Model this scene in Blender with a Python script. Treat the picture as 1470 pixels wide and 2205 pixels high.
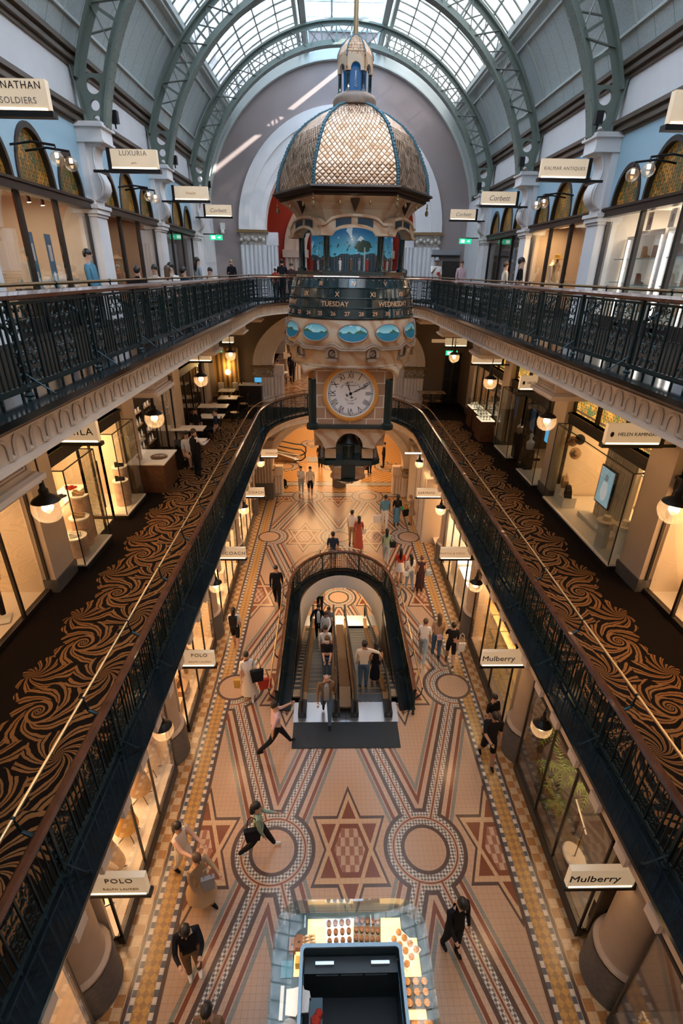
import bpy, math, random
from mathutils import Vector, Matrix
PI=math.pi; sin=math.sin; cos=math.cos
random.seed(7)
for o in list(bpy.data.objects): bpy.data.objects.remove(o)
scene=bpy.context.scene; COL=scene.collection
# ---------------------------------------------------------------- camera, world, sun, exposure
cam_d=bpy.data.cameras.new('camera'); cam=bpy.data.objects.new('camera',cam_d); COL.objects.link(cam); scene.camera=cam
TH,YAW,ROLL,CAMX,CAMZ=0.447,0.026,0.014,-0.473,11.8
F_=Vector((sin(YAW)*cos(TH),cos(YAW)*cos(TH),-sin(TH))); R_=Vector((cos(YAW),-sin(YAW),0)); U_=R_.cross(F_)
R2=cos(ROLL)*R_+sin(ROLL)*U_; U2=-sin(ROLL)*R_+cos(ROLL)*U_
cam.matrix_world=Matrix(((R2.x,U2.x,-F_.x,CAMX),(R2.y,U2.y,-F_.y,0),(R2.z,U2.z,-F_.z,CAMZ),(0,0,0,1)))
cam_d.sensor_fit='VERTICAL'; cam_d.sensor_height=36; cam_d.lens=36*1079.8/2205; cam_d.clip_start=0.05; cam_d.clip_end=300
world=bpy.data.worlds.new('world'); scene.world=world; world.use_nodes=True
wn=world.node_tree.nodes; wl=world.node_tree.links; wn.clear()
wo=wn.new('ShaderNodeOutputWorld'); wb=wn.new('ShaderNodeBackground'); wb.inputs[0].default_value=(.62,.82,1,1); wb.inputs[1].default_value=1.6
wl.new(wb.outputs[0],wo.inputs[0])
def light(name,kind,loc,energy,color,size=None,rot=None,sizey=None,spot=None):
    d=bpy.data.lights.new(name,kind); d.energy=energy; d.color=color
    if kind=='AREA':
        d.shape='RECTANGLE' if sizey else 'SQUARE'; d.size=size
        if sizey: d.size_y=sizey
    elif size is not None and kind!='SUN': d.shadow_soft_size=size
    if kind=='SUN': d.angle=size or .01
    if kind=='SPOT': d.spot_size=spot or 1.2; d.spot_blend=.6
    o=bpy.data.objects.new(name,d); COL.objects.link(o); o.location=loc
    if rot: o.rotation_euler=rot
    return o
sunv=Vector((-4.5,4.0,-2.9)).normalized()
sun=light('sun','SUN',(8,-10,30),14.0,(1,.93,.82),.012); sun.rotation_euler=sunv.to_track_quat('-Z','Y').to_euler()
# area lamp added above the glass roof to act as bright sky
light('sky_lamp','AREA',(0,12,24.5),15500,(.76,.89,1),11,(0,0,0),32)
WARM=(1,.60,.28)
scene.view_settings.view_transform='Standard'; scene.view_settings.look='None'; scene.view_settings.gamma=1
scene.view_settings.use_curve_mapping=False; scene.view_settings.exposure=-0.12
# ---------------------------------------------------------------- main measures (metres)
Z1,Z2=5.5,10.62; XR,XE=3.5,3.15; RH=.95; YW=26.8; DY=4.95
YP=[4.6+DY*k for k in range(-1,5)]     # pier centres, ground and first gallery
YQ=[4.19+DY*k for k in range(-1,5)]    # pier centres, upper gallery
# ---------------------------------------------------------------- materials
MATS={}
def mat(name,color,rough=.5,metal=0.,emit=None,es=0.,noise=0.,ns=8.,bump=0.,trans=0.,alpha=None,spec=None,coat=0.):
    if name in MATS: return MATS[name]
    m=bpy.data.materials.new(name); m.use_nodes=True; MATS[name]=m
    n=m.node_tree.nodes; l=m.node_tree.links; b=n['Principled BSDF']
    b.inputs['Base Color'].default_value=(*color,1); b.inputs['Roughness'].default_value=rough; b.inputs['Metallic'].default_value=metal
    if emit: b.inputs['Emission Color'].default_value=(*emit,1); b.inputs['Emission Strength'].default_value=es
    if spec is not None: b.inputs['Specular IOR Level'].default_value=spec
    if coat: b.inputs['Coat Weight'].default_value=coat
    if noise or bump:
        tc=n.new('ShaderNodeTexCoord'); t=n.new('ShaderNodeTexNoise'); t.inputs['Scale'].default_value=ns; t.inputs['Detail'].default_value=4
        l.new(tc.outputs['Object'],t.inputs['Vector'])
        if noise:
            r=n.new('ShaderNodeValToRGB'); r.color_ramp.elements[0].position=.3; r.color_ramp.elements[1].position=.7
            r.color_ramp.elements[0].color=(*[c*(1-noise) for c in color],1); r.color_ramp.elements[1].color=(*[min(1,c*(1+noise)) for c in color],1)
            l.new(t.outputs[0],r.inputs[0]); l.new(r.outputs[0],b.inputs['Base Color'])
        if bump:
            bp=n.new('ShaderNodeBump'); bp.inputs['Strength'].default_value=bump; bp.inputs['Distance'].default_value=.02
            l.new(t.outputs[0],bp.inputs['Height']); l.new(bp.outputs[0],b.inputs['Normal'])
    return m
def glass(name,color=(1,1,1),refl=.08,rough=.02,haze=0.):
    m=bpy.data.materials.new(name); m.use_nodes=True; n=m.node_tree.nodes; l=m.node_tree.links; n.clear()
    o=n.new('ShaderNodeOutputMaterial'); t=n.new('ShaderNodeBsdfTransparent'); g=n.new('ShaderNodeBsdfGlossy'); x=n.new('ShaderNodeMixShader'); lw=n.new('ShaderNodeLayerWeight')
    t.inputs[0].default_value=(*color,1); g.inputs[1].default_value=rough; lw.inputs[0].default_value=.18
    mm=n.new('ShaderNodeMath'); mm.operation='MULTIPLY_ADD'; mm.inputs[1].default_value=.4; mm.inputs[2].default_value=refl; mm.use_clamp=True
    l.new(lw.outputs['Fresnel'],mm.inputs[0]); l.new(mm.outputs[0],x.inputs[0]); l.new(t.outputs[0],x.inputs[1]); l.new(g.outputs[0],x.inputs[2])
    last=x
    if haze:
        d=n.new('ShaderNodeBsdfTranslucent'); d.inputs[0].default_value=(*color,1); y=n.new('ShaderNodeMixShader'); y.inputs[0].default_value=haze
        l.new(x.outputs[0],y.inputs[1]); l.new(d.outputs[0],y.inputs[2]); last=y
    l.new(last.outputs[0],o.inputs[0]); MATS[name]=m; return m
# tiny expression builder for node maths
class NX:
    def __init__(s,m): s.n=m.node_tree.nodes; s.l=m.node_tree.links; s.tc=s.n.new('ShaderNodeTexCoord'); s.sep=s.n.new('ShaderNodeSeparateXYZ'); s.l.new(s.tc.outputs['Object'],s.sep.inputs[0]); s.x,s.y,s.z=s.sep.outputs
    def m(s,op,a,b=None,c=None,clamp=False):
        q=s.n.new('ShaderNodeMath'); q.operation=op; q.use_clamp=clamp
        for i,v in enumerate((a,b,c)):
            if v is None: continue
            if isinstance(v,(int,float)): q.inputs[i].default_value=v
            else: s.l.new(v,q.inputs[i])
        return q.outputs[0]
    def ramp(s,v,stops):
        r=s.n.new('ShaderNodeValToRGB'); r.color_ramp.interpolation='CONSTANT'; e=r.color_ramp.elements
        while len(e)<len(stops): e.new(.5)
        for k,(p,c) in enumerate(stops): e[k].position=p; e[k].color=(*c,1)
        s.l.new(v,r.inputs[0]); return r.outputs[0]
    def mix(s,f,a,b):
        q=s.n.new('ShaderNodeMix'); q.data_type='RGBA'
        for k,v in ((0,f),(6,a),(7,b)):
            if isinstance(v,tuple): q.inputs[k].default_value=(*v,1)
            elif isinstance(v,(int,float)): q.inputs[k].default_value=v
            else: s.l.new(v,q.inputs[k])
        return q.outputs[2]
    def vec(s,x,y,z=0):
        q=s.n.new('ShaderNodeCombineXYZ')
        for k,v in enumerate((x,y,z)):
            if isinstance(v,(int,float)): q.inputs[k].default_value=v
            else: s.l.new(v,q.inputs[k])
        return q.outputs[0]
    def checker(s,v,sc,a,b):
        q=s.n.new('ShaderNodeTexChecker'); s.l.new(v,q.inputs[0]); q.inputs[3].default_value=sc
        for k,c in ((1,a),(2,b)):
            if isinstance(c,tuple): q.inputs[k].default_value=(*c,1)
            else: s.l.new(c,q.inputs[k])
        return q.outputs[0]
    def noise(s,sc,det=3,v=None):
        q=s.n.new('ShaderNodeTexNoise'); s.l.new(v if v is not None else s.tc.outputs['Object'],q.inputs['Vector']); q.inputs['Scale'].default_value=sc; q.inputs['Detail'].default_value=det; return q.outputs[0]
def newmat(name,rough=.5,metal=0.):
    m=bpy.data.materials.new(name); m.use_nodes=True; MATS[name]=m; b=m.node_tree.nodes['Principled BSDF']; b.inputs['Roughness'].default_value=rough; b.inputs['Metallic'].default_value=metal
    return m,NX(m),b
# ---------------------------------------------------------------- mesh builder
class MB:
    def __init__(s): s.v=[]; s.f=[]; s.mi=[]; s.M=None; s.k=0
    def add(s,vs,fs,k=None):
        o=len(s.v)
        if s.M is not None: vs=[tuple(s.M@Vector(p)) for p in vs]
        s.v+= [tuple(p) for p in vs]; s.f+=[tuple(i+o for i in f) for f in fs]; s.mi+=[s.k if k is None else k]*len(fs)
        return s
    def box(s,x0,y0,z0,x1,y1,z1,k=None):
        return s.add([(x0,y0,z0),(x1,y0,z0),(x1,y1,z0),(x0,y1,z0),(x0,y0,z1),(x1,y0,z1),(x1,y1,z1),(x0,y1,z1)],[(0,3,2,1),(4,5,6,7),(0,1,5,4),(1,2,6,5),(2,3,7,6),(3,0,4,7)],k)
    def bar(s,a,b,w,h,k=None,up=(0,0,1)):
        a=Vector(a); b=Vector(b); d=(b-a).normalized(); u=Vector(up)
        if abs(d.dot(u))>.99: u=Vector((0,1,0))
        r=d.cross(u).normalized(); u=r.cross(d)
        vs=[]
        for p in (a,b):
            for i,j in ((-1,-1),(1,-1),(1,1),(-1,1)): vs.append(p+r*(i*w/2)+u*(j*h/2))
        return s.add(vs,[(0,1,2,3),(7,6,5,4),(0,4,5,1),(1,5,6,2),(2,6,7,3),(3,7,4,0)],k)
    def lathe(s,prof,c=(0,0,0),n=24,k=None,a0=0,a1=2*PI,sx=1,sy=1,rot=0):
        full=abs(a1-a0-2*PI)<1e-6; m=n if full else n+1; vs=[]
        for r,z in prof:
            for i in range(m):
                a=a0+(a1-a0)*i/n+rot; vs.append((c[0]+r*cos(a)*sx,c[1]+r*sin(a)*sy,c[2]+z))
        fs=[]
        for j in range(len(prof)-1):
            for i in range(n):
                i2=(i+1)%m if full else i+1
                fs.append((j*m+i,j*m+i2,(j+1)*m+i2,(j+1)*m+i))
        return s.add(vs,fs,k)
    def cyl(s,a,b,r,n=10,k=None,r2=None,cap=True):
        return s.tube([a,b],[r,r if r2 is None else r2],n,k,cap)
    def tube(s,pts,r,n=6,k=None,cap=True,closed=False):
        P=[Vector(p) for p in pts]; m=len(P); rr=r if isinstance(r,(list,tuple)) else [r]*m; vs=[]; prev=None
        for i,p in enumerate(P):
            d=(P[(i+1)%m]-P[i-1]) if (closed or 0<i<m-1) else (P[1]-P[0] if i==0 else P[-1]-P[-2])
            if d.length<1e-9: d=Vector((0,0,1))
            d.normalize()
            if prev is None:
                u=Vector((0,0,1)) if abs(d.z)<.9 else Vector((1,0,0)); u=(u-d*u.dot(d)).normalized()
            else:
                u=prev-d*prev.dot(d); u=u.normalized() if u.length>1e-6 else Vector((1,0,0))
            prev=u; w=d.cross(u)
            for j in range(n):
                a=2*PI*j/n; vs.append(p+(u*cos(a)+w*sin(a))*rr[i])
        fs=[]
        for i in range(m if closed else m-1):
            i2=(i+1)%m
            for j in range(n): fs.append((i*n+j,i*n+(j+1)%n,i2*n+(j+1)%n,i2*n+j))
        if cap and not closed: fs.append(tuple(range(n))[::-1]); fs.append(tuple((m-1)*n+j for j in range(n)))
        return s.add(vs,fs,k)
    def prism(s,poly,a,b,ax='z',k=None):
        def P(u,v,w): return {'z':(u,v,w),'y':(u,w,v),'x':(w,u,v)}[ax]
        n=len(poly); vs=[P(u,v,a) for u,v in poly]+[P(u,v,b) for u,v in poly]
        return s.add(vs,[tuple(range(n))[::-1],tuple(range(n,2*n))]+[(i,(i+1)%n,n+(i+1)%n,n+i) for i in range(n)],k)
    def sph(s,c,r,n=10,k=None,sz=1,sx=1,sy=1,t0=0,t1=PI):
        m=max(4,n//2+1); prof=[(r*sin(t0+(t1-t0)*i/m),-r*sz*cos(t0+(t1-t0)*i/m)) for i in range(m+1)]
        return s.lathe(prof,c,n,k,sx=sx,sy=sy)
    def sweep(s,prof,path,k=None,closed=False):
        # prof: (offset outwards, z); path: list of (x,y,nx,ny)
        m=len(prof); vs=[]; L=len(path)
        for x,y,nx,ny in path:
            for o,z in prof: vs.append((x+nx*o,y+ny*o,z))
        fs=[]
        for i in range(L if closed else L-1):
            i2=(i+1)%L
            for j in range(m-1): fs.append((i*m+j,i2*m+j,i2*m+j+1,i*m+j+1))
        return s.add(vs,fs,k)
    def arch(s,cx,cz,r0,r1,y0,y1,a0=0,a1=PI,n=24,k=None,sz=1):
        vs=[]
        for i in range(n+1):
            a=a0+(a1-a0)*i/n
            for r,y in ((r0,y0),(r1,y0),(r1,y1),(r0,y1)): vs.append((cx+r*cos(a),y,cz+r*sin(a)*sz))
        fs=[]
        for i in range(n):
            for j in range(4): fs.append((i*4+j,i*4+(j+1)%4,i*4+4+(j+1)%4,i*4+4+j))
        fs+=[(0,1,2,3),tuple(n*4+j for j in (3,2,1,0))]
        return s.add(vs,fs,k)
    def archhole(s,x0,x1,z0,z1,cx,r,zs,y0,y1,n=20,k=None,rz=None):
        # wall slab x0..x1, z0..z1 with an arched opening (springing zs, radius r)
        rz=rz or r
        s.box(x0,y0,z0,cx-r,y1,z1,k); s.box(cx+r,y0,z0,x1,y1,z1,k)
        for i in range(n):
            a=PI-PI*i/n; b=PI-PI*(i+1)/n
            xa,za,xb,zb=cx+r*cos(a),zs+rz*sin(a),cx+r*cos(b),zs+rz*sin(b)
            s.add([(xa,y0,za),(xb,y0,zb),(xb,y0,z1),(xa,y0,z1),(xa,y1,za),(xb,y1,zb),(xb,y1,z1),(xa,y1,z1)],[(0,1,2,3),(7,6,5,4),(0,4,5,1)],k)
        return s
    def build(s,name,mats,parent=None,loc=(0,0,0),rotz=0,smooth=True):
        me=bpy.data.meshes.new(name); me.from_pydata(s.v,[],s.f)
        if not isinstance(mats,(list,tuple)): mats=[mats]
        for m in mats: me.materials.append(m)
        if len(mats)>1: me.polygons.foreach_set('material_index',s.mi)
        if smooth and me.polygons:
            me.polygons.foreach_set('use_smooth',[True]*len(me.polygons)); me.set_sharp_from_angle(angle=.6)
        me.update(); o=bpy.data.objects.new(name,me); COL.objects.link(o); o.location=loc; o.rotation_euler=(0,0,rotz)
        if parent: o.parent=parent
        return o
def tag(o,label,cat,group=None,kind=None):
    o['label']=label; o['category']=cat
    if group: o['group']=group
    if kind: o['kind']=kind
    return o
def thing(name,label,cat,loc=(0,0,0),rotz=0,group=None):
    o=bpy.data.objects.new(name,None); COL.objects.link(o); o.location=loc; o.rotation_euler=(0,0,rotz); o.empty_display_size=.2
    return tag(o,label,cat,group)
def st(o,label=None,cat=None):
    o['kind']='structure'
    if label: o['label']=label
    if cat: o['category']=cat
    return o
def dup(o,loc=None,rotz=None,label=None,parent=None,group=None):
    c=o.copy(); COL.objects.link(c)
    if parent is not None: c.parent=parent
    if loc is not None: c.location=loc
    if rotz is not None: c.rotation_euler=(0,0,rotz)
    if label: c['label']=label
    if group: c['group']=group
    for ch in list(o.children): dup(ch,parent=c)
    return c
def text(s,size,mat_,parent,loc,rot=(PI/2,0,0),ext=.004,shear=0,name='lettering',align='CENTER',sx=1,spacing=1,bold=0):
    cu=bpy.data.curves.new(name,'FONT'); cu.body=s; cu.size=size; cu.extrude=ext; cu.align_x=align; cu.align_y='CENTER'; cu.shear=shear; cu.space_character=spacing; cu.offset=bold; cu.resolution_u=3
    t=bpy.data.objects.new(name,cu); me=bpy.data.meshes.new_from_object(t); bpy.data.objects.remove(t); bpy.data.curves.remove(cu)
    me.materials.clear(); me.materials.append(mat_)
    o=bpy.data.objects.new(name,me); COL.objects.link(o); o.location=loc; o.rotation_euler=rot; o.scale=(sx,1,1)
    if parent: o.parent=parent
    return o
# ================================================================ materials used everywhere
M=dict(
 teal=mat('painted_iron',(.012,.03,.036),.35,.5), black=mat('black_metal',(.012,.012,.014),.4,.3), marble=mat('dark_marble',(.006,.011,.014),.12,0,noise=.4,ns=3,spec=.45),
 mahog=mat('mahogany',(.10,.035,.018),.25,noise=.3,ns=5,coat=.5), brass=mat('brass',(.62,.42,.2),.28,.9), brassd=mat('aged_brass',(.28,.19,.10),.35,.8),
 cream=mat('cream_plaster',(.76,.65,.55),.6,noise=.05,ns=3), white=mat('white_plaster',(.72,.72,.74),.6,noise=.03,ns=2), pier=mat('tan_plaster',(.55,.45,.36),.6,noise=.04,ns=2),
 bluew=mat('pale_blue_plaster',(.34,.52,.64),.6), purple=mat('mauve_plaster',(.30,.25,.25),.75,noise=.05,ns=1), brownw=mat('brown_plaster',(.17,.12,.085),.7),
 mould=mat('bronze_moulding',(.13,.10,.075),.35,.2), olive=mat('olive_rib_paint',(.16,.20,.18),.45), trim_w=mat('pale_trim',(.50,.56,.55),.5), soff=mat('soffit_plaster',(.55,.45,.35),.7),
 dark=mat('dark_timber',(.02,.016,.014),.35), red=mat('red_plaster',(.45,.045,.02),.6), steel=mat('brushed_steel',(.55,.57,.60),.28,.9), rubber=mat('black_rubber',(.01,.011,.013),.45),
 plinth=mat('grey_stone_plinth',(.10,.095,.095),.35,noise=.2,ns=12), stone=mat('column_stone',(.44,.36,.30),.5,noise=.06,ns=4), wood=mat('walnut',(.12,.05,.025),.35,noise=.3,ns=9),
 wood2=mat('pale_oak',(.42,.26,.13),.4,noise=.2,ns=9), paper=mat('white_card',(.8,.79,.76),.6), ink=mat('black_ink',(.015,.015,.02),.5), gold=mat('gold_leaf',(.75,.5,.28),.3,.7),
 lampg=mat('lamp_glow',(1,.8,.6),.4,emit=(1,.66,.38),es=14), strip=mat('light_strip',(1,.85,.7),.4,emit=(1,.78,.55),es=9), stripc=mat('cool_light_strip',(1,.95,.9),.4,emit=(1,.93,.85),es=8),
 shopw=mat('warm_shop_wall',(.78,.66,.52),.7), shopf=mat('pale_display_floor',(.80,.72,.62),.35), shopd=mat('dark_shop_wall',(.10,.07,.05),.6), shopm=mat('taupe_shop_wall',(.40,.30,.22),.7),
 skin=mat('skin',(.52,.30,.21),.55), skin2=mat('tan_skin',(.36,.2,.13),.55), hairb=mat('black_hair',(.012,.01,.01),.45), hairn=mat('brown_hair',(.09,.045,.025),.5), hairy=mat('fair_hair',(.38,.24,.12),.5),
 cblack=mat('black_cloth',(.014,.014,.018),.85), cwhite=mat('white_cloth',(.74,.71,.68),.85), cgrey=mat('grey_cloth',(.28,.28,.30),.85), cnavy=mat('navy_cloth',(.02,.035,.07),.85), cblue=mat('blue_cloth',(.10,.25,.36),.85),
 cjean=mat('denim',(.08,.14,.22),.85), cljean=mat('pale_denim',(.33,.40,.47),.85), cred=mat('red_cloth',(.42,.045,.03),.85), crust=mat('rust_cloth',(.38,.09,.06),.85), ctan=mat('tan_cloth',(.42,.28,.16),.85), cpink=mat('pink_cloth',(.60,.42,.46),.85),
 cgreen=mat('sage_cloth',(.27,.36,.28),.85), cbrown=mat('brown_cloth',(.20,.12,.07),.85), ccream=mat('cream_cloth',(.66,.56,.45),.85), cfloral=mat('dark_floral_cloth',(.06,.03,.03),.85,noise=.9,ns=30), cyel=mat('mustard_cloth',(.55,.33,.06),.8), cgreenb=mat('green_cloth',(.02,.35,.12),.7),
 leaf=mat('palm_leaf',(.16,.26,.06),.5,noise=.3,ns=12), terr=mat('rock',(.12,.09,.06),.8,noise=.4,ns=10), screen=mat('blue_screen',(.02,.1,.2),.3,emit=(.08,.35,.6),es=1.2), exitg=mat('exit_green',(.02,.3,.15),.4,emit=(.02,.5,.25),es=1.5),
 spark=mat('glassware',(.85,.83,.8),.1,.3), food=mat('pastry',(.45,.22,.08),.6,noise=.4,ns=30), choc=mat('chocolate_pastry',(.10,.04,.02),.5,noise=.5,ns=30), carpetd=mat('dark_carpet',(.022,.016,.012),.95),
 bluep=mat('blue_panel',(.05,.25,.38),.4), tealw=mat('glass_edge',(.25,.42,.42),.2), lowerf=mat('lower_tiles',(.5,.3,.15),.4),
)
for k_ in M:
    if MATS[M[k_].name].node_tree.nodes['Principled BSDF'].inputs['Roughness'].default_value>=.84: M[k_].node_tree.nodes['Principled BSDF'].inputs['Specular IOR Level'].default_value=.12
G=glass('clear_glass',(1,1,1),.025); GC=glass('case_glass',(.95,.98,.97),.03); GG=glass('globe_glass',(1,.93,.85),.10,.05,.05); GR=glass('balustrade_glass',(.75,.7,.6),.12)
def colmat(name,rgb,rough=.8,metal=0): return mat(name,rgb,rough,metal)
# frosted roof glass : lets daylight through, spreads it
def roofglass(name,tint,haze,tiles=0):
    m=bpy.data.materials.new(name); m.use_nodes=True; n=m.node_tree.nodes; l=m.node_tree.links; n.clear(); MATS[name]=m
    o=n.new('ShaderNodeOutputMaterial'); t=n.new('ShaderNodeBsdfTransparent'); d=n.new('ShaderNodeBsdfTranslucent'); x=n.new('ShaderNodeMixShader'); tc=n.new('ShaderNodeTexCoord'); nz=n.new('ShaderNodeTexNoise')
    nz.inputs['Scale'].default_value=2.2; l.new(tc.outputs['Object'],nz.inputs['Vector']); r=n.new('ShaderNodeValToRGB'); r.color_ramp.elements[0].position=.35; r.color_ramp.elements[1].position=.68
    r.color_ramp.elements[0].color=(*[c*.38 for c in tint],1); r.color_ramp.elements[1].color=(*tint,1); l.new(nz.outputs[0],r.inputs[0])
    l.new(r.outputs[0],d.inputs[0]); l.new(r.outputs[0],t.inputs[0]); x.inputs[0].default_value=haze; l.new(t.outputs[0],x.inputs[1]); l.new(d.outputs[0],x.inputs[2]); l.new(x.outputs[0],o.inputs[0]); return m
RG=roofglass('vault_glass',(.60,.57,.58),.90); SG=roofglass('lantern_glass',(.85,.92,1),.85)
# leaded stained glass; the shop light behind it is painted in as emission
def stained(name,e,g):
    m,x,b=newmat(name,.3)
    bk=x.n.new('ShaderNodeTexBrick'); x.l.new(x.vec(x.m('MULTIPLY',x.z,1),x.m('MULTIPLY',x.y,1)),bk.inputs['Vector']); bk.offset=.5
    bk.inputs['Scale'].default_value=1; bk.inputs['Mortar Size'].default_value=.007; bk.inputs['Brick Width'].default_value=.15; bk.inputs['Row Height'].default_value=.075; bk.inputs['Mortar'].default_value=(.005,.005,.005,1)
    bk.inputs['Color1'].default_value=(.62*g,.24*g,.03*g,1); bk.inputs['Color2'].default_value=(.10*g,.19*g,.07*g,1); 
    c=bk.outputs[0]; nz=x.noise(4.0,2); c2=x.mix(x.m('GREATER_THAN',nz,.56),c,(.75*g,.36*g,.06*g)); c2=x.mix(x.m('GREATER_THAN',bk.outputs[1],.5),c2,(.004,.004,.004))
    x.l.new(c2,b.inputs['Base Color']); x.l.new(c2,b.inputs['Emission Color']); b.inputs['Emission Strength'].default_value=e; return m
ST1=stained('stained_glass',1.6,1); ST2=stained('stained_glass_upper',.35,.42)
# pressed-tin vault panels
def panelmat():
    m,x,b=newmat('patterned_vault_panel',.5)
    nz=x.noise(26,5); c=x.mix(nz,(.30,.38,.40),(.62,.70,.71)); f=x.m('FRACT',x.m('MULTIPLY',x.y,1.6)); g=x.m('LESS_THAN',f,.025)
    c=x.mix(g,c,(.16,.22,.24)); x.l.new(c,b.inputs['Base Color']); bp=x.n.new('ShaderNodeBump'); bp.inputs['Strength'].default_value=.7; bp.inputs['Distance'].default_value=.02; x.l.new(nz,bp.inputs['Height']); x.l.new(bp.outputs[0],b.inputs['Normal']); return m
PANEL=panelmat()
# ---- the mosaic floor
def mosaic():
    m,x,b=newmat('mosaic_floor',.22)
    a,dY,YA=1.72,4.95,6.93
    pale=(.50,.33,.22); dark=(.055,.04,.038); hot=None; maroon=(.17,.045,.022); teal=(.20,.22,.20); pink=(.52,.36,.26)
    # tesserae
    tile=x.m('MAXIMUM',x.m('GREATER_THAN',x.m('FRACT',x.m('MULTIPLY',x.x,9)),.93),x.m('GREATER_THAN',x.m('FRACT',x.m('MULTIPLY',x.y,9)),.93))
    hound=x.checker(x.vec(x.m('ADD',x.x,x.y),x.m('SUBTRACT',x.x,x.y)),14,(.62,.58,.52),(.10,.11,.11))
    def fold(v,p,off=0):
        t=x.m('FLOORED_MODULO',x.m('SUBTRACT',v,off),2*p); return x.m('SUBTRACT',p,x.m('ABSOLUTE',x.m('SUBTRACT',t,p)))
    fx=fold(x.x,a); fy=fold(x.y,dY,YA)
    def hyp(u,v): return x.m('SQRT',x.m('ADD',x.m('MULTIPLY',u,u),x.m('MULTIPLY',v,v)))
    r=x.m('ADD',x.m('MINIMUM',hyp(x.m('SUBTRACT',a,fx),fy),hyp(fx,x.m('SUBTRACT',dY,fy))),x.m('MULTIPLY',x.m('GREATER_THAN',x.m('ABSOLUTE',x.x),4.1),9))
    s=x.m('ADD',x.m('DIVIDE',fx,a),x.m('DIVIDE',fy,dY)); nrm=math.sqrt(1/a**2+1/dY**2)
    dd=x.m('DIVIDE',x.m('ABSOLUTE',x.m('SUBTRACT',s,1)),nrm)
    inner=x.ramp(r,[(0,pale),(.465,dark),(.552,hot or (.34,.31,.29)),(.675,pink),(.70,maroon)])
    innerh=x.m('MULTIPLY',x.m('GREATER_THAN',r,.552),x.m('LESS_THAN',r,.675))
    inner=x.mix(innerh,inner,hound)
    D=x.m('MINIMUM',dd,x.m('ABSOLUTE',x.m('SUBTRACT',r,.717)))
    net=x.ramp(D,[(0,maroon),(.018,pink),(.05,(.34,.31,.29)),(.137,dark)])
    neth=x.m('MULTIPLY',x.m('GREATER_THAN',D,.05),x.m('LESS_THAN',D,.137)); net=x.mix(neth,net,hound)
    out=x.ramp(dd,[(0,pink),(.335,maroon),(.417,pink),(.44,teal),(.52,pale)])
    # stars (stretched hexagrams)
    sw=x.m('GREATER_THAN',s,1)
    def lerp(p,q): return x.m('ADD',x.m('MULTIPLY',p,x.m('SUBTRACT',1,sw)),x.m('MULTIPLY',q,sw))
    u=lerp(fx,x.m('SUBTRACT',a,fx)); v=x.m('DIVIDE',lerp(fy,x.m('SUBTRACT',dY,fy)),1.56)
    k=.8660; R=.83; h=R/2
    # up triangle: normals (0,-1),(±k,.5); down triangle mirrored
    t1=x.m('MAXIMUM',x.m('MULTIPLY',v,-1),x.m('ADD',x.m('MULTIPLY',u,k),x.m('MULTIPLY',v,.5)))
    t2=x.m('MAXIMUM',v,x.m('SUBTRACT',x.m('MULTIPLY',u,k),x.m('MULTIPLY',v,.5)))
    mn=x.m('MINIMUM',t1,t2); mx=x.m('MAXIMUM',t1,t2)
    e=x.m('MINIMUM',x.m('ABSOLUTE',x.m('SUBTRACT',t1,h)),x.m('ABSOLUTE',x.m('SUBTRACT',t2,h)))
    star=x.ramp(mn,[(0,maroon),(h,dark),(h+.085,(.34,.31,.29))]); inhex=x.m('LESS_THAN',mx,h-.11)
    lattice=x.checker(x.vec(x.m('MULTIPLY',x.x,2),x.y),5,(.52,.36,.26),(.30,.13,.08))
    star=x.mix(inhex,star,lattice)
    light_=x.m('MULTIPLY',x.m('LESS_THAN',e,.038),x.m('LESS_THAN',mn,h+.038)); star=x.mix(light_,star,(.56,.37,.22))
    col=x.mix(x.m('LESS_THAN',mn,h+.085),out,star)
    col=x.mix(x.m('LESS_THAN',D,.23),col,net)
    inside=x.m('LESS_THAN',r,.717); col=x.mix(inside,col,inner)
    # side strips
    ax=x.m('ABSOLUTE',x.x)
    wb=x.checker(x.vec(x.y,x.y,x.y),9.5,(.66,.60,.52),(.06,.10,.14))
    dia=x.checker(x.vec(x.m('ADD',x.x,x.y),x.m('SUBTRACT',x.x,x.y)),6.5,(.55,.31,.09),(.36,.20,.08))
    chk=x.checker(x.vec(x.x,x.y,.5),5.6,(.62,.43,.24),(.40,.19,.06))
    str_=x.ramp(x.m('DIVIDE',ax,10),[(0,dark),(.354,(.4,.38,.34)),(.362,(.5,.5,.5)),(.393,(.4,.38,.34)),(.401,dark)])
    iswb=x.m('MAXIMUM',x.m('MULTIPLY',x.m('GREATER_THAN',ax,3.54),x.m('LESS_THAN',ax,3.62)),x.m('MULTIPLY',x.m('GREATER_THAN',ax,3.93),x.m('LESS_THAN',ax,4.01)))
    str_=x.mix(iswb,str_,wb); isd=x.m('MULTIPLY',x.m('GREATER_THAN',ax,3.62),x.m('LESS_THAN',ax,3.93)); str_=x.mix(isd,str_,dia)
    str_=x.mix(x.m('GREATER_THAN',ax,4.09),str_,chk)
    disc=x.m('LESS_THAN',r,.552); useS=x.m('MULTIPLY',x.m('GREATER_THAN',ax,3.46),x.m('SUBTRACT',1,disc))
    col=x.mix(useS,col,str_)
    # beyond the last row: cross bands and chequers
    yy=x.m('DIVIDE',x.m('SUBTRACT',x.y,26.6),20,clamp=True)
    far=x.ramp(yy,[(0,dark),(.006,(.34,.31,.29)),(.03,dark),(.036,(.5,.5,.5)),(.082,dark),(.088,(.34,.31,.29)),(.112,dark),(.118,(.5,.5,.5))])
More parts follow.
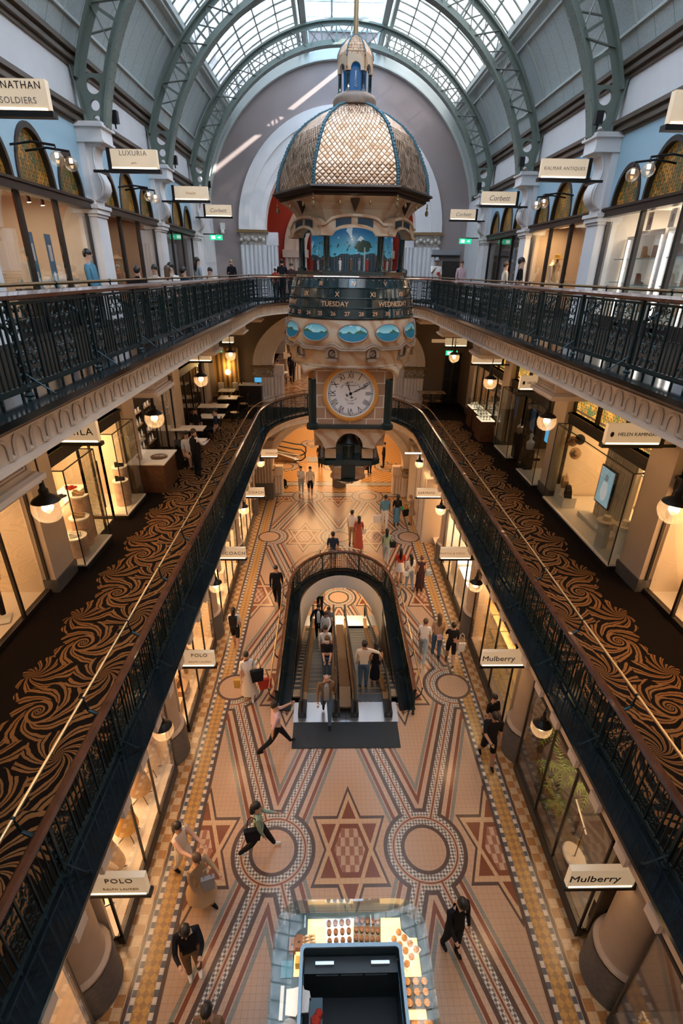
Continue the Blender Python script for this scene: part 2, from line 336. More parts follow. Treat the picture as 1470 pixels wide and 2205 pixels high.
    fwb=x.m('MAXIMUM',x.m('MULTIPLY',x.m('GREATER_THAN',yy,.006),x.m('LESS_THAN',yy,.03)),x.m('MULTIPLY',x.m('GREATER_THAN',yy,.088),x.m('LESS_THAN',yy,.112)))
    far=x.mix(fwb,far,wb); fck=x.m('MAXIMUM',x.m('MULTIPLY',x.m('GREATER_THAN',yy,.036),x.m('LESS_THAN',yy,.082)),x.m('GREATER_THAN',yy,.118))
    chk2=x.checker(x.vec(x.m('MULTIPLY',x.x,.8),x.y,.5),5.6,(.60,.36,.14),(.42,.20,.06)); far=x.mix(fck,far,chk2)
    isfar=x.m('MULTIPLY',x.m('GREATER_THAN',x.y,26.6),x.m('GREATER_THAN',r,.945)); col=x.mix(isfar,col,far)
    nz=x.noise(18,2); f=x.m('MULTIPLY',tile,.35); col=x.mix(f,col,(.10,.06,.04)); col=x.mix(x.m('MULTIPLY',nz,.25),col,(.24,.13,.08)); col=x.mix(.14,col,(.05,.03,.02))
    x.l.new(col,b.inputs['Base Color']); return m
MOS=mosaic()
# ---- swirling carpet
def carpet():
    m,x,b=newmat('swirl_carpet',.95)
    p=1.62; ax=x.m('ABSOLUTE',x.x); wob=x.noise(2.3,3)
    def swirl(cx,off,dirn,arms,tw):
        ty=x.m('SUBTRACT',x.m('FLOORED_MODULO',x.m('SUBTRACT',x.y,off),p),p/2); tx=x.m('SUBTRACT',ax,cx)
        rr=x.m('SQRT',x.m('ADD',x.m('MULTIPLY',tx,tx),x.m('MULTIPLY',ty,ty))); th=x.m('ARCTAN2',ty,tx)
        v=x.m('ADD',x.m('MULTIPLY',x.m('LOGARITHM',x.m('MAXIMUM',rr,.03),2.718),tw*dirn),x.m('MULTIPLY',th,arms)); v=x.m('ADD',v,x.m('MULTIPLY',wob,6.0))
        f=x.m('FRACT',x.m('DIVIDE',v,2*PI)); return rr,f,th
    def leaf(f,lo):   # a tapering blade with darker veins inside each arm
        return x.m('MULTIPLY',x.m('GREATER_THAN',f,lo),x.m('GREATER_THAN',x.m('ABSOLUTE',x.m('SUBTRACT',f,.72)),.05))
    r1,f1,t1=swirl(5.0,YA0,1,8,12.0); r2,f2,t2=swirl(4.35,YA0+p/2,-1,11,9.0); r3,f3,t3=swirl(5.55,YA0+p/2,1,12,8.0)
    r4,f4,t4=swirl(5.05,YA0,1,2,9.0)
    lim=x.m('ADD',.58,x.m('MULTIPLY',x.m('SINE',x.m('MULTIPLY',t1,9)),.05))
    core=x.m('LESS_THAN',r1,.24); disc=x.m('LESS_THAN',r1,lim); left=x.m('LESS_THAN',ax,4.9)
    w1=leaf(f1,.42); w2=leaf(f2,.48); w3=leaf(f3,.5); wc=x.m('GREATER_THAN',f4,.5)
    out=x.m('ADD',x.m('MULTIPLY',w2,left),x.m('MULTIPLY',w3,x.m('SUBTRACT',1,left)))
    on_=x.m('ADD',x.m('MULTIPLY',w1,disc),x.m('MULTIPLY',out,x.m('SUBTRACT',1,disc)))
    on_=x.m('ADD',x.m('MULTIPLY',wc,core),x.m('MULTIPLY',on_,x.m('SUBTRACT',1,core)))
    edge=x.m('ADD',x.m('ADD',5.50,x.m('MULTIPLY',x.m('SINE',x.m('ADD',x.m('MULTIPLY',x.y,2*PI/p),1.2)),.14)),x.m('MULTIPLY',x.m('ABSOLUTE',x.m('SINE',x.m('MULTIPLY',x.y,11))),.12))
    inr=x.m('MULTIPLY',x.m('LESS_THAN',ax,edge),x.m('LESS_THAN',x.y,23.2)); on_=x.m('MULTIPLY',on_,inr)
    nz=x.noise(60,2); g=x.mix(nz,(.15,.07,.025),(.30,.15,.058)); x.l.new(x.mix(on_,(.011,.008,.007),g),b.inputs['Base Color']); b.inputs['Specular IOR Level'].default_value=.04; return m
YA0=.18
CARP=carpet()
# ---- sandstone with warm veins; gold dome scales; painted scenes
def sandstone():
    m,x,b=newmat('veined_sandstone',.55)
    q=x.n.new('ShaderNodeTexWave'); x.l.new(x.tc.outputs['Object'],q.inputs['Vector']); q.inputs['Scale'].default_value=1.1; q.inputs['Distortion'].default_value=9; q.inputs['Detail'].default_value=3; q.bands_direction='DIAGONAL'
    r=x.n.new('ShaderNodeValToRGB'); e=r.color_ramp.elements; e[0].position=.0; e[0].color=(.44,.25,.14,1); e[1].position=.6; e[1].color=(.56,.42,.29,1); x.l.new(q.outputs[1],r.inputs[0]); x.l.new(r.outputs[0],b.inputs['Base Color']); return m
SAND=sandstone()
def scales():
    m,x,b=newmat('gold_scales',.3,.85)
    # local angle and height
    th=x.m('ARCTAN2',x.y,x.x); u=x.m('MULTIPLY',th,14); v=x.m('MULTIPLY',x.z,9)
    a=x.m('FRACT',x.m('ADD',u,v)); c=x.m('FRACT',x.m('SUBTRACT',u,v))
    d=x.m('MINIMUM',x.m('MINIMUM',a,x.m('SUBTRACT',1,a)),x.m('MINIMUM',c,x.m('SUBTRACT',1,c)))
    w=x.n.new('ShaderNodeTexWhiteNoise'); w.noise_dimensions='3D'; x.l.new(x.vec(x.m('FLOOR',x.m('ADD',u,v)),x.m('FLOOR',x.m('SUBTRACT',u,v)),0),w.inputs['Vector'])
    c0=x.mix(w.outputs[0],(.44,.25,.14),(.84,.59,.43)); line=x.m('LESS_THAN',d,.09); x.l.new(x.mix(line,c0,(.20,.11,.06)),b.inputs['Base Color'])
    x.l.new(x.m('ADD',.22,x.m('MULTIPLY',w.outputs[0],.22)),b.inputs['Roughness'])
    bp=x.n.new('ShaderNodeBump'); bp.inputs['Strength'].default_value=.8; bp.inputs['Distance'].default_value=.03; x.l.new(x.m('ADD',x.m('MINIMUM',d,.3),x.m('MULTIPLY',w.outputs[0],.12)),bp.inputs['Height']); x.l.new(bp.outputs[0],b.inputs['Normal']); return m
SCALE=scales()
def tiles(name,c1,c2,bw,rh,mort=(.2,.17,.14),ms=.006,axes='xz',rough=.4):
    m,x,b=newmat(name,rough); A={'x':x.x,'y':x.y,'z':x.z}
    bk=x.n.new('ShaderNodeTexBrick'); x.l.new(x.vec(A[axes[0]],A[axes[1]]),bk.inputs['Vector']); bk.offset=.5; bk.inputs['Scale'].default_value=1; bk.inputs['Mortar Size'].default_value=ms
    bk.inputs['Brick Width'].default_value=bw; bk.inputs['Row Height'].default_value=rh; bk.inputs['Mortar'].default_value=(*mort,1); bk.inputs['Color1'].default_value=(*c1,1); bk.inputs['Color2'].default_value=(*c2,1); x.l.new(bk.outputs[0],b.inputs['Base Color']); return m
CLTILE=tiles('clock_stone_tiles',(.36,.20,.12),(.48,.30,.19),.42,.3,(.7,.62,.52),.012)
LTILE=tiles('far_hall_tiles',(.22,.08,.04),(.45,.30,.16),.2,.2,(.12,.05,.03),.01,'xy',.25)
# ================================================================ the building
def vpath(xe,ys,ry,y0=-3.2,dn=.7,n=28,oy=0):
    # outline of the void: (x,y,nx,ny) with the normal pointing away from the void
    P=[]; k=max(2,int((ys-y0)/dn))
    for i in range(k): P.append((-xe,y0+(ys-y0)*i/k,-1,0))
    for i in range(n+1):
        a=PI-PI*i/n; nx,ny=cos(a)*ry,sin(a)*xe; L=math.hypot(nx,ny); P.append((xe*cos(a),ys+ry*sin(a),nx/L,ny/L))
    for i in range(1,k+1): P.append((xe,ys+(y0-ys)*i/k,1,0))
    return P
YS,RY=20.6,4.35
def slab(name,z0,z1,xe,ys,ry,xo,yo,mats,y0=-3.2):
    b=MB(); P=vpath(xe,ys,ry,y0); n=len(P); vs=[];fs=[];mi=[]
    # outer companion point for every inner point
    Q=[]
    for x,y,nx,ny in P:
        if y<=ys+1e-6: Q.append(((-xo if x<0 else xo),y))
        else:
            t=math.atan2((y-ys)/ry,x/xe); tt=t/PI   # 0..1 from right to left
            # walk along the outer rectangle edge
            L1=yo-ys; L=2*L1+2*xo; d=(1-tt)*L
            if d<L1: q=(-xo,ys+d)
            elif d<L1+2*xo: q=(-xo+(d-L1),yo)
            else: q=(xo,yo-(d-L1-2*xo))
            Q.append(q)
    for i in range(n): vs+=[(P[i][0],P[i][1],z1),(*Q[i],z1),(P[i][0],P[i][1],z0),(*Q[i],z0)]
    for i in range(n-1):
        a=i*4; c=a+4
        b_=[(a,c,c+1,a+1),(a+2,a+3,c+3,c+2),(a,a+2,c+2,c)]
        fs+=b_; mi+=[0,1,1]
    b.v=vs;b.f=fs;b.mi=mi
    return st(b.build(name,mats,smooth=False))
# ground floor with the stair well cut out
b=MB(); WX,WS,WR=1.62,16.15,2.3
P=vpath(WX,WS,WR,11.2,n=24)
vs=[];fs=[]
for x,y,nx,ny in P:
    if y<=WS+1e-6: q=(-10 if x<0 else 10,y)
    else:
        t=math.atan2((y-WS)/WR,x/WX)/PI; L1=46-WS; L=2*L1+20; d=(1-t)*L
        q=(-10,WS+d) if d<L1 else ((-10+d-L1,46) if d<L1+20 else (10,46-(d-L1-20)))
    vs+=[(x,y,0),(*q,0)]
for i in range(len(P)-1): a=2*i; fs.append((a,a+2,a+3,a+1))
b.add(vs,fs); b.add([(-10,-4,0),(10,-4,0),(10,11.2,0),(-10,11.2,0)],[(0,1,2,3)])
b.box(-10,-4,-.5,10,11.18,-.02)
st(b.build('floor',MOS,smooth=False))
slab('floor',Z1-.4,Z1,XR+.12,YS,RY+.1,9.6,46,[CARP,M['soff']])
slab('floor',Z2-.5,Z2,XR+.12,YS,RY+.1,9.6,46,[M['carpetd'],M['soff']])
# tiled hall floors past the end wall
st(MB().box(-4.7,YW-1.3,Z1-.01,4.7,45,Z1+.012).build('floor',LTILE)); 
# fascia, ledge and cornice round each void
def fascia(z,deep,name,frieze):
    P=vpath(XR,YS,RY)
    o=MB().sweep([(.25,z+.012),(-.35,z+.012),(-.35,z-.05),(-.2,z-.05)],P).build(name,M['marble']); st(o,'polished dark marble ledge under the gallery railing','ledge')
    if frieze:
        o=MB().sweep([(-.34,z-.05),(-.33,z-.07),(-.27,z-.09),(-.24,z-.115),(-.18,z-.13),(-.16,z-.15)],P).build('trim_2',M['mould']); st(o)
        b=MB().sweep([(-.16,z-.15),(-.18,z-.155),(-.18,z-.17),(-.10,z-.18),(-.10,z-.44),(-.15,z-.455),(-.16,z-.50),(-.08,z-.52),(.5,z-.52)],P)
        # blind arcade
        seg=0.30; acc=0; 
        for i in range(len(P)-1):
            x0,y0,nx,ny=P[i]; x1,y1=P[i+1][:2]; L=math.hypot(x1-x0,y1-y0)
            while acc<L:
                t=acc/L; px,py=x0+(x1-x0)*t,y0+(y1-y0)*t; tx,ty=(x1-x0)/L,(y1-y0)/L; nx2,ny2=nx*(1-t)+P[i+1][2]*t,ny*(1-t)+P[i+1][3]*t
                pts=[]
                for u,w in [(-.10,-.42),(-.10,-.31)]+[(.10*-cos(a*PI/6),-.31+.10*sin(a*PI/6)) for a in range(1,6)]+[(.10,-.31),(.10,-.42)]:
                    pts.append((px+tx*u-nx2*.115,py+ty*u-ny2*.115,z+w))
                b.tube(pts,.022,4,cap=True); b.sph((px+tx*.15-nx2*.105,py+ty*.15-ny2*.105,z-.41),.032,6)
                acc+=seg
            acc-=L
        st(b.build('trim_1',M['cream']))
    else:
        b=MB().sweep([(-.33,z-.05),(-.30,z-.10),(-.25,z-.12),(-.25,z-.2),(-.2,z-.24),(-.2,z-.42),(.6,z-.42)],P); st(b.build('trim_3',M['cream']))
        b=MB()
        for i in range(len(P)-1):
            x,y,nx,ny=P[i]
            if y>YS-2: b.sph((x-nx*.2,y-ny*.2,z-.33),.05,6)
            elif i%1==0: b.box(x-nx*.25-.03,y-.12,z-.41,x-nx*.25+.03,y+.12,z-.25)
        st(b.build('trim_4',M['cream']))
fascia(Z2,.8,'trim_5',True); fascia(Z1,.45,'trim_6',False)
# ---------------------------------------------------------------- balustrades
def lenpath(P):
    S=[0]
    for i in range(len(P)-1): S.append(S[-1]+math.hypot(P[i+1][0]-P[i][0],P[i+1][1]-P[i][1]))
    def at(s):
        s=max(0,min(S[-1]-1e-6,s))
        lo=0
        while S[lo+1]<s: lo+=1
        t=(s-S[lo])/(S[lo+1]-S[lo]); A,B=P[lo],P[lo+1]
        nx,ny=A[2]*(1-t)+B[2]*t,A[3]*(1-t)+B[3]*t; L=math.hypot(nx,ny)
        return A[0]*(1-t)+B[0]*t,A[1]*(1-t)+B[1]*t,nx/L,ny/L
    return S[-1],at
def scrolls(b,x0,x1,z0,z1,r=.0095,rows=5):
    w=(x1-x0)/2; cx=(x0+x1)/2; h=(z1-z0)/rows
    for i in range(rows):
        zc=z0+h*(i+.5); s=1 if i%2==0 else -1
        for sd in (-1,1):
            q=w*.46
            pts=[(cx+sd*(w*.5+q*cos(t)*(.45+.55*t/5.2)),0,zc+s*(h*.45*sin(t)*(.45+.55*t/5.2))) for t in [k*.65 for k in range(9)]]
            b.tube(pts,r,4)
        b.sph((cx,0,zc+s*h*.3),.013,4)
def panel_mesh(L,H,rows=5,bars=3):
    b=MB(); sw=L*.29; r=.011
    for x in (0,sw,2*sw): b.box(x-r,-r,.0,x+r,r,H)
    scrolls(b,r,sw-r,.12,H-.02,rows=rows); scrolls(b,sw+r,2*sw-r,.12,H-.02,rows=rows)
    for i in range(bars):
        x=2*sw+(L-2*sw)*(i+1)/(bars+1); b.cyl((x,0,.12),(x,0,H),.012,5); b.sph((x,0,H*.55),.018,5)
        b.sph((x,0,H*.3),.013,5)
    b.box(0,-.012,.10,L,.012,.125); b.box(0,-.012,H-.03,L,.012,H)
    n=int(L/.06)
    for i in range(n): b.sph((L*(i+.5)/n,-.0,.095),.016,4)
    return b
def balustrade(name,label,P,z,H,brass=.33,panelL=.825,ends=(0,0),bh=.06):
    root=thing(name,label,'railing',(0,0,0))
    S,at=lenpath(P); 
    MB().sweep([(.055,z+H-.045),(.065,z+H-.01),(.03,z+H+.022),(-.03,z+H+.022),(-.065,z+H-.01),(-.055,z+H-.045),(0,z+H-.06),(.055,z+H-.045)],P).build('handrail',M['mahog'],root)
    b=MB().tube([(x+nx*brass,y+ny*brass,z+H+bh) for x,y,nx,ny in P],.02,8); b.build('brass_rail',M['brass'] if z<8 else M['brassd'],root)
    MB().sweep([(.02,z+.07),(.02,z+.1),(-.02,z+.1),(-.02,z+.07),(.02,z+.07)],P).build('bottom_rail',M['teal'],root)
    n=max(1,round(S/panelL)); L=S/n; first=None
    for i in range(n):
        x0,y0,_,_=at(i*L); x1,y1,_,_=at((i+1)*L); a=math.atan2(y1-y0,x1-x0)
        if first is None:
            first=panel_mesh(L,H-.07).build('panel',M['teal'],root,(x0,y0,z),a)
        else:
            c=first.copy(); COL.objects.link(c); c.parent=root; c.location=(x0,y0,z); c.rotation_euler=(0,0,a)
    k=max(1,round(S/1.65)); first=None; fs=None; fb=None
    for i in range(k+1):
        x,y,nx,ny=at(S*i/k); a=math.atan2(ny,nx)-PI/2   # local +y = away from the void
        if first is None:
            b=MB(); b.box(-.022,-.022,0,.022,.022,H-.05); b.sph((0,0,.1),.04,6); b.lathe([(.03,0),(.05,.02),(.03,.05)],n=8)
            first=b.build('post',M['teal'],root,(x,y,z),a)
            b=MB(); b.tube([(0,.02,.25),(0,-.10,.16),(0,-.22,.07),(0,-.27,.035),(0,-.30,.05),(0,-.295,.075),(0,-.27,.07)],.009,5); b.tube([(0,.02,.25),(0,.0,.30),(0,-.035,.31),(0,-.05,.28)],.008,5)
            fs=b.build('scroll_stay',M['teal'],root,(x,y,z),a)
            b=MB(); b.tube([(0,.02,.62),(0,brass*.55,.72),(0,brass*.9,.80),(0,brass,H+bh)],[.022,.03,.02,.01],6); b.sph((0,brass,H+bh),.03,6)
            fb=b.build('rail_bracket',M['teal'],root,(x,y,z),a)
        else:
            for q in (first,fs,fb):
                c=q.copy(); COL.objects.link(c); c.parent=root; c.location=(x,y,z); c.rotation_euler=(0,0,a)
    return root
balustrade('balustrade','ornate dark iron railing with mahogany handrail around the upper gallery, level with the clock drum',vpath(XR,YS,RY),Z2,RH)
balustrade('balustrade','ornate dark iron railing with mahogany handrail around the carpeted middle gallery',vpath(XR,YS,RY),Z1,RH)
# ---------------------------------------------------------------- end wall with its stack of arches
b=MB(); b.archhole(-7,7,Z2,21.5,0,3.55,13.5,YW,YW+.7,30,0); st(b.build('wall_back',M['purple'],smooth=False))
b=MB(); b.archhole(-9.5,9.5,Z1,Z2-.5,0,3.5,7.4,YW,YW+.7,24,0,rz=2.25); st(b.build('wall_back',M['brownw'],smooth=False))
b=MB(); b.archhole(-9.5,9.5,0,Z1-.4,0,3.75,1.75,YW,YW+.7,24,0,rz=2.9); st(b.build('wall_back',M['cream'],smooth=False))
def archtrim(z,ro,ri,zs,m,sz=1,label=''):
    o=thing('archway',label,'archway',(0,YW,z))
    b=MB()
    n=5
    for i in range(n):
        r0=ri+(ro-ri)*i/n; r1=ri+(ro-ri)*(i+1)/n; dep=.10+.05*(i%2)+.03*i
        b.arch(0,zs-z,r0,r1,-dep,.72 if i==0 else .05,n=36,sz=sz)
    b.build('archivolt',m,o)
    for s in (-1,1):
        q=MB(); x0,x1=sorted((s*ri,s*ro)); top=zs-z-.62
        q.box(x0,-.06,0,x1,.4,top); q.box(x0-.04,-.16,0,x1+.04,.4,.3)
        k=6
        for i in range(k):
            cx=x0+(x1-x0)*(i+.5)/k; q.lathe([(.5*(x1-x0)/k*.86,0),(.5*(x1-x0)/k*.86,top)],(cx,-.07,0),8)
        q.build('fluted_pilaster',m,o)
        q=MB(); q.lathe([(.62,0),(.66,.04),(.64,.1),(.7,.42),(.78,.5)],((x0+x1)/2,.16,top),4,rot=PI/4,sx=.95*(x1-x0),sy=.55); 
        for i in range(7):
            cx=x0+(x1-x0)*(i+.5)/7; q.sph((cx,-.2,top+.2+.08*(i%2)),.09,6)
        q.build('capital',mat('carved_capital',(.55,.52,.48),.7,noise=.35,ns=14,bump=.6) if z>10 else mat('carved_capital_warm',(.42,.33,.24),.7,noise=.3,ns=14,bump=.6),o)
        MB().box(x0-.1,-.28,top+.5,x1+.1,.4,top+.6).build('abacus',M['brassd'],o)
        q=MB(); s2=s*(ri-.28); xa,xb=sorted((s*ri,s*(ri-.5))); q.box(xa,.35,0,xb,.7,top); q.box(xa-.03,.3,top,xb+.03,.7,top+.55)
        for i in range(3): q.lathe([(.07,0),(.07,top)],(xa+(xb-xa)*(i+.5)/3,.33,0),8)
        q.build('inner_pilaster',m,o)
    return o
archtrim(Z2,4.7,3.5,13.5,M['white'],label='great white moulded arch on fluted pilasters behind the clock dome')
archtrim(Z1,4.45,3.45,7.4,M['cream'],.66,'cream moulded arch at the end of the carpeted gallery')
archtrim(0,4.15,3.7,1.75,M['cream'],.78,'pale arch over the ground floor passage below the clock')
# halls beyond
b=MB()
for z,h,c in ((Z1,4.6,0),(Z2,8,1)):
    for s in (-1,1): b.box(s*5.4-.1,YW+.7,z,s*5.4+.1,44,z+h,c)
    b.box(-5.4,44,z,5.4,44.2,z+h,c)
    b.box(-5.4,YW+.7,z+h,5.4,44,z+h+.1,0)
st(b.build('wall_hall',[M['cream'],M['red']],smooth=False))
b=MB()
for s in (-1,1): b.box(s*8-.1,YW+.7,0,s*8+.1,46,5.1)
b.box(-8,46,0,8,46.2,5.1); st(b.build('wall_hall',[M['cream']],smooth=False))
b=MB(); b.archhole(-5.4,5.4,Z2,18.6,0,1.9,12.9,32.5,33,24,0); st(b.build('wall_hall',[M['red']],smooth=False))
for (z,zs,ri,ro,y,lb) in ((Z2,12.9,1.85,3.1,32.4,'cream arch glimpsed through the great white arch'),(Z1,7.2,2.4,3.3,33.0,'cream arch deep in the hall behind the middle gallery cafe')):
    o=thing('archway',lb,'archway',(0,y,z))
    b=MB()
    for i in range(4): b.arch(0,zs-z,ri+(ro-ri)*i/4,ri+(ro-ri)*(i+1)/4,-.1-.06*(i%2),.6,n=28,sz=1 if z>10 else .8)
    b.build('archivolt',M['cream'],o)
    for s in (-1,1):
        x0,x1=sorted((s*ri,s*ro)); b=MB().box(x0,-.1,0,x1,.5,zs-z-.4)
        for i in range(5): b.lathe([(.1,0),(.1,zs-z-.4)],(x0+(x1-x0)*(i+.5)/5,-.1,0),8)
        b.build('pilaster',M['cream'],o); MB().box(x0-.1,-.25,zs-z-.4,x1+.1,.5,zs-z).build('capital',M['cream'],o)
b=MB(); b.box(-1.8,43.9,Z2+.3,1.8,43.95,Z2+5); b.box(-1.8,43.9,Z1+.5,1.8,43.95,Z1+3.6)
st(b.build('window_1',mat('daylit_window',(.9,.95,1),.5,emit=(.92,.96,1),es=3)))
for z in (Z1+4.3,Z2+7): light('hall_lamp','AREA',(0,31,z-.1),240 if z<11 else 160,(1,.68,.42) if z<11 else (1,.8,.6),3)
light('hall_lamp','AREA',(0,31.5,4.7),750,(1,.58,.25),6,sizey=6)
light('hall_lamp','AREA',(0,40,4.7),600,(1,.62,.32),6,sizey=6)
# ---------------------------------------------------------------- vault : ribs, skin, lantern
ZC=13.7; RL,RU,RS=5.6,6.28,6.55
def ap(r,deg): return (r*cos(math.radians(deg)),ZC+r*sin(math.radians(deg)))
def holeplate(b,quad,c,r,y0,y1,n=20):
    # quad corners in (x,z), circular hole
    def edge(a):
        d=(cos(a),sin(a)); best=1e9
        for i in range(4):
            p,q=quad[i],quad[(i+1)%4]; ex,ez=q[0]-p[0],q[1]-p[1]; den=d[0]*ez-d[1]*ex
            if abs(den)<1e-9: continue
            t=((p[0]-c[0])*ez-(p[1]-c[1])*ex)/den; u=((p[0]-c[0])*d[1]-(p[1]-c[1])*d[0])/den
            if t>0 and -1e-6<=u<=1+1e-6: best=min(best,t)
        return (c[0]+d[0]*best,c[1]+d[1]*best)
    A=sorted([2*PI*i/n for i in range(n)]+[math.atan2(q[1]-c[1],q[0]-c[0])%(2*PI) for q in quad]); vs=[];fs=[]
    for a in A:
        e=edge(a); h=(c[0]+r*cos(a),c[1]+r*sin(a)); vs+=[(h[0],y0,h[1]),(e[0],y0,e[1]),(h[0],y1,h[1]),(e[0],y1,e[1])]
    m=len(A)
    for i in range(m):
        a=4*i; c2=4*((i+1)%m); fs+=[(a,a+1,c2+1,c2),(a+2,c2+2,c2+3,a+3),(a,c2,c2+2,a+2),(a+1,a+3,c2+3,c2+1)]
    b.add(vs,fs)
def make_rib(Y,label):
    o=thing('roof_rib',label,'roof rib',(0,Y,0),group=None)
    a0,a1=math.radians(10),math.radians(170)
    b=MB(); b.arch(0,ZC,RL-.03,RL+.03,-.16,.16,a0,a1,60); b.arch(0,ZC,RL,RL+.17,-.012,.012,a0,a1,60)
    for i in range(90):
        a=a0+(a1-a0)*i/89
        for s in (-1,1): b.sph(((RL-.035)*cos(a),s*.11,ZC+(RL-.035)*sin(a)),.018,4)
    b.build('lower_chord',M['olive'],o)
    b=MB(); b.arch(0,ZC,RU-.03,RU+.03,-.14,.14,math.radians(17),math.radians(163),60); b.arch(0,ZC,RU-.15,RU,-.012,.012,math.radians(17),math.radians(163),60); b.build('upper_chord',M['olive'],o)
    b=MB(); N=25; A=[24+(132)*i/N for i in range(N+1)]
    for i in range(N):
        (x0,z0),(x1,z1)=ap(RL,A[i]),ap(RU,A[i]); (x2,z2),(x3,z3)=ap(RL,A[i+1]),ap(RU,A[i+1])
        b.bar((x0,-.02,z0),(x3,-.02,z3),.02,.085,up=(0,1,0)) if i%2 else b.bar((x1,-.02,z1),(x2,-.02,z2),.02,.085,up=(0,1,0))
        b.bar((x1,.02,z1),(x2,.02,z2),.02,.06,up=(0,1,0)) if i%2 else b.bar((x0,.02,z0),(x3,.02,z3),.02,.06,up=(0,1,0))
        b.bar((x0,0,z0),(x1,0,z1),.06,.03,up=(0,1,0))
    b.build('lattice',M['olive'],o)
    for s in (-1,1):
        b=MB()
        zs=[14.70,14.93,15.20,15.62]; xi=[5.52,5.48,5.41,5.27]; xo=[5.93,5.95,5.99,6.07]
        for i,(r,) in enumerate(((.075,),(.10,),(.15,))):
            qd=[(s*xi[i],zs[i]),(s*xo[i],zs[i]),(s*xo[i+1],zs[i+1]),(s*xi[i+1],zs[i+1])]
            c=(sum(p[0] for p in qd)/4,sum(p[1] for p in qd)/4); holeplate(b,qd,c,r,-.03,.03)
        b.bar((s*5.93,0,14.68),(s*6.13,0,16.02),.26,.03,up=(1,0,0))
        b.build('gusset_plate',M['olive'],o)
    return o
rl=['nearest grey-green iron roof rib with latticed web, cut off by the top of the photo','middle grey-green iron roof rib with latticed web above the stone caps','farthest grey-green iron roof rib, arching over the mauve end wall']
make_rib(YQ[2],'grey-green iron roof rib nearer than all others, almost above the frame'); 
for k,Y in enumerate(YQ[3:6]): make_rib(Y,rl[k])
b=MB()
for s in (-1,1):
    vs=[];n=12
    for i in range(n+1):
        a=19.5+(41.5-19.5)*i/n; x,z=ap(RS,a); vs+=[(s*x,-3.5,z),(s*x,YW,z)]
    b.add(vs,[(2*i,2*i+1,2*i+3,2*i+2) for i in range(n)])
st(b.build('ceiling',PANEL))
b=MB()
for s in (-1,1):
    for a,w,t in ((25.5,.05,.06),(38.5,.05,.06),(41.5,.16,.12),(43,.09,.2),(74.5,.12,.28),(77,.2,.34)):
        x,z=ap(RS-.03,a); b.bar((s*x,-3.5,z),(s*x,YW,z),w,t)
    for Y in YQ+[YW-.2]:
        vs=[]
        for dy in (-.45,.45):
            for i in range(8):
                a0,a1=25.5+13*i/8,25.5+13*(i+1)/8; p,q=ap(RS-.03,a0),ap(RS-.03,a1); b.bar((s*p[0],Y+dy,p[1]),(s*q[0],Y+dy,q[1]),.05,.05,up=(0,1,0))
st(b.build('trim_7',M['trim_w']))
b=MB()
for s in (-1,1):
    for i in range(16):
        p,q=ap(RS,43+31.5*i/16),ap(RS,43+31.5*(i+1)/16); b.add([(s*p[0],-3.5,p[1]),(s*p[0],YW,p[1]),(s*q[0],YW,q[1]),(s*q[0],-3.5,q[1])],[(0,1,2,3)])
st(b.build('window_2',RG))
b=MB()
for s in (-1,1):
    for a in (49,55.5,62,68.5):
        x,z=ap(RS-.02,a); b.bar((s*x,-3.5,z),(s*x,YW,z),.035,.06)
    y=-3
    while y<YW:
        for i in range(10):
            p,q=ap(RS-.02,43+3.15*i),ap(RS-.02,43+3.15*(i+1)); b.bar((s*p[0],y,p[1]),(s*q[0],y,q[1]),.03,.05,up=(0,1,0))
        y+=.62
st(b.build('trim_8',M['olive']))
b=MB().box(-1.45,-3.5,20.62,1.45,YW,20.64); st(b.build('window_3',SG))
b=MB()
for x in (-1.5,-.45,.45,1.5): b.bar((x,-3.5,20.58),(x,YW,20.58),.07,.12)
y=-3
while y<YW: b.bar((-1.5,y,20.6),(1.5,y,20.6),.05,.06); y+=1.24
b.add([(-1.5,-3.5,20.62),(-1.5,YW,20.62),(-1.62,YW,20.0),(-1.62,-3.5,20.0)],[(0,1,2,3)]); b.add([(1.5,-3.5,20.62),(1.5,19.3,20.62),(1.62,19.3,20.0),(1.62,-3.5,20.0)],[(0,1,2,3)]); b.add([(1.58,19.3,20.3),(1.58,YW,20.3),(1.62,YW,20.0),(1.62,19.3,20.0)],[(0,1,2,3)])  # gap shaped into the right side so a sun streak reaches the wall
st(b.build('trim_9',M['trim_w']))
b=MB(); b.arch(0,ZC,6.04,6.6,YW-.12,YW,0,PI,48); b.arch(0,ZC,5.98,6.05,YW-.2,YW,0,PI,48); st(b.build('trim_10',M['trim_w']))
# outer shell of the building
b=MB()
for q in (-1,1): b.box(q*9.7-.1,-3.7,0,q*9.7+.1,46,15.4); x0,x1=sorted((q*6.35,q*9.8)); b.box(x0,-3.7,14.98,x1,46,15.1)
b.box(-9.8,45.9,0,9.8,46.1,21)
for q in (-1,1): x0,x1=sorted((q*6.3,q*9.7)); b.box(x0,-3.7,0,x1,-.4,15)
st(b.build('wall_outer',M['cream'],smooth=False))
# entrance end behind the camera
st(MB().box(-9.6,-3.7,0,9.6,-3.5,21).build('wall_front',M['cream']))
# ================================================================ side elevations (right side as drawn, left side mirrored)
def side(s): return Matrix.Diagonal((s,1,1,1))
def smb(s): b=MB(); b.M=side(s); return b
SN={1:'right',-1:'left'}
ORD=['nearest','second nearest','third nearest','fourth nearest','farthest','last']
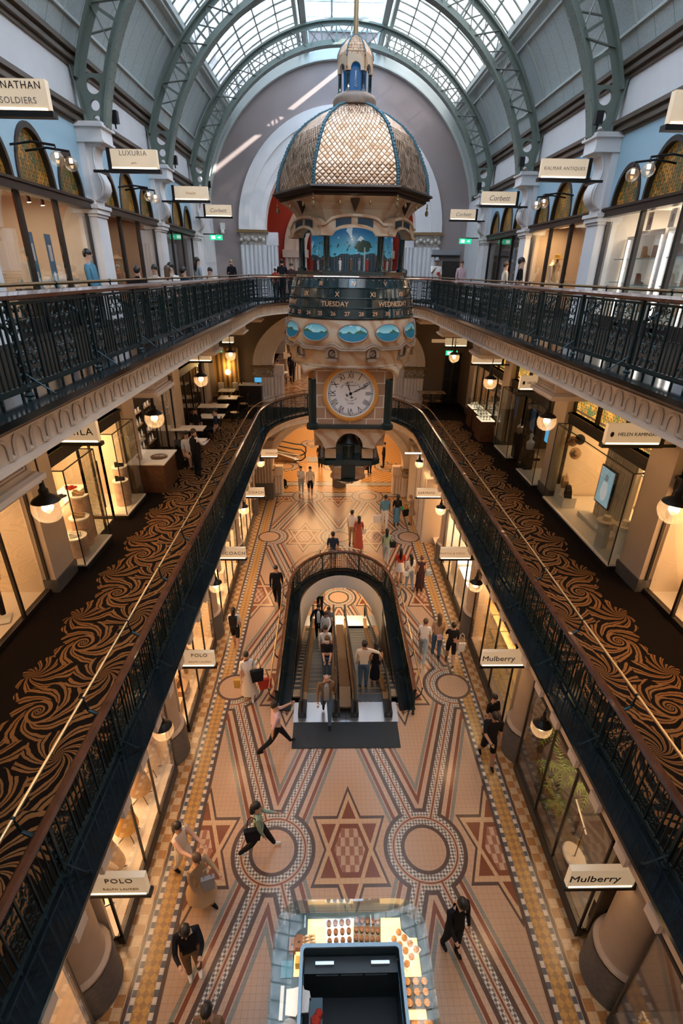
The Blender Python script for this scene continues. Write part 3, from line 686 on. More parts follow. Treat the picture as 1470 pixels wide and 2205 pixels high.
# swap matrix: draw in (x',y',z) with x'->y, y'->x
def swapxy(s): return Matrix(((0,s,0,0),(1,0,0,0),(0,0,1,0),(0,0,0,1)))
for s in (1,-1):
    # --- ground floor columns
    for k,Y in enumerate(YP[1:]):
        if s>0 and k==4: continue   # inside the hoarding
        o=thing('column',f'round stone column on dark base, ground floor {SN[s]}, {ORD[k]} in its row','column',(s*4.85,Y,0))
        MB().lathe([(.60,0),(.60,.06),(.58,.1),(.58,.88),(.56,.93)],n=32).build('base',M['plinth'],o)
        MB().lathe([(.53,.93),(.56,.96),(.55,1.0),(.47,1.03),(.455,1.1),(.44,3.2),(.46,3.25)],n=32).build('shaft',M['stone'],o)
        b=MB().lathe([(.46,3.25),(.5,3.3),(.47,3.36),(.5,3.5),(.62,3.8)],n=32)
        for j in range(14):
            a=2*PI*j/14; b.sph((.52*cos(a),.52*sin(a),3.5),.08,6,sz=1.5); b.sph((.58*cos(a+.2),.58*sin(a+.2),3.68),.07,6)
        b.box(-.62,-.55,3.8,.62,.55,3.9)
        b.build('capital',mat('carved_stone_capital',(.40,.31,.24),.7,noise=.3,ns=14,bump=.6),o)
    for k,Y in enumerate(YP[:-1]):
        b=MB(); b.M=swapxy(s)
        b.archhole(Y,Y+DY,3.9,5.1,Y+DY/2,1.95,3.9,4.72,5.0,18,0,rz=.95)
        for i in range(4): b.arch(Y+DY/2,3.9,1.95+.12*i,2.03+.12*i,4.66+.02*i,4.75,n=24,sz=.5)
        st(b.build('trim_11',M['stone']))
    # --- middle gallery piers and brackets
    for k,Y in enumerate(YP):
        if k>0:
            o=thing('pier',f'tan square pier, middle gallery {SN[s]}, {ORD[k-1]} in its row','pier',(s*6.3,Y,Z1))
            smb(s).box(0,-.42,.3,.9,.42,4.62).box(-.02,-.44,3.5,.9,.44,3.62).build('shaft',M['pier'],o)
            smb(s).box(-.035,-.455,0,.9,.455,.3).build('skirting',M['plinth'],o)
            o=thing('ceiling_bracket',f'cream panelled beam end under the {SN[s]} upper gallery, {ORD[k-1]} in its row','bracket',(s*3.63,Y,Z2-.52))
            b=smb(s); b.box(0,-.44,-.26,2.7,.44,0.02); b.build('beam',M['cream'],o)
            b=smb(s)
            for e,z0,z1 in ((.04,-.29,-.26),(.09,-.35,-.29),(.05,-.39,-.35)): b.box(-e,-.44-e,z0,2.7,.44+e,z1)
            b.build('bottom_moulding',M['cream'],o)
            b=smb(s)
            for q in (0,1):
                m=.08+.06*q; b.bar((-.01,-.44+m,-.25+m*.6),(-.01,.44-m,-.25+m*.6),.03,.02); b.bar((-.01,-.44+m,-.02-m*.6),(-.01,.44-m,-.02-m*.6),.03,.02)
                for e in (-1,1): b.bar((-.01,e*(.44-m),-.25+m*.6),(-.01,e*(.44-m),-.02-m*.6),.02,.03)
            b.build('inset_panel',M['cream'],o)
    # --- upper gallery piers
    for k,Y in enumerate(YQ[2:]):
        o=thing('pier',f'white pier with scroll console, upper gallery {SN[s]}, {ORD[k]} in its row','pier',(s*5.98,Y,Z2))
        smb(s).box(0,-.3,0,.6,.3,4.1).box(-.02,-.32,0,.6,.32,.25).build('shaft',M['white'],o)
        b=smb(s)
        for e,z0,z1 in ((.03,2.28,2.34),(.07,2.34,2.44),(.11,2.44,2.52)): b.box(-e,-.3-e,z0,.6,.3+e,z1)
        b.build('necking',M['white'],o)
        b=smb(s)
        prof=[(0,2.62),(-.08,2.64),(-.2,2.72),(-.27,2.85),(-.26,3.0),(-.19,3.15),(-.14,3.35),(-.16,3.55),(-.24,3.72),(0,3.72)]
        b.prism(prof,-.2,.2,'y'); 
        for e in (-.21,.21): b.tube([(x*.8,e,z) for x,z in prof[:-1]],.02,4)
        b.build('console',M['white'],o)
        b=smb(s)
        for e,z0,z1 in ((-.12,3.66,3.72),(0,3.72,3.76),(-.03,3.76,4.0),(.03,4.0,4.05),(.0,4.05,4.1)): b.box(-.45-e,-.34-e,z0,.6,.34+e,z1)
        b.build('cap_block',M['white'],o)
        if k in (1,2,3):
            q=thing('loudspeaker',f'small black speaker clamped above the {SN[s]} stone cap, {ORD[k]} in its row','speaker',(s*5.45,Y+(.35 if s<0 else -.42),Z2+4.1))
            MB().box(-.08,-.07,.1,.08,.07,.34).build('cabinet',M['black'],q); MB().cyl((0,0,0),(0,0,.12),.02).build('stand',M['black'],q)
    # --- upper walls
    b=smb(s)
    b.box(6.13,-3.5,14.95,6.35,YW,15.75); st(b.build(f'wall_{SN[s]}',M['white'],smooth=False))
    b=smb(s)
    for e,z0,z1 in ((.03,14.66,14.72),(.12,14.72,14.8),(.09,14.8,14.86),(.18,14.86,14.95)): b.box(6.13-e,-3.5,z0,6.3,YW,z1)
    for e,z0,z1 in ((.05,15.72,15.8),(.14,15.8,15.88),(.10,15.88,15.94),(.2,15.94,16.04)): b.box(6.13-e,-3.5,z0,6.3,YW,z1)
    st(b.build('trim_12',M['mould']))
    b=smb(s); b.cyl((6.0,-3.5,16.62),(6.0,YW,16.62),.07,10); st(b.build('trim_13',mat('brown_rail',(.30,.15,.08),.35)))
    b=smb(s); x,z=ap(RS,19.5); b.add([(6.13,-3.5,16.0),(6.13,YW,16.0),(x,YW,z),(x,-3.5,z)],[(0,1,2,3)]); st(b.build(f'wall_{SN[s]}',mat('pale_teal_band',(.34,.44,.46),.5)))
    # upper gallery shopfronts between piers
    for k,Y in enumerate([YQ[1]]+YQ[2:]):
        y0,y1=Y+.3,Y+DY-.3
        if y1>YW: y1=YW
        nb=f'{SN[s]} side upper gallery bay {k}'
        W=y1-y0
        if k==4:
            b=smb(s); b.box(6.13,y0,Z2,6.4,y1,14.7); st(b.build(f'wall_{SN[s]}',M['white'],smooth=False)); continue
        # blue wall with three arches
        b=MB(); b.M=swapxy(s); cs=[(y0+W*.17,.58,.80),(y0+W*.5,.70,1.0),(y0+W*.83,.58,.80)]; zs=Z2+2.62
        edges=[y0,y0+W*.325,y0+W*.675,y1]
        for i,(c,r,rz) in enumerate(cs): b.archhole(edges[i],edges[i+1],zs,14.7,c,r,zs,6.13,6.3,14,0,rz=rz)
        st(b.build(f'wall_{SN[s]}',M['bluew'],smooth=False))
        o=thing('fanlight',f'three arched leaded windows, upper gallery {SN[s]}, {ORD[k]} bay','window',(s*6.13,y0,zs))
        for i,(c,r,rz) in enumerate(cs):
            b=MB(); b.M=swapxy(s); b.arch(c-y0,0,r-.07,r,-.03,.12,n=18,sz=rz/r); b.build('arched_frame',M['dark'],o)
            b=smb(s); n=14; b.add([(.08,c-y0,0)]+[(.08,c-y0+(r-.05)*cos(PI*j/n),(rz-.05)*sin(PI*j/n)) for j in range(n+1)],[(0,j+1,j+2) for j in range(n)]); b.build('leaded_glass',ST2,o)
        smb(s).box(-.1,0,-.2,.15,W,.0).box(-.14,0,-.06,.1,W,-.02).build('transom',M['dark'],o)
    # middle gallery fanlights
    for k,Y in enumerate(YP[:-1]):
        y0,y1=Y+.42,Y+DY-.42; W=y1-y0
        o=thing('fanlight',f'amber leaded fanlight, middle gallery {SN[s]}, {(["under the camera"]+ORD)[k]} bay','window',(s*6.5,y0,Z1+2.75))
        for i in range(3):
            c=W*(i+.5)/3; b=smb(s); n=12; r=W/6-.06
            b.add([(.06,c-r,0),(.06,c+r,0)]+[(.06,c+r*cos(PI*j/n),.55+.5*sin(PI*j/n)) for j in range(n+1)],[tuple([0,1]+list(range(2,n+3)))]); b.build('leaded_glass',ST1,o)
            b=MB(); b.M=swapxy(s); b.arch(c,.55,r,r+.07,-.02,.1,n=16,sz=.5/r); b.box(c-r-.07,-.02,0,c-r,.1,.55); b.box(c+r,-.02,0,c+r+.07,.1,.55); b.build('arched_frame',M['dark'],o)
        smb(s).box(-.1,0,-.3,.14,W,.0).box(-.14,0,-.06,.1,W,.0).build('transom',M['dark'],o)
        b=MB(); b.M=swapxy(s); 
        for i in range(3):
            c=y0+W*(i+.5)/3; b.archhole(y0+W*i/3,y0+W*(i+1)/3,Z1+3.28,Z1+4.63,c,W/6-.03,Z1+3.3,6.5,6.6,10,0,rz=.53)
        st(b.build('wall_'+SN[s],M['dark'],smooth=False))
# ---------------------------------------------------------------- shop rooms
def room(s,x0,x1,y0,y1,z0,z1,wall,floor,e,col=WARM,ceil=None,side_w=None):
    b=smb(s)
    b.box(x1,y0,z0,x1+.08,y1,z1,0); b.box(x0+.05,y0-.05,z0,x1,y0,z1,0); b.box(x0+.05,y1,z0,x1,y1+.05,z1,0); b.box(x0+.05,y0,z1,x1,y1,z1+.06,0); b.box(x0,y0,z0-.06,x1,y1,z0,1)
    st(b.build('wall_shop',[wall,floor],smooth=False))
    if e: light('shop_light','AREA',(s*(x0+x1)/2,(y0+y1)/2,z1-.12),e,col,min(1.2,x1-x0-.3),(0,0,0),(y1-y0)*.7)
# ground floor rooms
GM=[(M['shopw'],M['shopf'],90),(M['shopw'],M['paper'],210),(M['shopw'],M['shopf'],170),(M['shopw'],M['shopf'],220),(M['shopw'],M['shopf'],160)]
for s in (1,-1):
    for k,Y in enumerate(YP[:-1]):
        y0,y1=Y+.62,Y+DY-.62
        w,f,e=GM[k]
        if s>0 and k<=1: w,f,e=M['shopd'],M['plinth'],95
        if s>0 and k==3: w,f,e=mat('cool_shop_wall',(.75,.74,.72),.6),M['shopf'],200
        room(s,4.5,6.6,Y+.62,Y+DY-.62,.3,3.35,w,f,e)
        if s>0 and k==4: continue
        o=thing('shop_window',f'glazed ground floor shopfront on the {SN[s]}, {(["behind the kiosk"]+ORD)[k]} bay between round columns','shop window',(s*4.42,y0,0))
        W=y1-y0
        smb(s).box(-.03,0,0,.1,W,.28).build('plinth',M['dark'],o)
        g=smb(s); g.box(0,.03,.3,.015,W-.03,3.0); g.build('pane',G,o)
        b=smb(s)
        for yy in (0,W*.36,W*.64,W-.03): b.box(-.02,yy,.28,.03,yy+.03,3.05)
        b.box(-.02,0,3.0,.05,W,3.08); b.box(-.02,0,.27,.05,W,.31); b.build('frame',M['dark'],o)
        smb(s).box(.02,0,3.08,.2,W,3.9).build('fascia',M['cream'],o)
# middle gallery rooms and shopfronts
def gal_front(s,k,Y,kind,label):
    y0,y1=Y+.42,Y+DY-.42; W=y1-y0
    o=thing('shop_window',label,'shop window',(s*6.45,y0,Z1))
    if kind=='cases':   # two projecting glass cases with a glazed door between
        for a,c in ((.0,W*.36),(W*.64,W)):
            b=smb(s); b.box(-.38,a,.16,-.37,c,2.45); b.box(-.38,a,.16,.0,a+.01,2.45); b.box(-.38,c-.01,.16,.0,c,2.45); b.box(-.38,a,2.44,0,c,2.45); b.build('case_glass',GC,o)
            b=smb(s)
            for yy in (a,c): b.bar((-.375,yy,.16),(-.375,yy,2.45),.02,.02); b.bar((0,yy,.1),(0,yy,2.5),.05,.05); b.bar((-.375,yy,2.45),(0,yy,2.45),.02,.02)
            b.bar((-.375,a,2.45),(-.375,c,2.45),.02,.02); b.build('case_frame',M['dark'],o)
            smb(s).box(-.4,a,.0,.9,c,.12).build('plinth',M['dark'],o); smb(s).box(-.4,a,.12,.9,c,.16).build('display_floor',M['shopf'],o)
        b=smb(s); b.box(.0,W*.37,.05,.02,W*.63,2.42); b.build('door_pane',G,o)
        b=smb(s)
        for yy in (W*.36,W*.5,W*.64): b.bar((0,yy,0),(0,yy,2.45),.05,.05)
        b.build('door_frame',M['dark'],o)
        for yy in (W*.47,W*.53): smb(s).cyl((-.06,yy,.6),(-.06,yy,1.9),.014,6).build('door_handle',M['black'],o)
    elif kind=='long':
        b=smb(s); b.box(-.38,0,.16,-.37,W*.97,2.45); b.box(-.38,0,.16,0,.01,2.45); b.box(-.38,W*.97,.16,0,W*.97+.01,2.45); b.box(-.38,0,2.44,0,W*.97,2.45); b.build('case_glass',GC,o)
        b=smb(s)
        for yy in (0,W*.97): b.bar((-.375,yy,.16),(-.375,yy,2.45),.02,.02); b.bar((0,yy,.1),(0,yy,2.5),.07,.07); b.bar((-.375,yy,2.45),(0,yy,2.45),.02,.02)
        b.bar((-.375,0,2.45),(-.375,W*.97,2.45),.02,.02); b.build('case_frame',M['dark'],o)
        smb(s).box(-.4,0,.0,1.2,W*.97,.12).build('plinth',M['dark'],o); smb(s).box(-.4,0,.12,1.2,W*.97,.17).build('display_floor',M['shopf'],o)
    elif kind=='open':
        b=smb(s)
        for yy in (0,W*.25,W*.5,W*.75,W): b.bar((0,yy,0),(0,yy,2.45),.06,.06)
        b.build('frame',M['dark'],o); b=smb(s); b.box(0,0,.05,.02,W,2.4); b.build('pane',G,o)
        smb(s).box(-.02,0,0,.1,W,.1).build('plinth',M['dark'],o)
        for yy in (W*.46,W*.54): smb(s).cyl((-.06,yy,.6),(-.06,yy,1.9),.014,6).build('door_handle',M['black'],o)
    return o
LB={-1:['glazed shopfront with tall black door handles, left middle gallery bay under the camera','shoe shop with two projecting glass cases and open light interior, left middle gallery','glazed cafe front in front of bottle shelves, left middle gallery','dark panelled shopfront beyond the cafe tables, left middle gallery'],
    1:['white shopfront with tall door handles and hats inside, right middle gallery, cut by the frame','long glass hat display case on the right middle gallery','dark display window with busts and a blue screen, right middle gallery','jeweller front with brightly lit glass cases, right middle gallery']}
KD={-1:['open','cases','open','open'],1:['open','long','cases','open']}
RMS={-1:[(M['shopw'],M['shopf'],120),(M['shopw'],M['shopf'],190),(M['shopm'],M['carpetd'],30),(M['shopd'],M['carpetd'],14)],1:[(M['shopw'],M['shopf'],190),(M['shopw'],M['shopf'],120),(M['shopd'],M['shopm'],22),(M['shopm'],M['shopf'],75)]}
for s in (1,-1):
    for k in range(4):
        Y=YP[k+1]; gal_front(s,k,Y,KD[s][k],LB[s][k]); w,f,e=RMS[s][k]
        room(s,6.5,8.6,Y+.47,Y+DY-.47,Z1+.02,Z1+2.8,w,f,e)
    b=smb(s); b.box(6.45,YP[5]+.42,Z1,6.6,YW,Z2-.5); st(b.build('wall_'+SN[s],M['brownw'],smooth=False))
# upper gallery fronts
for s in (1,-1):
    for k,Y in enumerate([YQ[1]]+YQ[2:5]):
        y0,y1=Y+.3,Y+DY-.3; W=y1-y0
        lb={1:['white lit shoe shop front cut by the right edge of the photo, upper gallery','upper gallery shoe shop with glowing white display niches on the right','upper gallery hat shop with warm window and dark doorway on the right','upper gallery shop with dark shelves of trinkets on the far right'],-1:['upper gallery shopfront with blue banners on the left edge','upper gallery glassware shop with wide dark-framed windows on the left','upper gallery shop with half open dark doors on the left','dark upper gallery shop with bottle shelf, far left']}[s][k]
        o=thing('shop_window',lb,'shop window',(s*6.2,y0,Z2))
        b=smb(s)
        for yy in (0,W*.33,W*.66,W): b.box(-.03,yy-.05,0,.06,yy+.05,2.42)
        b.box(-.03,0,0,.06,W,.3); b.build('frame',M['dark'],o)
        b=smb(s); b.box(0,0,.3,.015,W,2.4); b.build('pane',G,o)
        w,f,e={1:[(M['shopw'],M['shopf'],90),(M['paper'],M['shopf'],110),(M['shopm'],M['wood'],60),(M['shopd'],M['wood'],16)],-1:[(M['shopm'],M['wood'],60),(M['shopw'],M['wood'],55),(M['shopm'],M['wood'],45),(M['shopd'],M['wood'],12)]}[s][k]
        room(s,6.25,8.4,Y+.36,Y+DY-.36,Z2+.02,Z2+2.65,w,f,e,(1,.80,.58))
    # end bay doorways beside the arch
    b=smb(s); b.box(5.9,YQ[5]+.3,Z2,6.1,YW,Z2+4.1); st(b.build('wall_'+SN[s],M['white'],smooth=False))
# ================================================================ signs and pendant lamps
SIGNF=mat('sign_face',(.74,.62,.48),.5,emit=(1,.72,.42),es=.32); SIGNG=mat('sign_glow',(1,.85,.6),.4,emit=(1,.72,.42),es=5)
def sign(s,x0,x1,Y,z,h,lines,label,style='plain',upper=False):
    w=x1-x0; o=thing('shop_sign',label,'sign',(s*(x0+x1)/2,Y,z))
    pn=MB().box(-w/2,-.05,.03,w/2,.05,h).build('glowing_panel',SIGNF,o)
    MB().box(-w/2-.04,-.07,-.05,w/2+.04,.07,.02).build('base_bar',M['black'],o)
    MB().box(-w/2+.03,-.055,.02,w/2-.03,.055,.05).build('light_strip',SIGNG,o)
    MB().box(s*(w/2+.02)-.03,-.06,-.05,s*(w/2+.02)+.05,.06,h+.02).box(s*w/2-.02,-.03,-.05,s*(w/2+.4),.03,.0).box(s*(w/2+.30)-.02,0,-.04,s*(w/2+.30)+.02,.62 if upper else .05,0).build('bracket',M['black'],o)
    n=len(lines)
    for i,(t,sz,c) in enumerate(lines):
        tx=text(t,sz,c,pn,(-s*.13 if z<5 else (.2 if t=='MILA' else 0),-.052,.03+h*(1-(i+.5)/n*.9)-.02 if n>1 else h*.52),shear=.25 if style=='script' else 0,sx=1,spacing=1.15 if style=='plain' else 1.0)
    if style=='mask': MB().sph((-w*.40,-.055,h*.52),.038,10,sz=1.4,sy=.2).build('emblem',M['ink'],pn)
    d=light('sign_light','AREA',(s*(x0+x1)/2,Y,z-.07),3 if not upper else 1.5,WARM,w*.8,None,.08)
    return o
I=M['ink']; Go=mat('sign_gold_ink',(.45,.28,.1),.5)
ys=[4.58,9.52,14.47,19.42,24.2]
sign(1,3.30,4.38,ys[0],3.0,.46,[('Mulberry',.22,I)],'glowing Mulberry sign over the palm window, the nearer of the two','serif')
sign(1,3.28,4.35,ys[1],3.03,.46,[('Mulberry',.22,I)],'glowing Mulberry sign over the watch cases, the farther of the two','serif')
sign(1,3.23,4.27,ys[2],3.14,.42,[('MARTIN & STEIN',.10,Go)],'glowing MARTIN & STEIN sign on the right of the ground floor')
sign(1,3.20,4.25,ys[3],3.20,.40,[('GERMANI',.15,I)],'glowing GERMANI sign by the white hoarding')
sign(-1,3.28,4.34,ys[0],3.0,.46,[('POLO',.15,I),('RALPH LAUREN',.07,Go)],'glowing POLO sign, lowest and nearest on the left of the ground floor')
sign(-1,3.26,4.22,ys[1],3.06,.44,[('POLO',.14,I),('RALPH LAUREN',.07,Go)],'glowing POLO sign farther along, right above the handbag window')
sign(-1,3.25,4.20,ys[2],3.14,.42,[('COACH',.17,I)],'glowing COACH sign, nearest of the three')
sign(-1,3.22,4.16,ys[3],3.20,.40,[('COACH',.16,I)],'glowing COACH sign, middle of the three')
sign(-1,3.12,3.98,ys[4],3.28,.40,[('COACH',.15,I)],'glowing COACH sign, farthest, against the fluted pier')
sign(-1,4.85,5.9,9.3,8.80,.42,[('MILA',.20,I)],'glowing MILA sign hanging over the shoe shop')
sign(1,4.85,5.95,9.3,8.82,.42,[('    HELEN KAMINSKI',.098,I)],'glowing HELEN KAMINSKI sign hanging over the near end of the hat case','mask')
sign(1,4.93,6.0,14.4,8.80,.40,[('    HELEN KAMINSKI',.098,I)],'second HELEN KAMINSKI sign, partly hidden behind the cream beam end','mask')
sign(1,4.87,6.0,19.4,8.72,.36,[('VCJEWELS',.10,Go)],'glowing gold-lettered sign over the jeweller')
sign(1,4.8,5.8,24.0,8.76,.36,[('mr',.16,Go)],'small glowing sign at the far right end of the middle gallery')
sign(-1,4.9,5.85,19.4,8.72,.30,[('Cafe',.12,Go)],'glowing sign over the far cafe tables on the left')
sign(-1,4.85,5.4,24.0,8.80,.28,[('Tea',.1,Go)],'little glowing sign at the far left end of the middle gallery')
gi=mat('sign_grey_ink',(.25,.22,.2),.5)
sign(-1,4.25,5.30,8.55,13.68,.36,[('PETER NATHAN',.115,I),('TOY SOLDIERS',.10,gi)],'PETER NATHAN TOY SOLDIERS sign cut by the left edge',upper=True)
sign(-1,4.25,5.28,13.3,13.75,.38,[('LUXURIA',.13,gi),('paris',.05,gi)],'LUXURIA sign on the upper left gallery',upper=True)
sign(-1,4.25,5.30,18.3,13.72,.38,[('Vivaldi',.10,Go)],'sign with tiny orange script on the upper left gallery',upper=True)
sign(-1,4.45,5.5,23.45,13.72,.42,[('Corbett',.20,gi)],'script Corbett sign on the far upper left, by the mauve wall','script',upper=True)
sign(1,4.2,5.3,8.55,13.68,.40,[('KALMAR',.13,gi)],'KALMAR sign cut by the right edge of the photo',upper=True)
sign(1,4.2,5.25,13.3,13.73,.38,[('KALMAR ANTIQUES',.092,gi)],'KALMAR ANTIQUES sign on the upper right gallery',upper=True)
sign(1,4.3,5.4,18.5,13.75,.38,[('Corbett',.20,gi)],'script Corbett sign on the upper right, nearer of the two','script',upper=True)
sign(1,4.4,5.42,23.5,13.75,.38,[('Corbett',.19,gi)],'script Corbett sign on the upper right, against the mauve wall','script',upper=True)
# pendant lamps
def lamp(x,y,z,label,top,r=.2,group=None,e=22):
    o=thing('pendant_lamp',label,'lamp',(x,y,z),0,group)
    gb=MB().sph((0,0,0),r,20,t0=0,t1=PI*.68).build('glass_globe',GG,o)
    MB().lathe([(r*.90,r*.52),(r*.8,r*.66),(r*.45,r*.88),(r*.3,r*1.0),(r*.3,r*1.3),(r*.18,r*1.45),(r*.12,r*2.2)],n=20).build('metal_cap',M['black'],o)
    MB().cyl((0,0,r*2.2),(0,0,top-z),.012,6).lathe([(.07,top-z-.05),(.05,top-z)],n=10).build('stem',M['black'],o)
    MB().cyl((0,0,-r*.05),(0,0,r*.45),r*.22,10).build('bulb',M['lampg'],gb)
    light('lamp_light','POINT',(x,y,z-.02),e,WARM,.07)
for i,Y in enumerate((6.0,10.4,14.6,19.3)):
    for s in (-1,1): lamp(s*4.15,Y,8.97,f'globe pendant lamp under the {SN[s]} upper gallery, {ORD[i]} in its row',Z2-.5,group='globe lamps over the carpeted gallery',e=38)
for i,Y in enumerate((6.85,11.7,16.65,21.6)):
    for s in (-1,1): lamp(s*3.62,Y,3.92,f'globe pendant lamp by the {SN[s]} ground floor shops, {ORD[i]} in its row',Z1-.4,group='globe lamps over the mosaic floor',e=(28,48,78,85)[i])
for s in (-1,1):
    for i,Y in enumerate((10.9,15.9)):
        for j in (0,1):
            xx=s*(5.35-.02*j); o=thing('wall_globe_lamp',f'{["left","right"][j] } globe of the twin lamp on the {SN[s]} upper gallery, {["near","far"][i]} pair','lamp',(xx,Y+.5*j,13.55))
            MB().sph((0,0,0),.12,14).build('glass_globe',GG,o); MB().cyl((0,0,.02),(0,0,.09),.03,8).build('bulb',M['lampg'],o)
            MB().tube([(0,0,.12),(0,0,.2),(s*.4,0,.25),(s*.8,0,.2)],.02,6).build('arm',M['black'],o)
# exit signs
for (x,y,z,lb) in ((-5.6,23.6,8.55,'green exit sign left of the far globe lamp, middle gallery'),(5.0,23.4,8.55,'green exit sign on the right of the middle gallery'),(-5.35,24.5,13.05,'green exit sign on the upper left gallery'),(5.35,24.5,13.05,'green exit sign on the upper right gallery')):
    o=thing('exit_sign',lb,'sign',(x,y,z)); MB().box(-.26,-.03,-.1,.26,.03,.1).build('green_box',M['exitg'],o)
    b=MB(); b.box(-.2,-.04,-.06,-.04,-.03,.06); b.add([(.06,-.036,-.015),(.14,-.036,-.015),(.14,-.036,-.05),(.2,-.036,0),(.14,-.036,.05),(.14,-.036,.015),(.06,-.036,.015)],[(0,1,2,3,4,5,6)]); b.build('pictogram',mat('exit_white',(.9,1,.95),.4,emit=(.8,1,.9),es=1.2),o)
    (MB().box(-.02,-.02,.1,.02,.02,1.6) if z<10 else MB().box(-.6 if x<0 else 0,-.02,.1,0 if x<0 else .6,.02,.14)).build('hanger',M['black'],o)
# ================================================================ the great hanging clock
CK=thing('hanging_clock','huge ornate hanging clock with gold scaled dome and white roman dial','clock',(.04,13.6,0))
def cp(b,name,m,par=None,**k): return b.build(name,m,par or CK,**k)
GLB=mat('glossy_green_black',(.012,.03,.035),.12,.2,spec=.8,coat=.5)
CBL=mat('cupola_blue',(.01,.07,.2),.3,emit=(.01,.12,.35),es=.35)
# dome
prof=[(1.72,13.38),(1.705,13.6),(1.66,13.8),(1.58,13.98),(1.45,14.25),(1.28,14.50),(1.05,14.70),(.74,14.88),(.42,15.0)]
cp(MB().lathe(prof,n=6),'dome',SCALE,smooth=False)
b=MB()
for j in range(6):
    a=PI*j/3; b.tube([(r*cos(a)*1.005,r*sin(a)*1.005,z) for r,z in prof],.035,6)
    for i in range(len(prof)-1):
        for t in (0,.25,.5,.75):
            r=prof[i][0]*(1-t)+prof[i+1][0]*t; z=prof[i][1]*(1-t)+prof[i+1][1]*t; b.sph(((r+.03)*cos(a),(r+.03)*sin(a),z),.03,5)
cp(b,'dome_rib',mat('verdigris_rib',(.05,.13,.17),.5,.3))
cp(MB().lathe([(1.66,13.22),(1.72,13.25),(1.70,13.28),(1.80,13.30),(1.78,13.33),(1.86,13.36),(1.84,13.40),(1.70,13.42)],n=6),'eave_cornice',mat('dark_bronze',(.05,.03,.022),.35,.4),smooth=False)
cp(MB().lathe([(1.18,12.70),(1.26,12.85),(1.36,13.0),(1.5,13.12),(1.68,13.22)],n=6),'eave_soffit',SAND,smooth=False)
for j in range(6):
    a=PI*j/3+PI/6; b=MB().lathe([(0,-.17),(.11,.06),(.13,.08),(0,.10)],(1.32*cos(a),1.32*sin(a),13.10),10); cp(b,'cone_ornament',mat('dark_bronze',(.05,.03,.022)))
for j in range(6):
    b=MB(); a=PI*j/3; x,y=1.74*cos(a),1.74*sin(a); b.cyl((x,y,13.06),(x,y,13.24),.015,5); b.sph((x,y,13.05),.04,8,sz=1.6); b.sph((x,y,13.15),.025,6)
    for t in (-.31,.31):
        a2=a+t; rr=1.6; q=MB().sph((rr*cos(a2)*.93,rr*sin(a2)*.93,13.1),.03,6,sz=1.5); cp(q,'small_drop',M['brassd'])
    cp(b,'pendant_drop',M['brassd'])
# arched frieze with blue slots
b=MB(); b2=MB()
for j in range(6):
    a=PI*j/3+PI/6; ap_=1.36*cos(PI/6)
    Mx=Matrix.Rotation(a-PI/2,4,'Z')@Matrix.Translation((0,ap_,0))
    b.M=Mx; b2.M=Mx
    us=[-.72,-.62,-.5]+[-.48+.96*i/12 for i in range(13)]+[.5,.62,.72]
    lo=lambda u: 12.5+ (0.17*math.sqrt(max(0,1-(u/.48)**2)) if abs(u)<.48 else 0)
    hi=lambda u: 12.74+(0.17*(math.sqrt(max(0,1-(u/.62)**2))))
    for u,v in zip(us[:-1],us[1:]):
        for y0,y1,d0,d1 in ((-.12,.1,0,0),(.08,.15,.0,-.20),(.08,.14,.20,0)):
            if d0==0 and d1==0: q=[(u,lo(u)),(v,lo(v)),(v,hi(v)),(u,hi(u))]
            elif d1: q=[(u,lo(u)),(v,lo(v)),(v,lo(v)+.045),(u,lo(u)+.045)]
            else: q=[(u,hi(u)-.05),(v,hi(v)-.05),(v,hi(v)),(u,hi(u))]
            b.prism(q,y0,y1,'y')
    for sd in (-1,1):
        b2=MB(); b2.M=Mx
        for i in range(6):
            u=sd*(.07+.055*i); v=sd*(.07+.055*(i+1)); b2.prism([(u,lo(u)+.06),(v,lo(v)+.06),(v,hi(v)-.07),(u,hi(u)-.07)],.095,.115,'y')
        cp(b2,'frieze_slot',mat('dark_blue_slot',(.01,.035,.06),.2))
b.M=None
cp(b,'frieze',SAND)
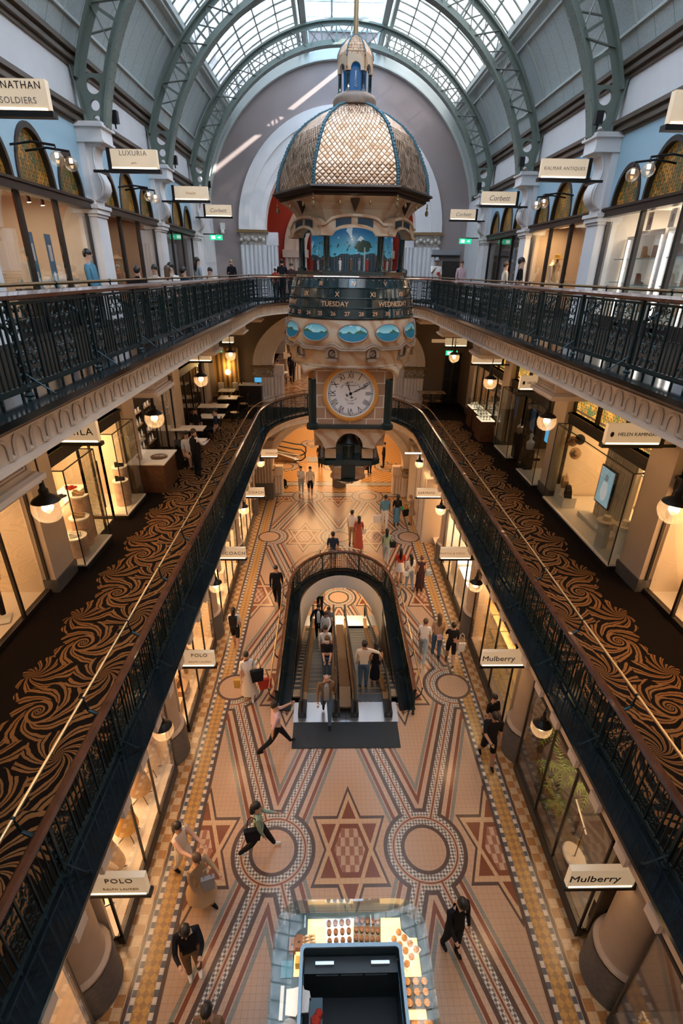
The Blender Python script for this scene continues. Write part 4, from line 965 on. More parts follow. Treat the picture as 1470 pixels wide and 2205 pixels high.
# stage with painted scenes
def scene_mat():
    m,x,b=newmat('painted_scenes',.35)
    z=x.z; th=x.m('ARCTAN2',x.y,x.x); nz=x.noise(3.0,3); hor=x.m('ADD',12.13,x.m('MULTIPLY',x.m('SUBTRACT',nz,.5),.25))
    t=x.m('DIVIDE',x.m('SUBTRACT',z,12.0),.65,clamp=True)
    r=x.n.new('ShaderNodeValToRGB'); e=r.color_ramp.elements; e[0].position=.1; e[0].color=(.06,.30,.42,1); e[1].position=.9; e[1].color=(.01,.09,.22,1); x.l.new(t,r.inputs[0])
    cl=x.m('GREATER_THAN',x.noise(5,4),.63); sky=x.mix(x.m('MULTIPLY',cl,.5),r.outputs[0],(.5,.62,.66))
    tree=x.noise(11,4,x.vec(x.m('MULTIPLY',th,1.2),x.m('MULTIPLY',z,1.0),2)); tm=x.m('MULTIPLY',x.m('GREATER_THAN',tree,.60),x.m('LESS_THAN',x.m('ABSOLUTE',x.m('SUBTRACT',z,12.27)),.14)); sky=x.mix(tm,sky,(.012,.03,.03)); tx=x.m('DIVIDE',x.m('SUBTRACT',x.x,.22),.24); tz=x.m('DIVIDE',x.m('SUBTRACT',z,12.32),.15); crown=x.m('LESS_THAN',x.m('ADD',x.m('ADD',x.m('MULTIPLY',tx,tx),x.m('MULTIPLY',tz,tz)),x.m('MULTIPLY',x.noise(22,3),1.2)),1.25); sky=x.mix(crown,sky,(.01,.03,.025)); trk=x.m('MULTIPLY',x.m('LESS_THAN',x.m('ABSOLUTE',x.m('SUBTRACT',x.x,.26)),.014),x.m('LESS_THAN',z,12.3))
    tr=x.m('GREATER_THAN',x.m('SINE',x.m('MULTIPLY',th,95)),.95); low=x.mix(x.m('MULTIPLY',tr,.5),(.008,.02,.03),(.15,.2,.22))
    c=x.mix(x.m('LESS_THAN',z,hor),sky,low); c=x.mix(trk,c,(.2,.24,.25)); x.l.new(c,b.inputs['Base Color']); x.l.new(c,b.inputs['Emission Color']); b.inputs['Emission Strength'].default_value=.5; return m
cp(MB().lathe([(.98,11.78),(.98,12.75)],n=6),'painted_backdrop',scene_mat(),smooth=False)
cp(MB().lathe([(0,11.72),(1.36,11.72),(1.36,11.80),(1.28,11.82),(0,11.82)],n=6),'stage_floor',GLB,smooth=False)
for j in range(6):
    a=PI*j/3; b=MB(); b.lathe([(.11,11.8),(.11,11.86),(.075,11.9),(.07,12.5),(.1,12.55),(.1,12.6)],(1.2*cos(a),1.2*sin(a),0),12); cp(b,'corner_column',GLB)
for j in range(6):
    a0=PI*j/3+PI/6
    for i,t in enumerate((-.32,-.05,.16,.35) if j!=5 else (-.3,-.15,-.02,.12,.25,.38)):
        r=1.03*cos(PI/6)/cos(t); x,y=r*cos(a0+t),r*sin(a0+t); b=MB(); c=[M['cwhite'],M['cbrown'],M['cgrey'],M['cred']][(i+j)%4]
        b.lathe([(.0,0),(.03,.01),(.028,.12),(.036,.2),(.012,.215)],(x,y,11.82),7,k=0); b.sph((x,y,12.06),.02,6,k=1); b.bar((x-.04,y,11.98),(x+.04,y-.01,11.93),.012,.012,0)
        cp(b,'figurine',[c,M['skin']])
# drum with four lettered rings
rings=[(11.66,1.40,11.46,1.46),(11.45,1.47,11.25,1.50),(11.24,1.51,11.05,1.53),(11.04,1.54,10.84,1.56)]
CKZ=lambda z: z
for i,(za,ra,zb,rb) in enumerate(rings):
    cp(MB().lathe([(ra-.03,za+.0),(ra,za),(rb,zb+.02),(rb+.02,zb+.01),(rb+.02,zb-.005),(rb-.04,zb-.01)],n=72),'dial_ring',GLB)
def ctext(s,size,ang,z,r,m,par=CK,name='numeral',tilt=0):
    cu=bpy.data.curves.new(name,'FONT'); cu.body=s; cu.size=size; cu.extrude=.004; cu.align_x='CENTER'; cu.align_y='CENTER'; cu.resolution_u=2; cu.offset=.002
    t=bpy.data.objects.new(name,cu); me=bpy.data.meshes.new_from_object(t); bpy.data.objects.remove(t); bpy.data.curves.remove(cu); a0=math.radians(ang)
    for v in me.vertices:
        x,y,w=v.co; th=a0+x/r; rr=r+w-y*tilt; v.co=(rr*cos(th),rr*sin(th),z+y)
    me.materials.clear(); me.materials.append(m); o=bpy.data.objects.new(name,me); COL.objects.link(o); o.parent=par
GN=mat('copper_numeral',(.72,.42,.26),.35,.5)
rom=['I','II','III','IIII','V','VI','VII','VIII','IX','X','XI','XII']
rom[3]='IV'
for i in range(12):
    ctext(rom[i],.13,-90+30*(i-3)+0,11.555,1.445,GN,tilt=.3); ctext(rom[i],.14,-90-14+31*(i-9) if i>7 else -90-14+29.9*(i-9),11.34,1.495,GN,tilt=.15)
for i,d in enumerate(['MONDAY','TUESDAY','WEDNESDAY','THURSDAY','FRIDAY','SATURDAY','SUNDAY']): ctext(d,.15,-106+55*(i-1) if i<3 else -106+51.4*(i-1),11.14,1.53,GN,tilt=.1)
for d in range(1,32): ctext(str(d),.12,-95+11.8*(d-27),10.94,1.562,GN,tilt=.1)
b=MB()
for i in range(60):
    a=2*PI*i/60; b.sph((1.415*cos(a),1.415*sin(a),11.635),.012,4)
cp(b,'minute_mark',GN)
# stone bowl with oval seascapes
cp(MB().lathe([(1.50,10.84),(1.56,10.80),(1.60,10.6),(1.64,10.4),(1.62,10.30),(1.585,10.12),(1.55,9.95),(1.50,9.84),(1.49,9.80)],n=72),'stone_drum',SAND)
def sea_mat():
    m,x,b=newmat('oval_seascape',.3)
    th=x.m('ARCTAN2',x.y,x.x); nz=x.noise(1.0,3,x.vec(x.m('MULTIPLY',th,5),0,0)); z=x.z
    hill=x.m('ADD',10.52,x.m('MULTIPLY',x.m('MAXIMUM',x.m('SUBTRACT',nz,.40),0),.42))
    t=x.m('DIVIDE',x.m('SUBTRACT',z,10.5),.25,clamp=True); r=x.n.new('ShaderNodeValToRGB'); e=r.color_ramp.elements; e[0].color=(.30,.55,.58,1); e[1].color=(.03,.27,.40,1); x.l.new(t,r.inputs[0])
    cl=x.m('GREATER_THAN',x.noise(7,4),.6); sky=x.mix(x.m('MULTIPLY',cl,.5),r.outputs[0],(.55,.62,.60))
    c=x.mix(x.m('LESS_THAN',z,hill),sky,x.mix(x.noise(18),(.01,.06,.05),(.05,.13,.06))); c=x.mix(x.m('LESS_THAN',z,10.535),c,x.mix(x.noise(22),(.005,.09,.16),(.01,.16,.24)))
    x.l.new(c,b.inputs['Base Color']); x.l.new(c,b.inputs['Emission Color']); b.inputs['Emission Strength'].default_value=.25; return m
SEA=sea_mat()
for j in range(12):
    a0=math.radians(-90+30.5*j if j<=3 else -90+29.8*j); n=28; vs=[];R0=1.64
    def P(u,v,o=0): th=a0+u/1.6; z=10.54+v; rr=1.605-(z-10.6)*.18+o; return (rr*cos(th),rr*sin(th),z)
    b=MB(); vs=[P(0,0,.03)]+[P(.33*cos(2*PI*i/n),.185*sin(2*PI*i/n),.03) for i in range(n)]; b.add(vs,[(0,i+1,(i+1)%n+1) for i in range(n)])
    f=cp(b,'oval_painting',SEA); b=MB().tube([P(.335*cos(2*PI*i/n),.19*sin(2*PI*i/n),.03) for i in range(n)],.016,5,closed=True); b.build('oval_frame',mat('frame_pink_stone',(.32,.2,.17),.5),f)
# scalloped cornice with small round clocks in niches
b=MB()
NI=[-90+17+34*i for i in (-3,-2,-1,0,1,2)]+[-90+125,-90+160,-90+200,-90+235]
def rimz(deg):
    d=min(abs((deg-q+180)%360-180) for q in NI); return 10.20+(.09*max(0,1-(d/6.5)**2) if d<6.5 else 0)
pp=[];m=180
for i in range(m): a=math.radians(i*2); z=rimz((i*2+180)%360-180); pp.append((1.63*cos(a),1.63*sin(a),z))
b.tube(pp,.035,6,closed=True); b.tube([(p[0]*1.015,p[1]*1.015,p[2]-.04) for p in pp],.022,5,closed=True); cp(b,'scalloped_moulding',mat('brown_stone',(.30,.20,.14),.6,noise=.2,ns=10))
cp(MB().lathe([(1.50,9.72),(1.535,9.75),(1.50,9.78)],n=72),'string_moulding',mat('brown_stone',(.3,.2,.14)))
for q in NI:
    a=math.radians(q);
    Mx=Matrix.Translation((1.57*cos(a),1.57*sin(a),10.10))@Matrix.Rotation(a+PI/2,4,'Z')
    b=MB(); b.M=Mx; b.arch(0,0,.085,.15,-.07,.06,n=12); b.box(-.15,-.07,-.1,-.085,.06,0); b.box(.085,-.07,-.1,.15,.06,0); b.box(-.13,-.06,-.2,.13,.05,-.13)
    o=cp(b,'niche',mat('brown_stone',(.3,.2,.14)))
    b=MB(); b.M=Mx; b.arch(0,-.02,0,.085,-.03,-.02,0,2*PI,16); b.build('niche_clock',mat('small_dial',(.32,.2,.14),.4),o)
    b=MB(); b.M=Mx; b.arch(0,-.02,.068,.088,-.045,-.02,0,2*PI,16); b.bar((0,-.05,-.02),(.05,-.05,.03),.008,.012); b.bar((0,-.05,-.02),(-.02,-.05,-.06),.008,.012); b.build('dial_rim',M['dark'],o)
# lower bowl turning from round to square
b=MB(); n=96; rows=9; vs=[]
for j in range(rows):
    t=j/(rows-1)
    for i in range(n):
        a=2*PI*i/n; c,s_=cos(a),sin(a); q=1/max(abs(c),abs(s_)); u=(s_ if abs(c)>abs(s_) else c)*q
        top=(1.49*c,1.49*s_,9.80); hb=1.12; bot=(hb*c*q,hb*s_*q,9.44+.34*math.sqrt(max(0,1-u*u))); e=t**1.25; bz=t
        bulge=.10*sin(PI*t)
        x=top[0]*(1-e)+bot[0]*e+bulge*c; y=top[1]*(1-e)+bot[1]*e+bulge*s_; z=top[2]*(1-bz)+bot[2]*bz-(.05*sin(PI*t)); vs.append((x,y,z))
b.add(vs,[(j*n+i,j*n+(i+1)%n,(j+1)*n+(i+1)%n,(j+1)*n+i) for j in range(rows-1) for i in range(n)]); cp(b,'stone_bowl',SAND)
# square dial box
cp(MB().box(-.9,-.98,8.26,.9,.98,9.75).box(-.98,-.9,8.26,.98,.9,9.75),'dial_box',CLTILE)
b=MB().box(-1.0,-1.02,8.14,1.0,1.02,8.22).box(-1.06,-1.06,8.18,1.06,1.06,8.26)
cp(b,'box_base',GLB)
for sx in (-1,1):
    for sy in (-1,1): cp(MB().lathe([(.15,8.14),(.16,8.2),(.15,8.27),(.1,8.3),(.095,9.4)],(sx*.96,sy*.98,0),14),'corner_pillar',M['teal'])
GRIM=mat('gilt_rim',(.70,.33,.07),.4,.2); DW=mat('dial_enamel',(.80,.79,.80),.4)
for r_ in range(4):

    Mx=Matrix.Rotation(PI/2*r_,4,'Z')
    b=MB(); b.M=Mx; b.arch(0,9.055,.605,.66,-1.07,-.97,0,2*PI,56); b.arch(0,9.055,.645,.70,-1.04,-.97,0,2*PI,56); D=cp(b,'dial_rim',GRIM)
    b=MB(); b.M=Mx; b.arch(0,9.055,0,.61,-1.02,-1.0,0,2*PI,48); D2=cp(b,'dial',DW)
    if r_==0:
        b=MB(); b.arch(0,9.055,.555,.562,-1.026,-1.02,0,2*PI,56); b.arch(0,9.055,.52,.525,-1.026,-1.02,0,2*PI,56)
        for i in range(60):
            a=2*PI*i/60; r1=.555; r0=.525
            b.bar((r0*cos(a),-1.024,9.055+r0*sin(a)),(r1*cos(a),-1.024,9.055+r1*sin(a)),.003,.006)
            if i%5==0: b.arch(.54*cos(a),9.055+.54*sin(a),0,.014,-1.028,-1.02,0,2*PI,8)
        b.build('minute_track',I,D2)
        rn=['XII','I','II','III','IIII','V','VI','VII','VIII','IX','X','XI']
        for i,t in enumerate(rn):
            a=PI/2-2*PI*i/12; x,z=.435*cos(a),9.055+.435*sin(a)
            o=text(t,.20,I,D2,(x,-1.024,z),rot=(PI/2,-(a-PI/2) ,0),ext=.002,name='roman_numeral',sx=.62 if len(t)>2 else .8)
        def arctext(s,size,rad,a_mid,z0,par,flip=False,dz=0):
            L=size*.66
            for i,ch in enumerate(s):
                if ch==' ': continue
                off=(i-(len(s)-1)/2)*L/rad; a=a_mid-off if not flip else a_mid+off
                text(ch,size,I,par,(rad*cos(a),-1.024,z0+rad*sin(a)),rot=(PI/2,-(a-PI/2) if not flip else -(a+PI/2),0),ext=.001,name='maker_lettering')
        arctext('CHRISTOPHER C COOK',.05,.275,PI/2,9.055,D2); text('Clockmaker',.055,I,D2,(.0,-1.024,9.255),ext=.001,shear=.3,name='maker_lettering')
        arctext('IVOR LIMITED',.045,.19,-PI/2,9.055,D2,True); text('SYDNEY',.05,I,D2,(.01,-1.024,8.80),ext=.001,name='maker_lettering')
        def hand(ang,L,w,name):
            b=MB(); d=(sin(ang),cos(ang)); n_=(cos(ang),-sin(ang)); P=lambda t,o:(d[0]*t+n_[0]*o,-1.04,9.055+d[1]*t+n_[1]*o)
            b.tube([P(-.09,0),P(L,0)],.005,4)
            for t0,t1,ww in ((.08,.28*L/.45,w*.5),(.30*L/.45,.62*L,w*.5),(.66*L,.92*L,w)):
                b.tube([P(t0,0),P((t0+t1)/2,ww),P(t1,0)],.005,4); b.tube([P(t0,0),P((t0+t1)/2,-ww),P(t1,0)],.005,4)
            b.sph(P(-.1,0),.02,6); b.tube([P(-.09,.04),P(-.12,.02),P(-.11,0),P(-.12,-.02),P(-.09,-.04)],.006,4); b.arch(0,9.055,0,.035,-1.05,-1.03,0,2*PI,10)
            b.build(name,I,D2)
        hand(math.radians(64),.47,.04,'minute_hand'); hand(math.radians(-17),.31,.045,'hour_hand')
# lower arches, bell, table and tip
b=MB()
for r_ in range(4):
    b.M=Matrix.Rotation(PI/2*r_,4,'Z')
    for sx in (-1,1):
        P=[(sx*.0,8.14),(sx*.96,8.14),(sx*.93,8.02),(sx*.80,7.86),(sx*.70,7.72),(sx*.66,7.55),(sx*.36,7.55)]+[(sx*.36*cos(PI/2*i/8),7.62+.38*sin(PI/2*i/8)) for i in range(9)]
        k=len(P)
        # fan into strips for a clean concave shape
        arc=P[7:]; outer=[(sx*.66,7.58),(sx*.68,7.66),(sx*.72,7.75),(sx*.78,7.84),(sx*.86,7.94),(sx*.93,8.02),(sx*.96,8.14),(sx*.5,8.14),(0,8.14)]
        for i in range(8): b.prism([arc[i],outer[i],outer[i+1],arc[i+1]],-.93,-.55,'y')
        b.prism([(sx*.36,7.55),(sx*.66,7.55),(sx*.66,7.60),(sx*.36,7.64)],-.72,-.5,'y')
b.M=None; cp(b,'stone_arches',SAND)
b=MB()
for sx in (-1,1):
    for sy in (-1,1): b.box(sx*.5-.15,sy*.58-.14,7.24,sx*.5+.15,sy*.58+.14,7.52)
cp(b,'stone_pier',SAND)
b=MB()
for sx in (-1,1):
    for sy in (-1,1): b.box(sx*.5-.18,sy*.58-.17,7.52,sx*.5+.18,sy*.58+.17,7.57)
b.box(-.33,-.45,7.2,.33,.45,7.62); cp(b,'machinery_case',GLB)
cp(MB().lathe([(.27,7.66),(.24,7.70),(.17,7.82),(.14,7.98),(.1,8.03),(0,8.05)],(0,-.5,0),20),'bell',M['black'])
cp(MB().lathe([(0,7.60),(.3,7.60),(.3,7.64),(.26,7.66)],(0,-.5,0),20).cyl((0,-.5,7.2),(0,-.5,7.6),.16,14),'bell_stand',GLB)
b=MB(); b.prism([(-.84,-.62),(-.84,.62),(-.62,.84),(.62,.84),(.84,.62),(.84,-.62),(.62,-.80),(0,-.72),(-.62,-.80)],7.06,7.2,'z'); cp(b,'octagonal_table',GLB)
for sx in (-1,1):
    for (gx,gy) in ((sx*.72,-.5),(sx*.72,.4)):
        b=MB(); b.lathe([(.05,0),(.05,.18),(.03,.26)],(gx,gy,7.2),8); b.sph((gx,gy,7.5),.045,8,k=1); cp(b,'small_statue',[M['cgrey'],M['skin']])
b=MB()
for r_ in range(4):
    for sx in (-.30,.30):
        b.M=Matrix.Rotation(PI/2*r_,4,'Z')@Matrix.Translation((sx,0,0))
        P=[(-.80,7.06),(-.62,7.06),(-.36,7.06),(-.36,6.52),(-.44,6.50),(-.50,6.56),(-.46,6.66),(-.48,6.80),(-.60,6.95)]
        arc=[(-.42,6.50),(-.50,6.56),(-.45,6.66),(-.46,6.78),(-.56,6.92),(-.80,7.0)]; inn=[(-.3,6.50),(-.3,6.56),(-.3,6.66),(-.3,6.78),(-.3,6.92),(-.3,7.06)]
        for i in range(5): b.prism([arc[i],inn[i],inn[i+1],arc[i+1]],-.10,.10,'x')
b.M=None; cp(b,'stone_corbel',SAND)
cp(MB().box(-.34,-.34,6.45,.34,.34,7.06).lathe([(.42,6.50),(.43,6.42),(.20,6.27),(0,6.25)],n=8),'black_core',GLB)
# neck, cupola, little dome
cp(MB().lathe([(.40,14.97),(.46,15.0),(.47,15.1),(.43,15.18),(.36,15.22),(0,15.22)],n=32),'neck_ring',mat('neck_stone',(.22,.15,.11),.4,noise=.2,ns=8))
cp(MB().lathe([(.24,15.22),(.24,15.74)],n=6),'cupola_core',CBL,smooth=False)
for j in range(6):
    a=PI*j/3; cp(MB().lathe([(.05,15.22),(.035,15.27),(.035,15.58),(.055,15.62)],(.32*cos(a),.32*sin(a),0),8),'cupola_column',GLB)
b=MB()
for j in range(6):
    a=PI*j/3+PI/6; b.M=Matrix.Rotation(a-PI/2,4,'Z')@Matrix.Translation((0,.30,0)); b.archhole(-.175,.175,15.56,15.82,0,.10,15.60,-.03,.03,10)
b.M=None; cp(b,'cupola_arches',SAND,smooth=False)
pr=[(.38,15.80),(.37,15.88),(.31,16.0),(.2,16.12),(.05,16.22),(0,16.23)]
cp(MB().lathe(pr,n=6),'cupola_dome',SCALE,smooth=False)
b=MB()
for j in range(6): a=PI*j/3; b.tube([(r*cos(a),r*sin(a),z) for r,z in pr[:-1]],.014,5)
cp(b,'cupola_rib',mat('verdigris_rib',(.05,.13,.17)))
cp(MB().cyl((0,0,16.2),(0,0,20.58),.05,10),'suspension_pole',M['brassd'])
b=MB(); b.tube([(.0+.03*cos(t*3),-.29,15.30+.02*t) for t in range(14)],.012,4); cp(b,'crown_painting',mat('pale_paint',(.6,.65,.6),.5))
# small lamps lighting the stage
light('stage_light','POINT',(.04,12.3,12.45),3,(1,.8,.6),.05)
# ================================================================ stair well with escalators
balustrade('balustrade','curved dark iron railing around the escalator well on the mosaic floor',[p for p in vpath(2.0,WS,2.55,10.75,dn=.6,n=22)],.02,RH,brass=.2,panelL=.62)
P=vpath(2.0,WS,2.55,10.9,dn=.6,n=24)
b=MB(); Q=vpath(WX,WS,WR,10.9,dn=.6,n=24)
vs=[]
for p,q in zip(P,Q): vs+=[(p[0]+p[2]*.1,p[1]+p[3]*.1,.03),(q[0],q[1],.03),(q[0],q[1],-.1)]
b.add(vs,[(3*i+a,3*i+a+1,3*i+a+4,3*i+a+3) for i in range(len(P)-1) for a in (0,1)]); st(b.build('trim_14',M['marble']),'dark marble kerb around the escalator well','kerb')
ZL=-3.6
b=MB().sweep([(0,-.1),(0,-.5),(.12,-.52),(.12,-.62),(.0,-.64)],[q for q in Q if q[1]>WS-.1]); 
vs=[]
m=len(Q)
arch=[i for i,q in enumerate(Q) if q[1]>WS-.1]
# curtain wall with elliptical opening at the far end
for i in arch:
    x,y=Q[i][:2]; zb=-.64-1.1*(abs(x)/WX)**4-.1; vs+=[(x,y,-.5),(x,y,zb),(x,y+.25,zb)]
b.add(vs,[(3*i+a,3*i+a+1,3*i+a+4,3*i+a+3) for i in range(len(arch)-1) for a in (0,1)]); st(b.build('wall_well',M['white']))
b=MB()
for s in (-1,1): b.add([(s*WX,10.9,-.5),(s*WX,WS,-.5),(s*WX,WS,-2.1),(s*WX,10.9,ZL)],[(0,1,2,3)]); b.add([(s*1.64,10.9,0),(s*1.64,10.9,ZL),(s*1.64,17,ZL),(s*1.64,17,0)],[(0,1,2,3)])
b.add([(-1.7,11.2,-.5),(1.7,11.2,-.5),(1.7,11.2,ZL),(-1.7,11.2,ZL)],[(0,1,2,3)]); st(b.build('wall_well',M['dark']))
st(MB().box(-6,11,ZL-.2,6,27,ZL).build('floor',MOS))
b=MB()
for s in (-1,1): b.box(s*5-.1,11,ZL,s*5+.1,27,-.5)
b.box(-5,27,ZL,5,27.2,-.5); st(b.build('wall_lower',M['shopw']))
light('lower_hall_light','AREA',(0,21.5,-.75),330,(1,.68,.38),3,sizey=4)
st(MB().box(-2.3,19.4,ZL,2.4,20.2,ZL+.02).build('trim_15',M['steel']),'steel landing plate at the foot of the escalators','plate')
# mat and landing plate
o=thing('entrance_mat','dark blue ribbed rubber mat on the mosaic at the head of the escalators','mat',(0,9.6,0)); b=MB().box(-1.5,0,.003,1.5,.87,.022,0)
for i in range(60): b.box(-1.49+i*.05,.02,.022,-1.47+i*.05,.85,.026,0)
b.build('ribbed_mat',mat('ribbed_mat',(.012,.022,.032),.7),o)
o=thing('landing_plate','bright steel landing plate between the mat and the moving walkways','plate',(0,10.48,0)); MB().box(-1.52,0,.0,1.55,.74,.02).build('steel_sheet',M['steel'],o); MB().box(.01,0,.02,.02,.74,.023).build('joint_line',M['black'],o)
Y1,Y2=11.25,19.4; SL=ZL/(Y2-Y1-.6)
def inc(y): return 0 if y<Y1+.3 else (ZL if y>Y2-.3 else SL*(y-Y1-.3))
def escalator(x0,x1,label):
    o=thing('moving_walkway',label,'escalator',((x0+x1)/2,Y1,0)); w=(x1-x0)/2
    b=MB(); y=0
    while y<Y2-Y1-.1:
        yy=Y1+y; dy=.4; z0=inc(yy); z1=inc(yy+dy)
        b.add([(-w,y,z0),(w,y,z0),(w,y+dy-.015,z1),(-w,y+dy-.015,z1)],[(0,1,2,3)],0); b.add([(-w,y+dy-.015,z1),(w,y+dy-.015,z1),(w,y+dy,z1),(-w,y+dy,z1)],[(0,1,2,3)],1); y+=dy
    b.build('tread_belt',[mat('grooved_metal',(.13,.16,.19),.4,.7),mat('tread_edge',(.35,.22,.06),.4)],o)
    for s in (-1,1):
        path=[(-.62,.55)]+[(-.62-.18*sin(t*PI/6),.72-.18*cos(t*PI/6)) for t in range(1,6)]+[(-.6,.92),(-.2,.93)]; xx=s*(w+.09)
        pts=[(xx,-.45,.12),(xx,-.66,.2),(xx,-.78,.42),(xx,-.8,.6),(xx,-.72,.8),(xx,-.5,.9),(xx,-.1,.92)]+[(xx,y,inc(Y1+y)+.92) for y in (.3,2,4,6,7.85)]+[(xx,8.3,ZL+.92),(xx,8.75,ZL+.8),(xx,8.9,ZL+.5),(xx,8.7,ZL+.15)]
        b=MB().tube(pts,.045,8); b.build('handrail',M['rubber'],o)
        b=MB(); 
        ys=[-.6,-.1,.3,2,4,6,7.85,8.6]
        for a,c in zip(ys[:-1],ys[1:]): b.add([(xx-.008,a,inc(Y1+a)+.1),(xx-.008,c,inc(Y1+c)+.1),(xx-.008,c,inc(Y1+c)+.88),(xx-.008,a,inc(Y1+a)+.88)],[(0,1,2,3)])
        b.build('glass_side',GR,o)
        b=MB()
        for a,c in zip(ys[:-1],ys[1:]): b.bar((xx-s*.03,a,inc(Y1+a)+.05),(xx-s*.03,c,inc(Y1+c)+.05),.14,.14)
        b.build('skirt',mat('bronze_skirt',(.28,.17,.08),.3,.7),o)
        MB().box(xx-.12,-.62,0,xx+.12,-.1,.22).build('newel_base',M['black'],o)
    return o
escalator(-1.17,-.36,'left moving walkway going down, with glass sides and black handrails')
escalator(.36,1.17,'right moving walkway going down beside the white-shirted couple')
o=thing('divider_deck','bronze deck panel running down between the two moving walkways','panel',(0,Y1,0)); b=MB()
for a,c in ((-.5,.3),(.3,7.85)): b.bar((0,a,inc(Y1+a)+.30),(0,c,inc(Y1+c)+.30),.34,.06)
b.build('deck',mat('bronze_deck',(.13,.075,.04),.25,.7),o)
for s in (-1,1):
    o=thing('side_staircase',f'narrow wooden staircase squeezed along the {SN[s]} side of the escalators','stairs',(s*1.47,Y1,0)); n=20
    for i in range(n):
        y=.4+i*.38; z=-.18*(i+1); b=MB().box(-.14,y,z-.06,.16,y+.42,z,0).box(-.14,y+.30,z,.16,y+.42,z+.006,1); b.build('step',[M['wood2'],M['dark']],o)
# ================================================================ pastry kiosk
K=thing('pastry_kiosk','curved glass pastry counter kiosk with glowing display, at the bottom of the photo','kiosk',(-.08,3.9,0))
def rr(w,d0,d1,r,n=8):
    P=[(-w,d0)]+[(-w+r-r*cos(PI/2*i/n),d1-r+r*sin(PI/2*i/n)) for i in range(n+1)]+[(w-r+r*sin(PI/2*i/n),d1-r+r*cos(PI/2*i/n)) for i in range(n+1)]+[(w,d0)]
    return P
def ringband(w0,d0,w1,d1,y0,r0,r1,za,zb,k=0,b=None):
    b=b or MB(); A=rr(w0,y0,d0,r0); B=rr(w1,y0,d1,r1); n=len(A); vs=[]
    for (x,y),(u,v) in zip(A,B): vs+=[(x,y,za),(u,v,za),(x,y,zb),(u,v,zb)]
    fs=[]
    for i in range(n-1):
        a=4*i;c=a+4; fs+=[(a,c,c+1,a+1),(a+2,a+3,c+3,c+2),(a,a+2,c+2,c),(a+1,c+1,c+3,a+3)]
    return b.add(vs,fs,k)
ringband(1.36,1.42,.82,.72,-3,.5,.08,.03,.78).build('counter_body',mat('kiosk_steel',(.05,.10,.14),.3,.7),K)
ringband(1.34,1.40,.84,.74,-3,.48,.08,.79,.81).build('lit_deck',mat('deck_steel',(.05,.075,.09),.35,.5),K)
ringband(1.36,1.42,1.345,1.405,-3,.5,.49,.80,1.22).build('front_glass',GC,K)
ringband(1.36,1.42,1.0,.98,-3,.5,.2,1.22,1.232).build('glass_top',GC,K)
ringband(.885,.76,.83,.70,-3,.1,.06,1.15,1.19).build('inner_rail',mat('kiosk_rail',(.22,.32,.40),.35,.5),K)
ringband(.87,.74,.83,.70,-3,.08,.06,.0,1.15).build('inner_side',mat('kiosk_inner',(.02,.045,.06),.35,.3),K)
MB().box(-.83,-3,.0,.83,.7,.03).build('kiosk_floor',mat('kiosk_floor',(.008,.012,.016),.6),K)
MB().box(-.78,.77,.81,.95,1.30,.816).box(.9,-.3,.81,1.22,.98,.816).box(-1.0,.45,.81,-.84,.9,.816).build('painted_deck_glow',mat('lit_deck',(.70,.45,.2),.35,emit=(1,.62,.26),es=1.3),K)  # thin emissive sheets paint the warm counter light onto the deck
b=MB().box(-.81,.45,.03,.81,.69,.9)
for i in range(3): b.box(-.6+.42*i,.435,.4,-.22+.42*i,.45,.86)
b.build('back_cabinets',mat('kiosk_cab',(.015,.025,.032),.4),K)
for x0 in (-.62,.35): MB().box(x0,.55,.9,x0+.32,.6,.96).build('vent_grille',M['steel'],K)
b=MB()
for x,y in ((-.05,1.41),(1.35,0),(-1.35,0),(-.98,1.28),(.98,1.28)): b.bar((x,y,.8),(x,y,1.22),.012,.012)
b.build('glass_clamp',M['steel'],K)
light('kiosk_light','AREA',(0,5.05,1.18),14,(1,.66,.33),1.6,(0,0,0),.3); light('kiosk_light','AREA',(1.05,3.9,1.18),8,(1,.66,.33),.3,(0,0,0),1.8); light('kiosk_light','AREA',(-1.05,3.9,1.18),5,(.9,.75,.6),.3,(0,0,0),1.8)
def tray(x,y,w,d,rot,mt,food,n,label,name='pastry_tray',cat='tray'):
    o=thing(name,label,cat,(x,y,.82),rot); MB().box(-w/2,-d/2,0,w/2,d/2,.015).box(-w/2,-d/2,.015,w/2,-d/2+.01,.03).build('board',mt,o)
    for i in range(n[0]):
        for j in range(n[1]):
            px=-w/2+w*(i+.5)/n[0]; py=-d/2+d*(j+.5)/n[1]; b=MB(); b.sph((0,0,.03),.5,8,sz=.05,sx=.8*w/n[0],sy=.8*d/n[1]); c=b.build('pastry',food,o,(px,py,.01))
tray(-.28,4.98,.48,.42,.05,M['steel'],M['choc'],(4,3),'left tray of dark chocolate pastries on the kiosk front')
tray(.24,5.0,.50,.42,-.08,M['dark'],M['choc'],(5,3),'right tray of dark chocolate pastries, slightly tilted')
tray(.86,4.72,.52,.42,-.75,M['paper'],M['food'],(4,3),'white board of round buns on the rounded right kiosk corner')
tray(1.02,4.1,.44,.42,0,M['dark'],M['food'],(3,3),'black tray of golden buns on the right kiosk arm')
tray(1.04,3.55,.40,.42,0,M['wood'],M['food'],(2,4),'wooden tray of brown loaves lower on the right kiosk arm')
tray(-.86,4.86,.3,.16,.2,M['wood2'],M['ccream'],(3,3),'stack of pale eclairs at the rounded left kiosk corner')
def simple(name,label,cat,loc,b,m,rot=0,group=None):
    o=b.build(name,m,None,loc,rot); tag(o,label,cat,group); return o
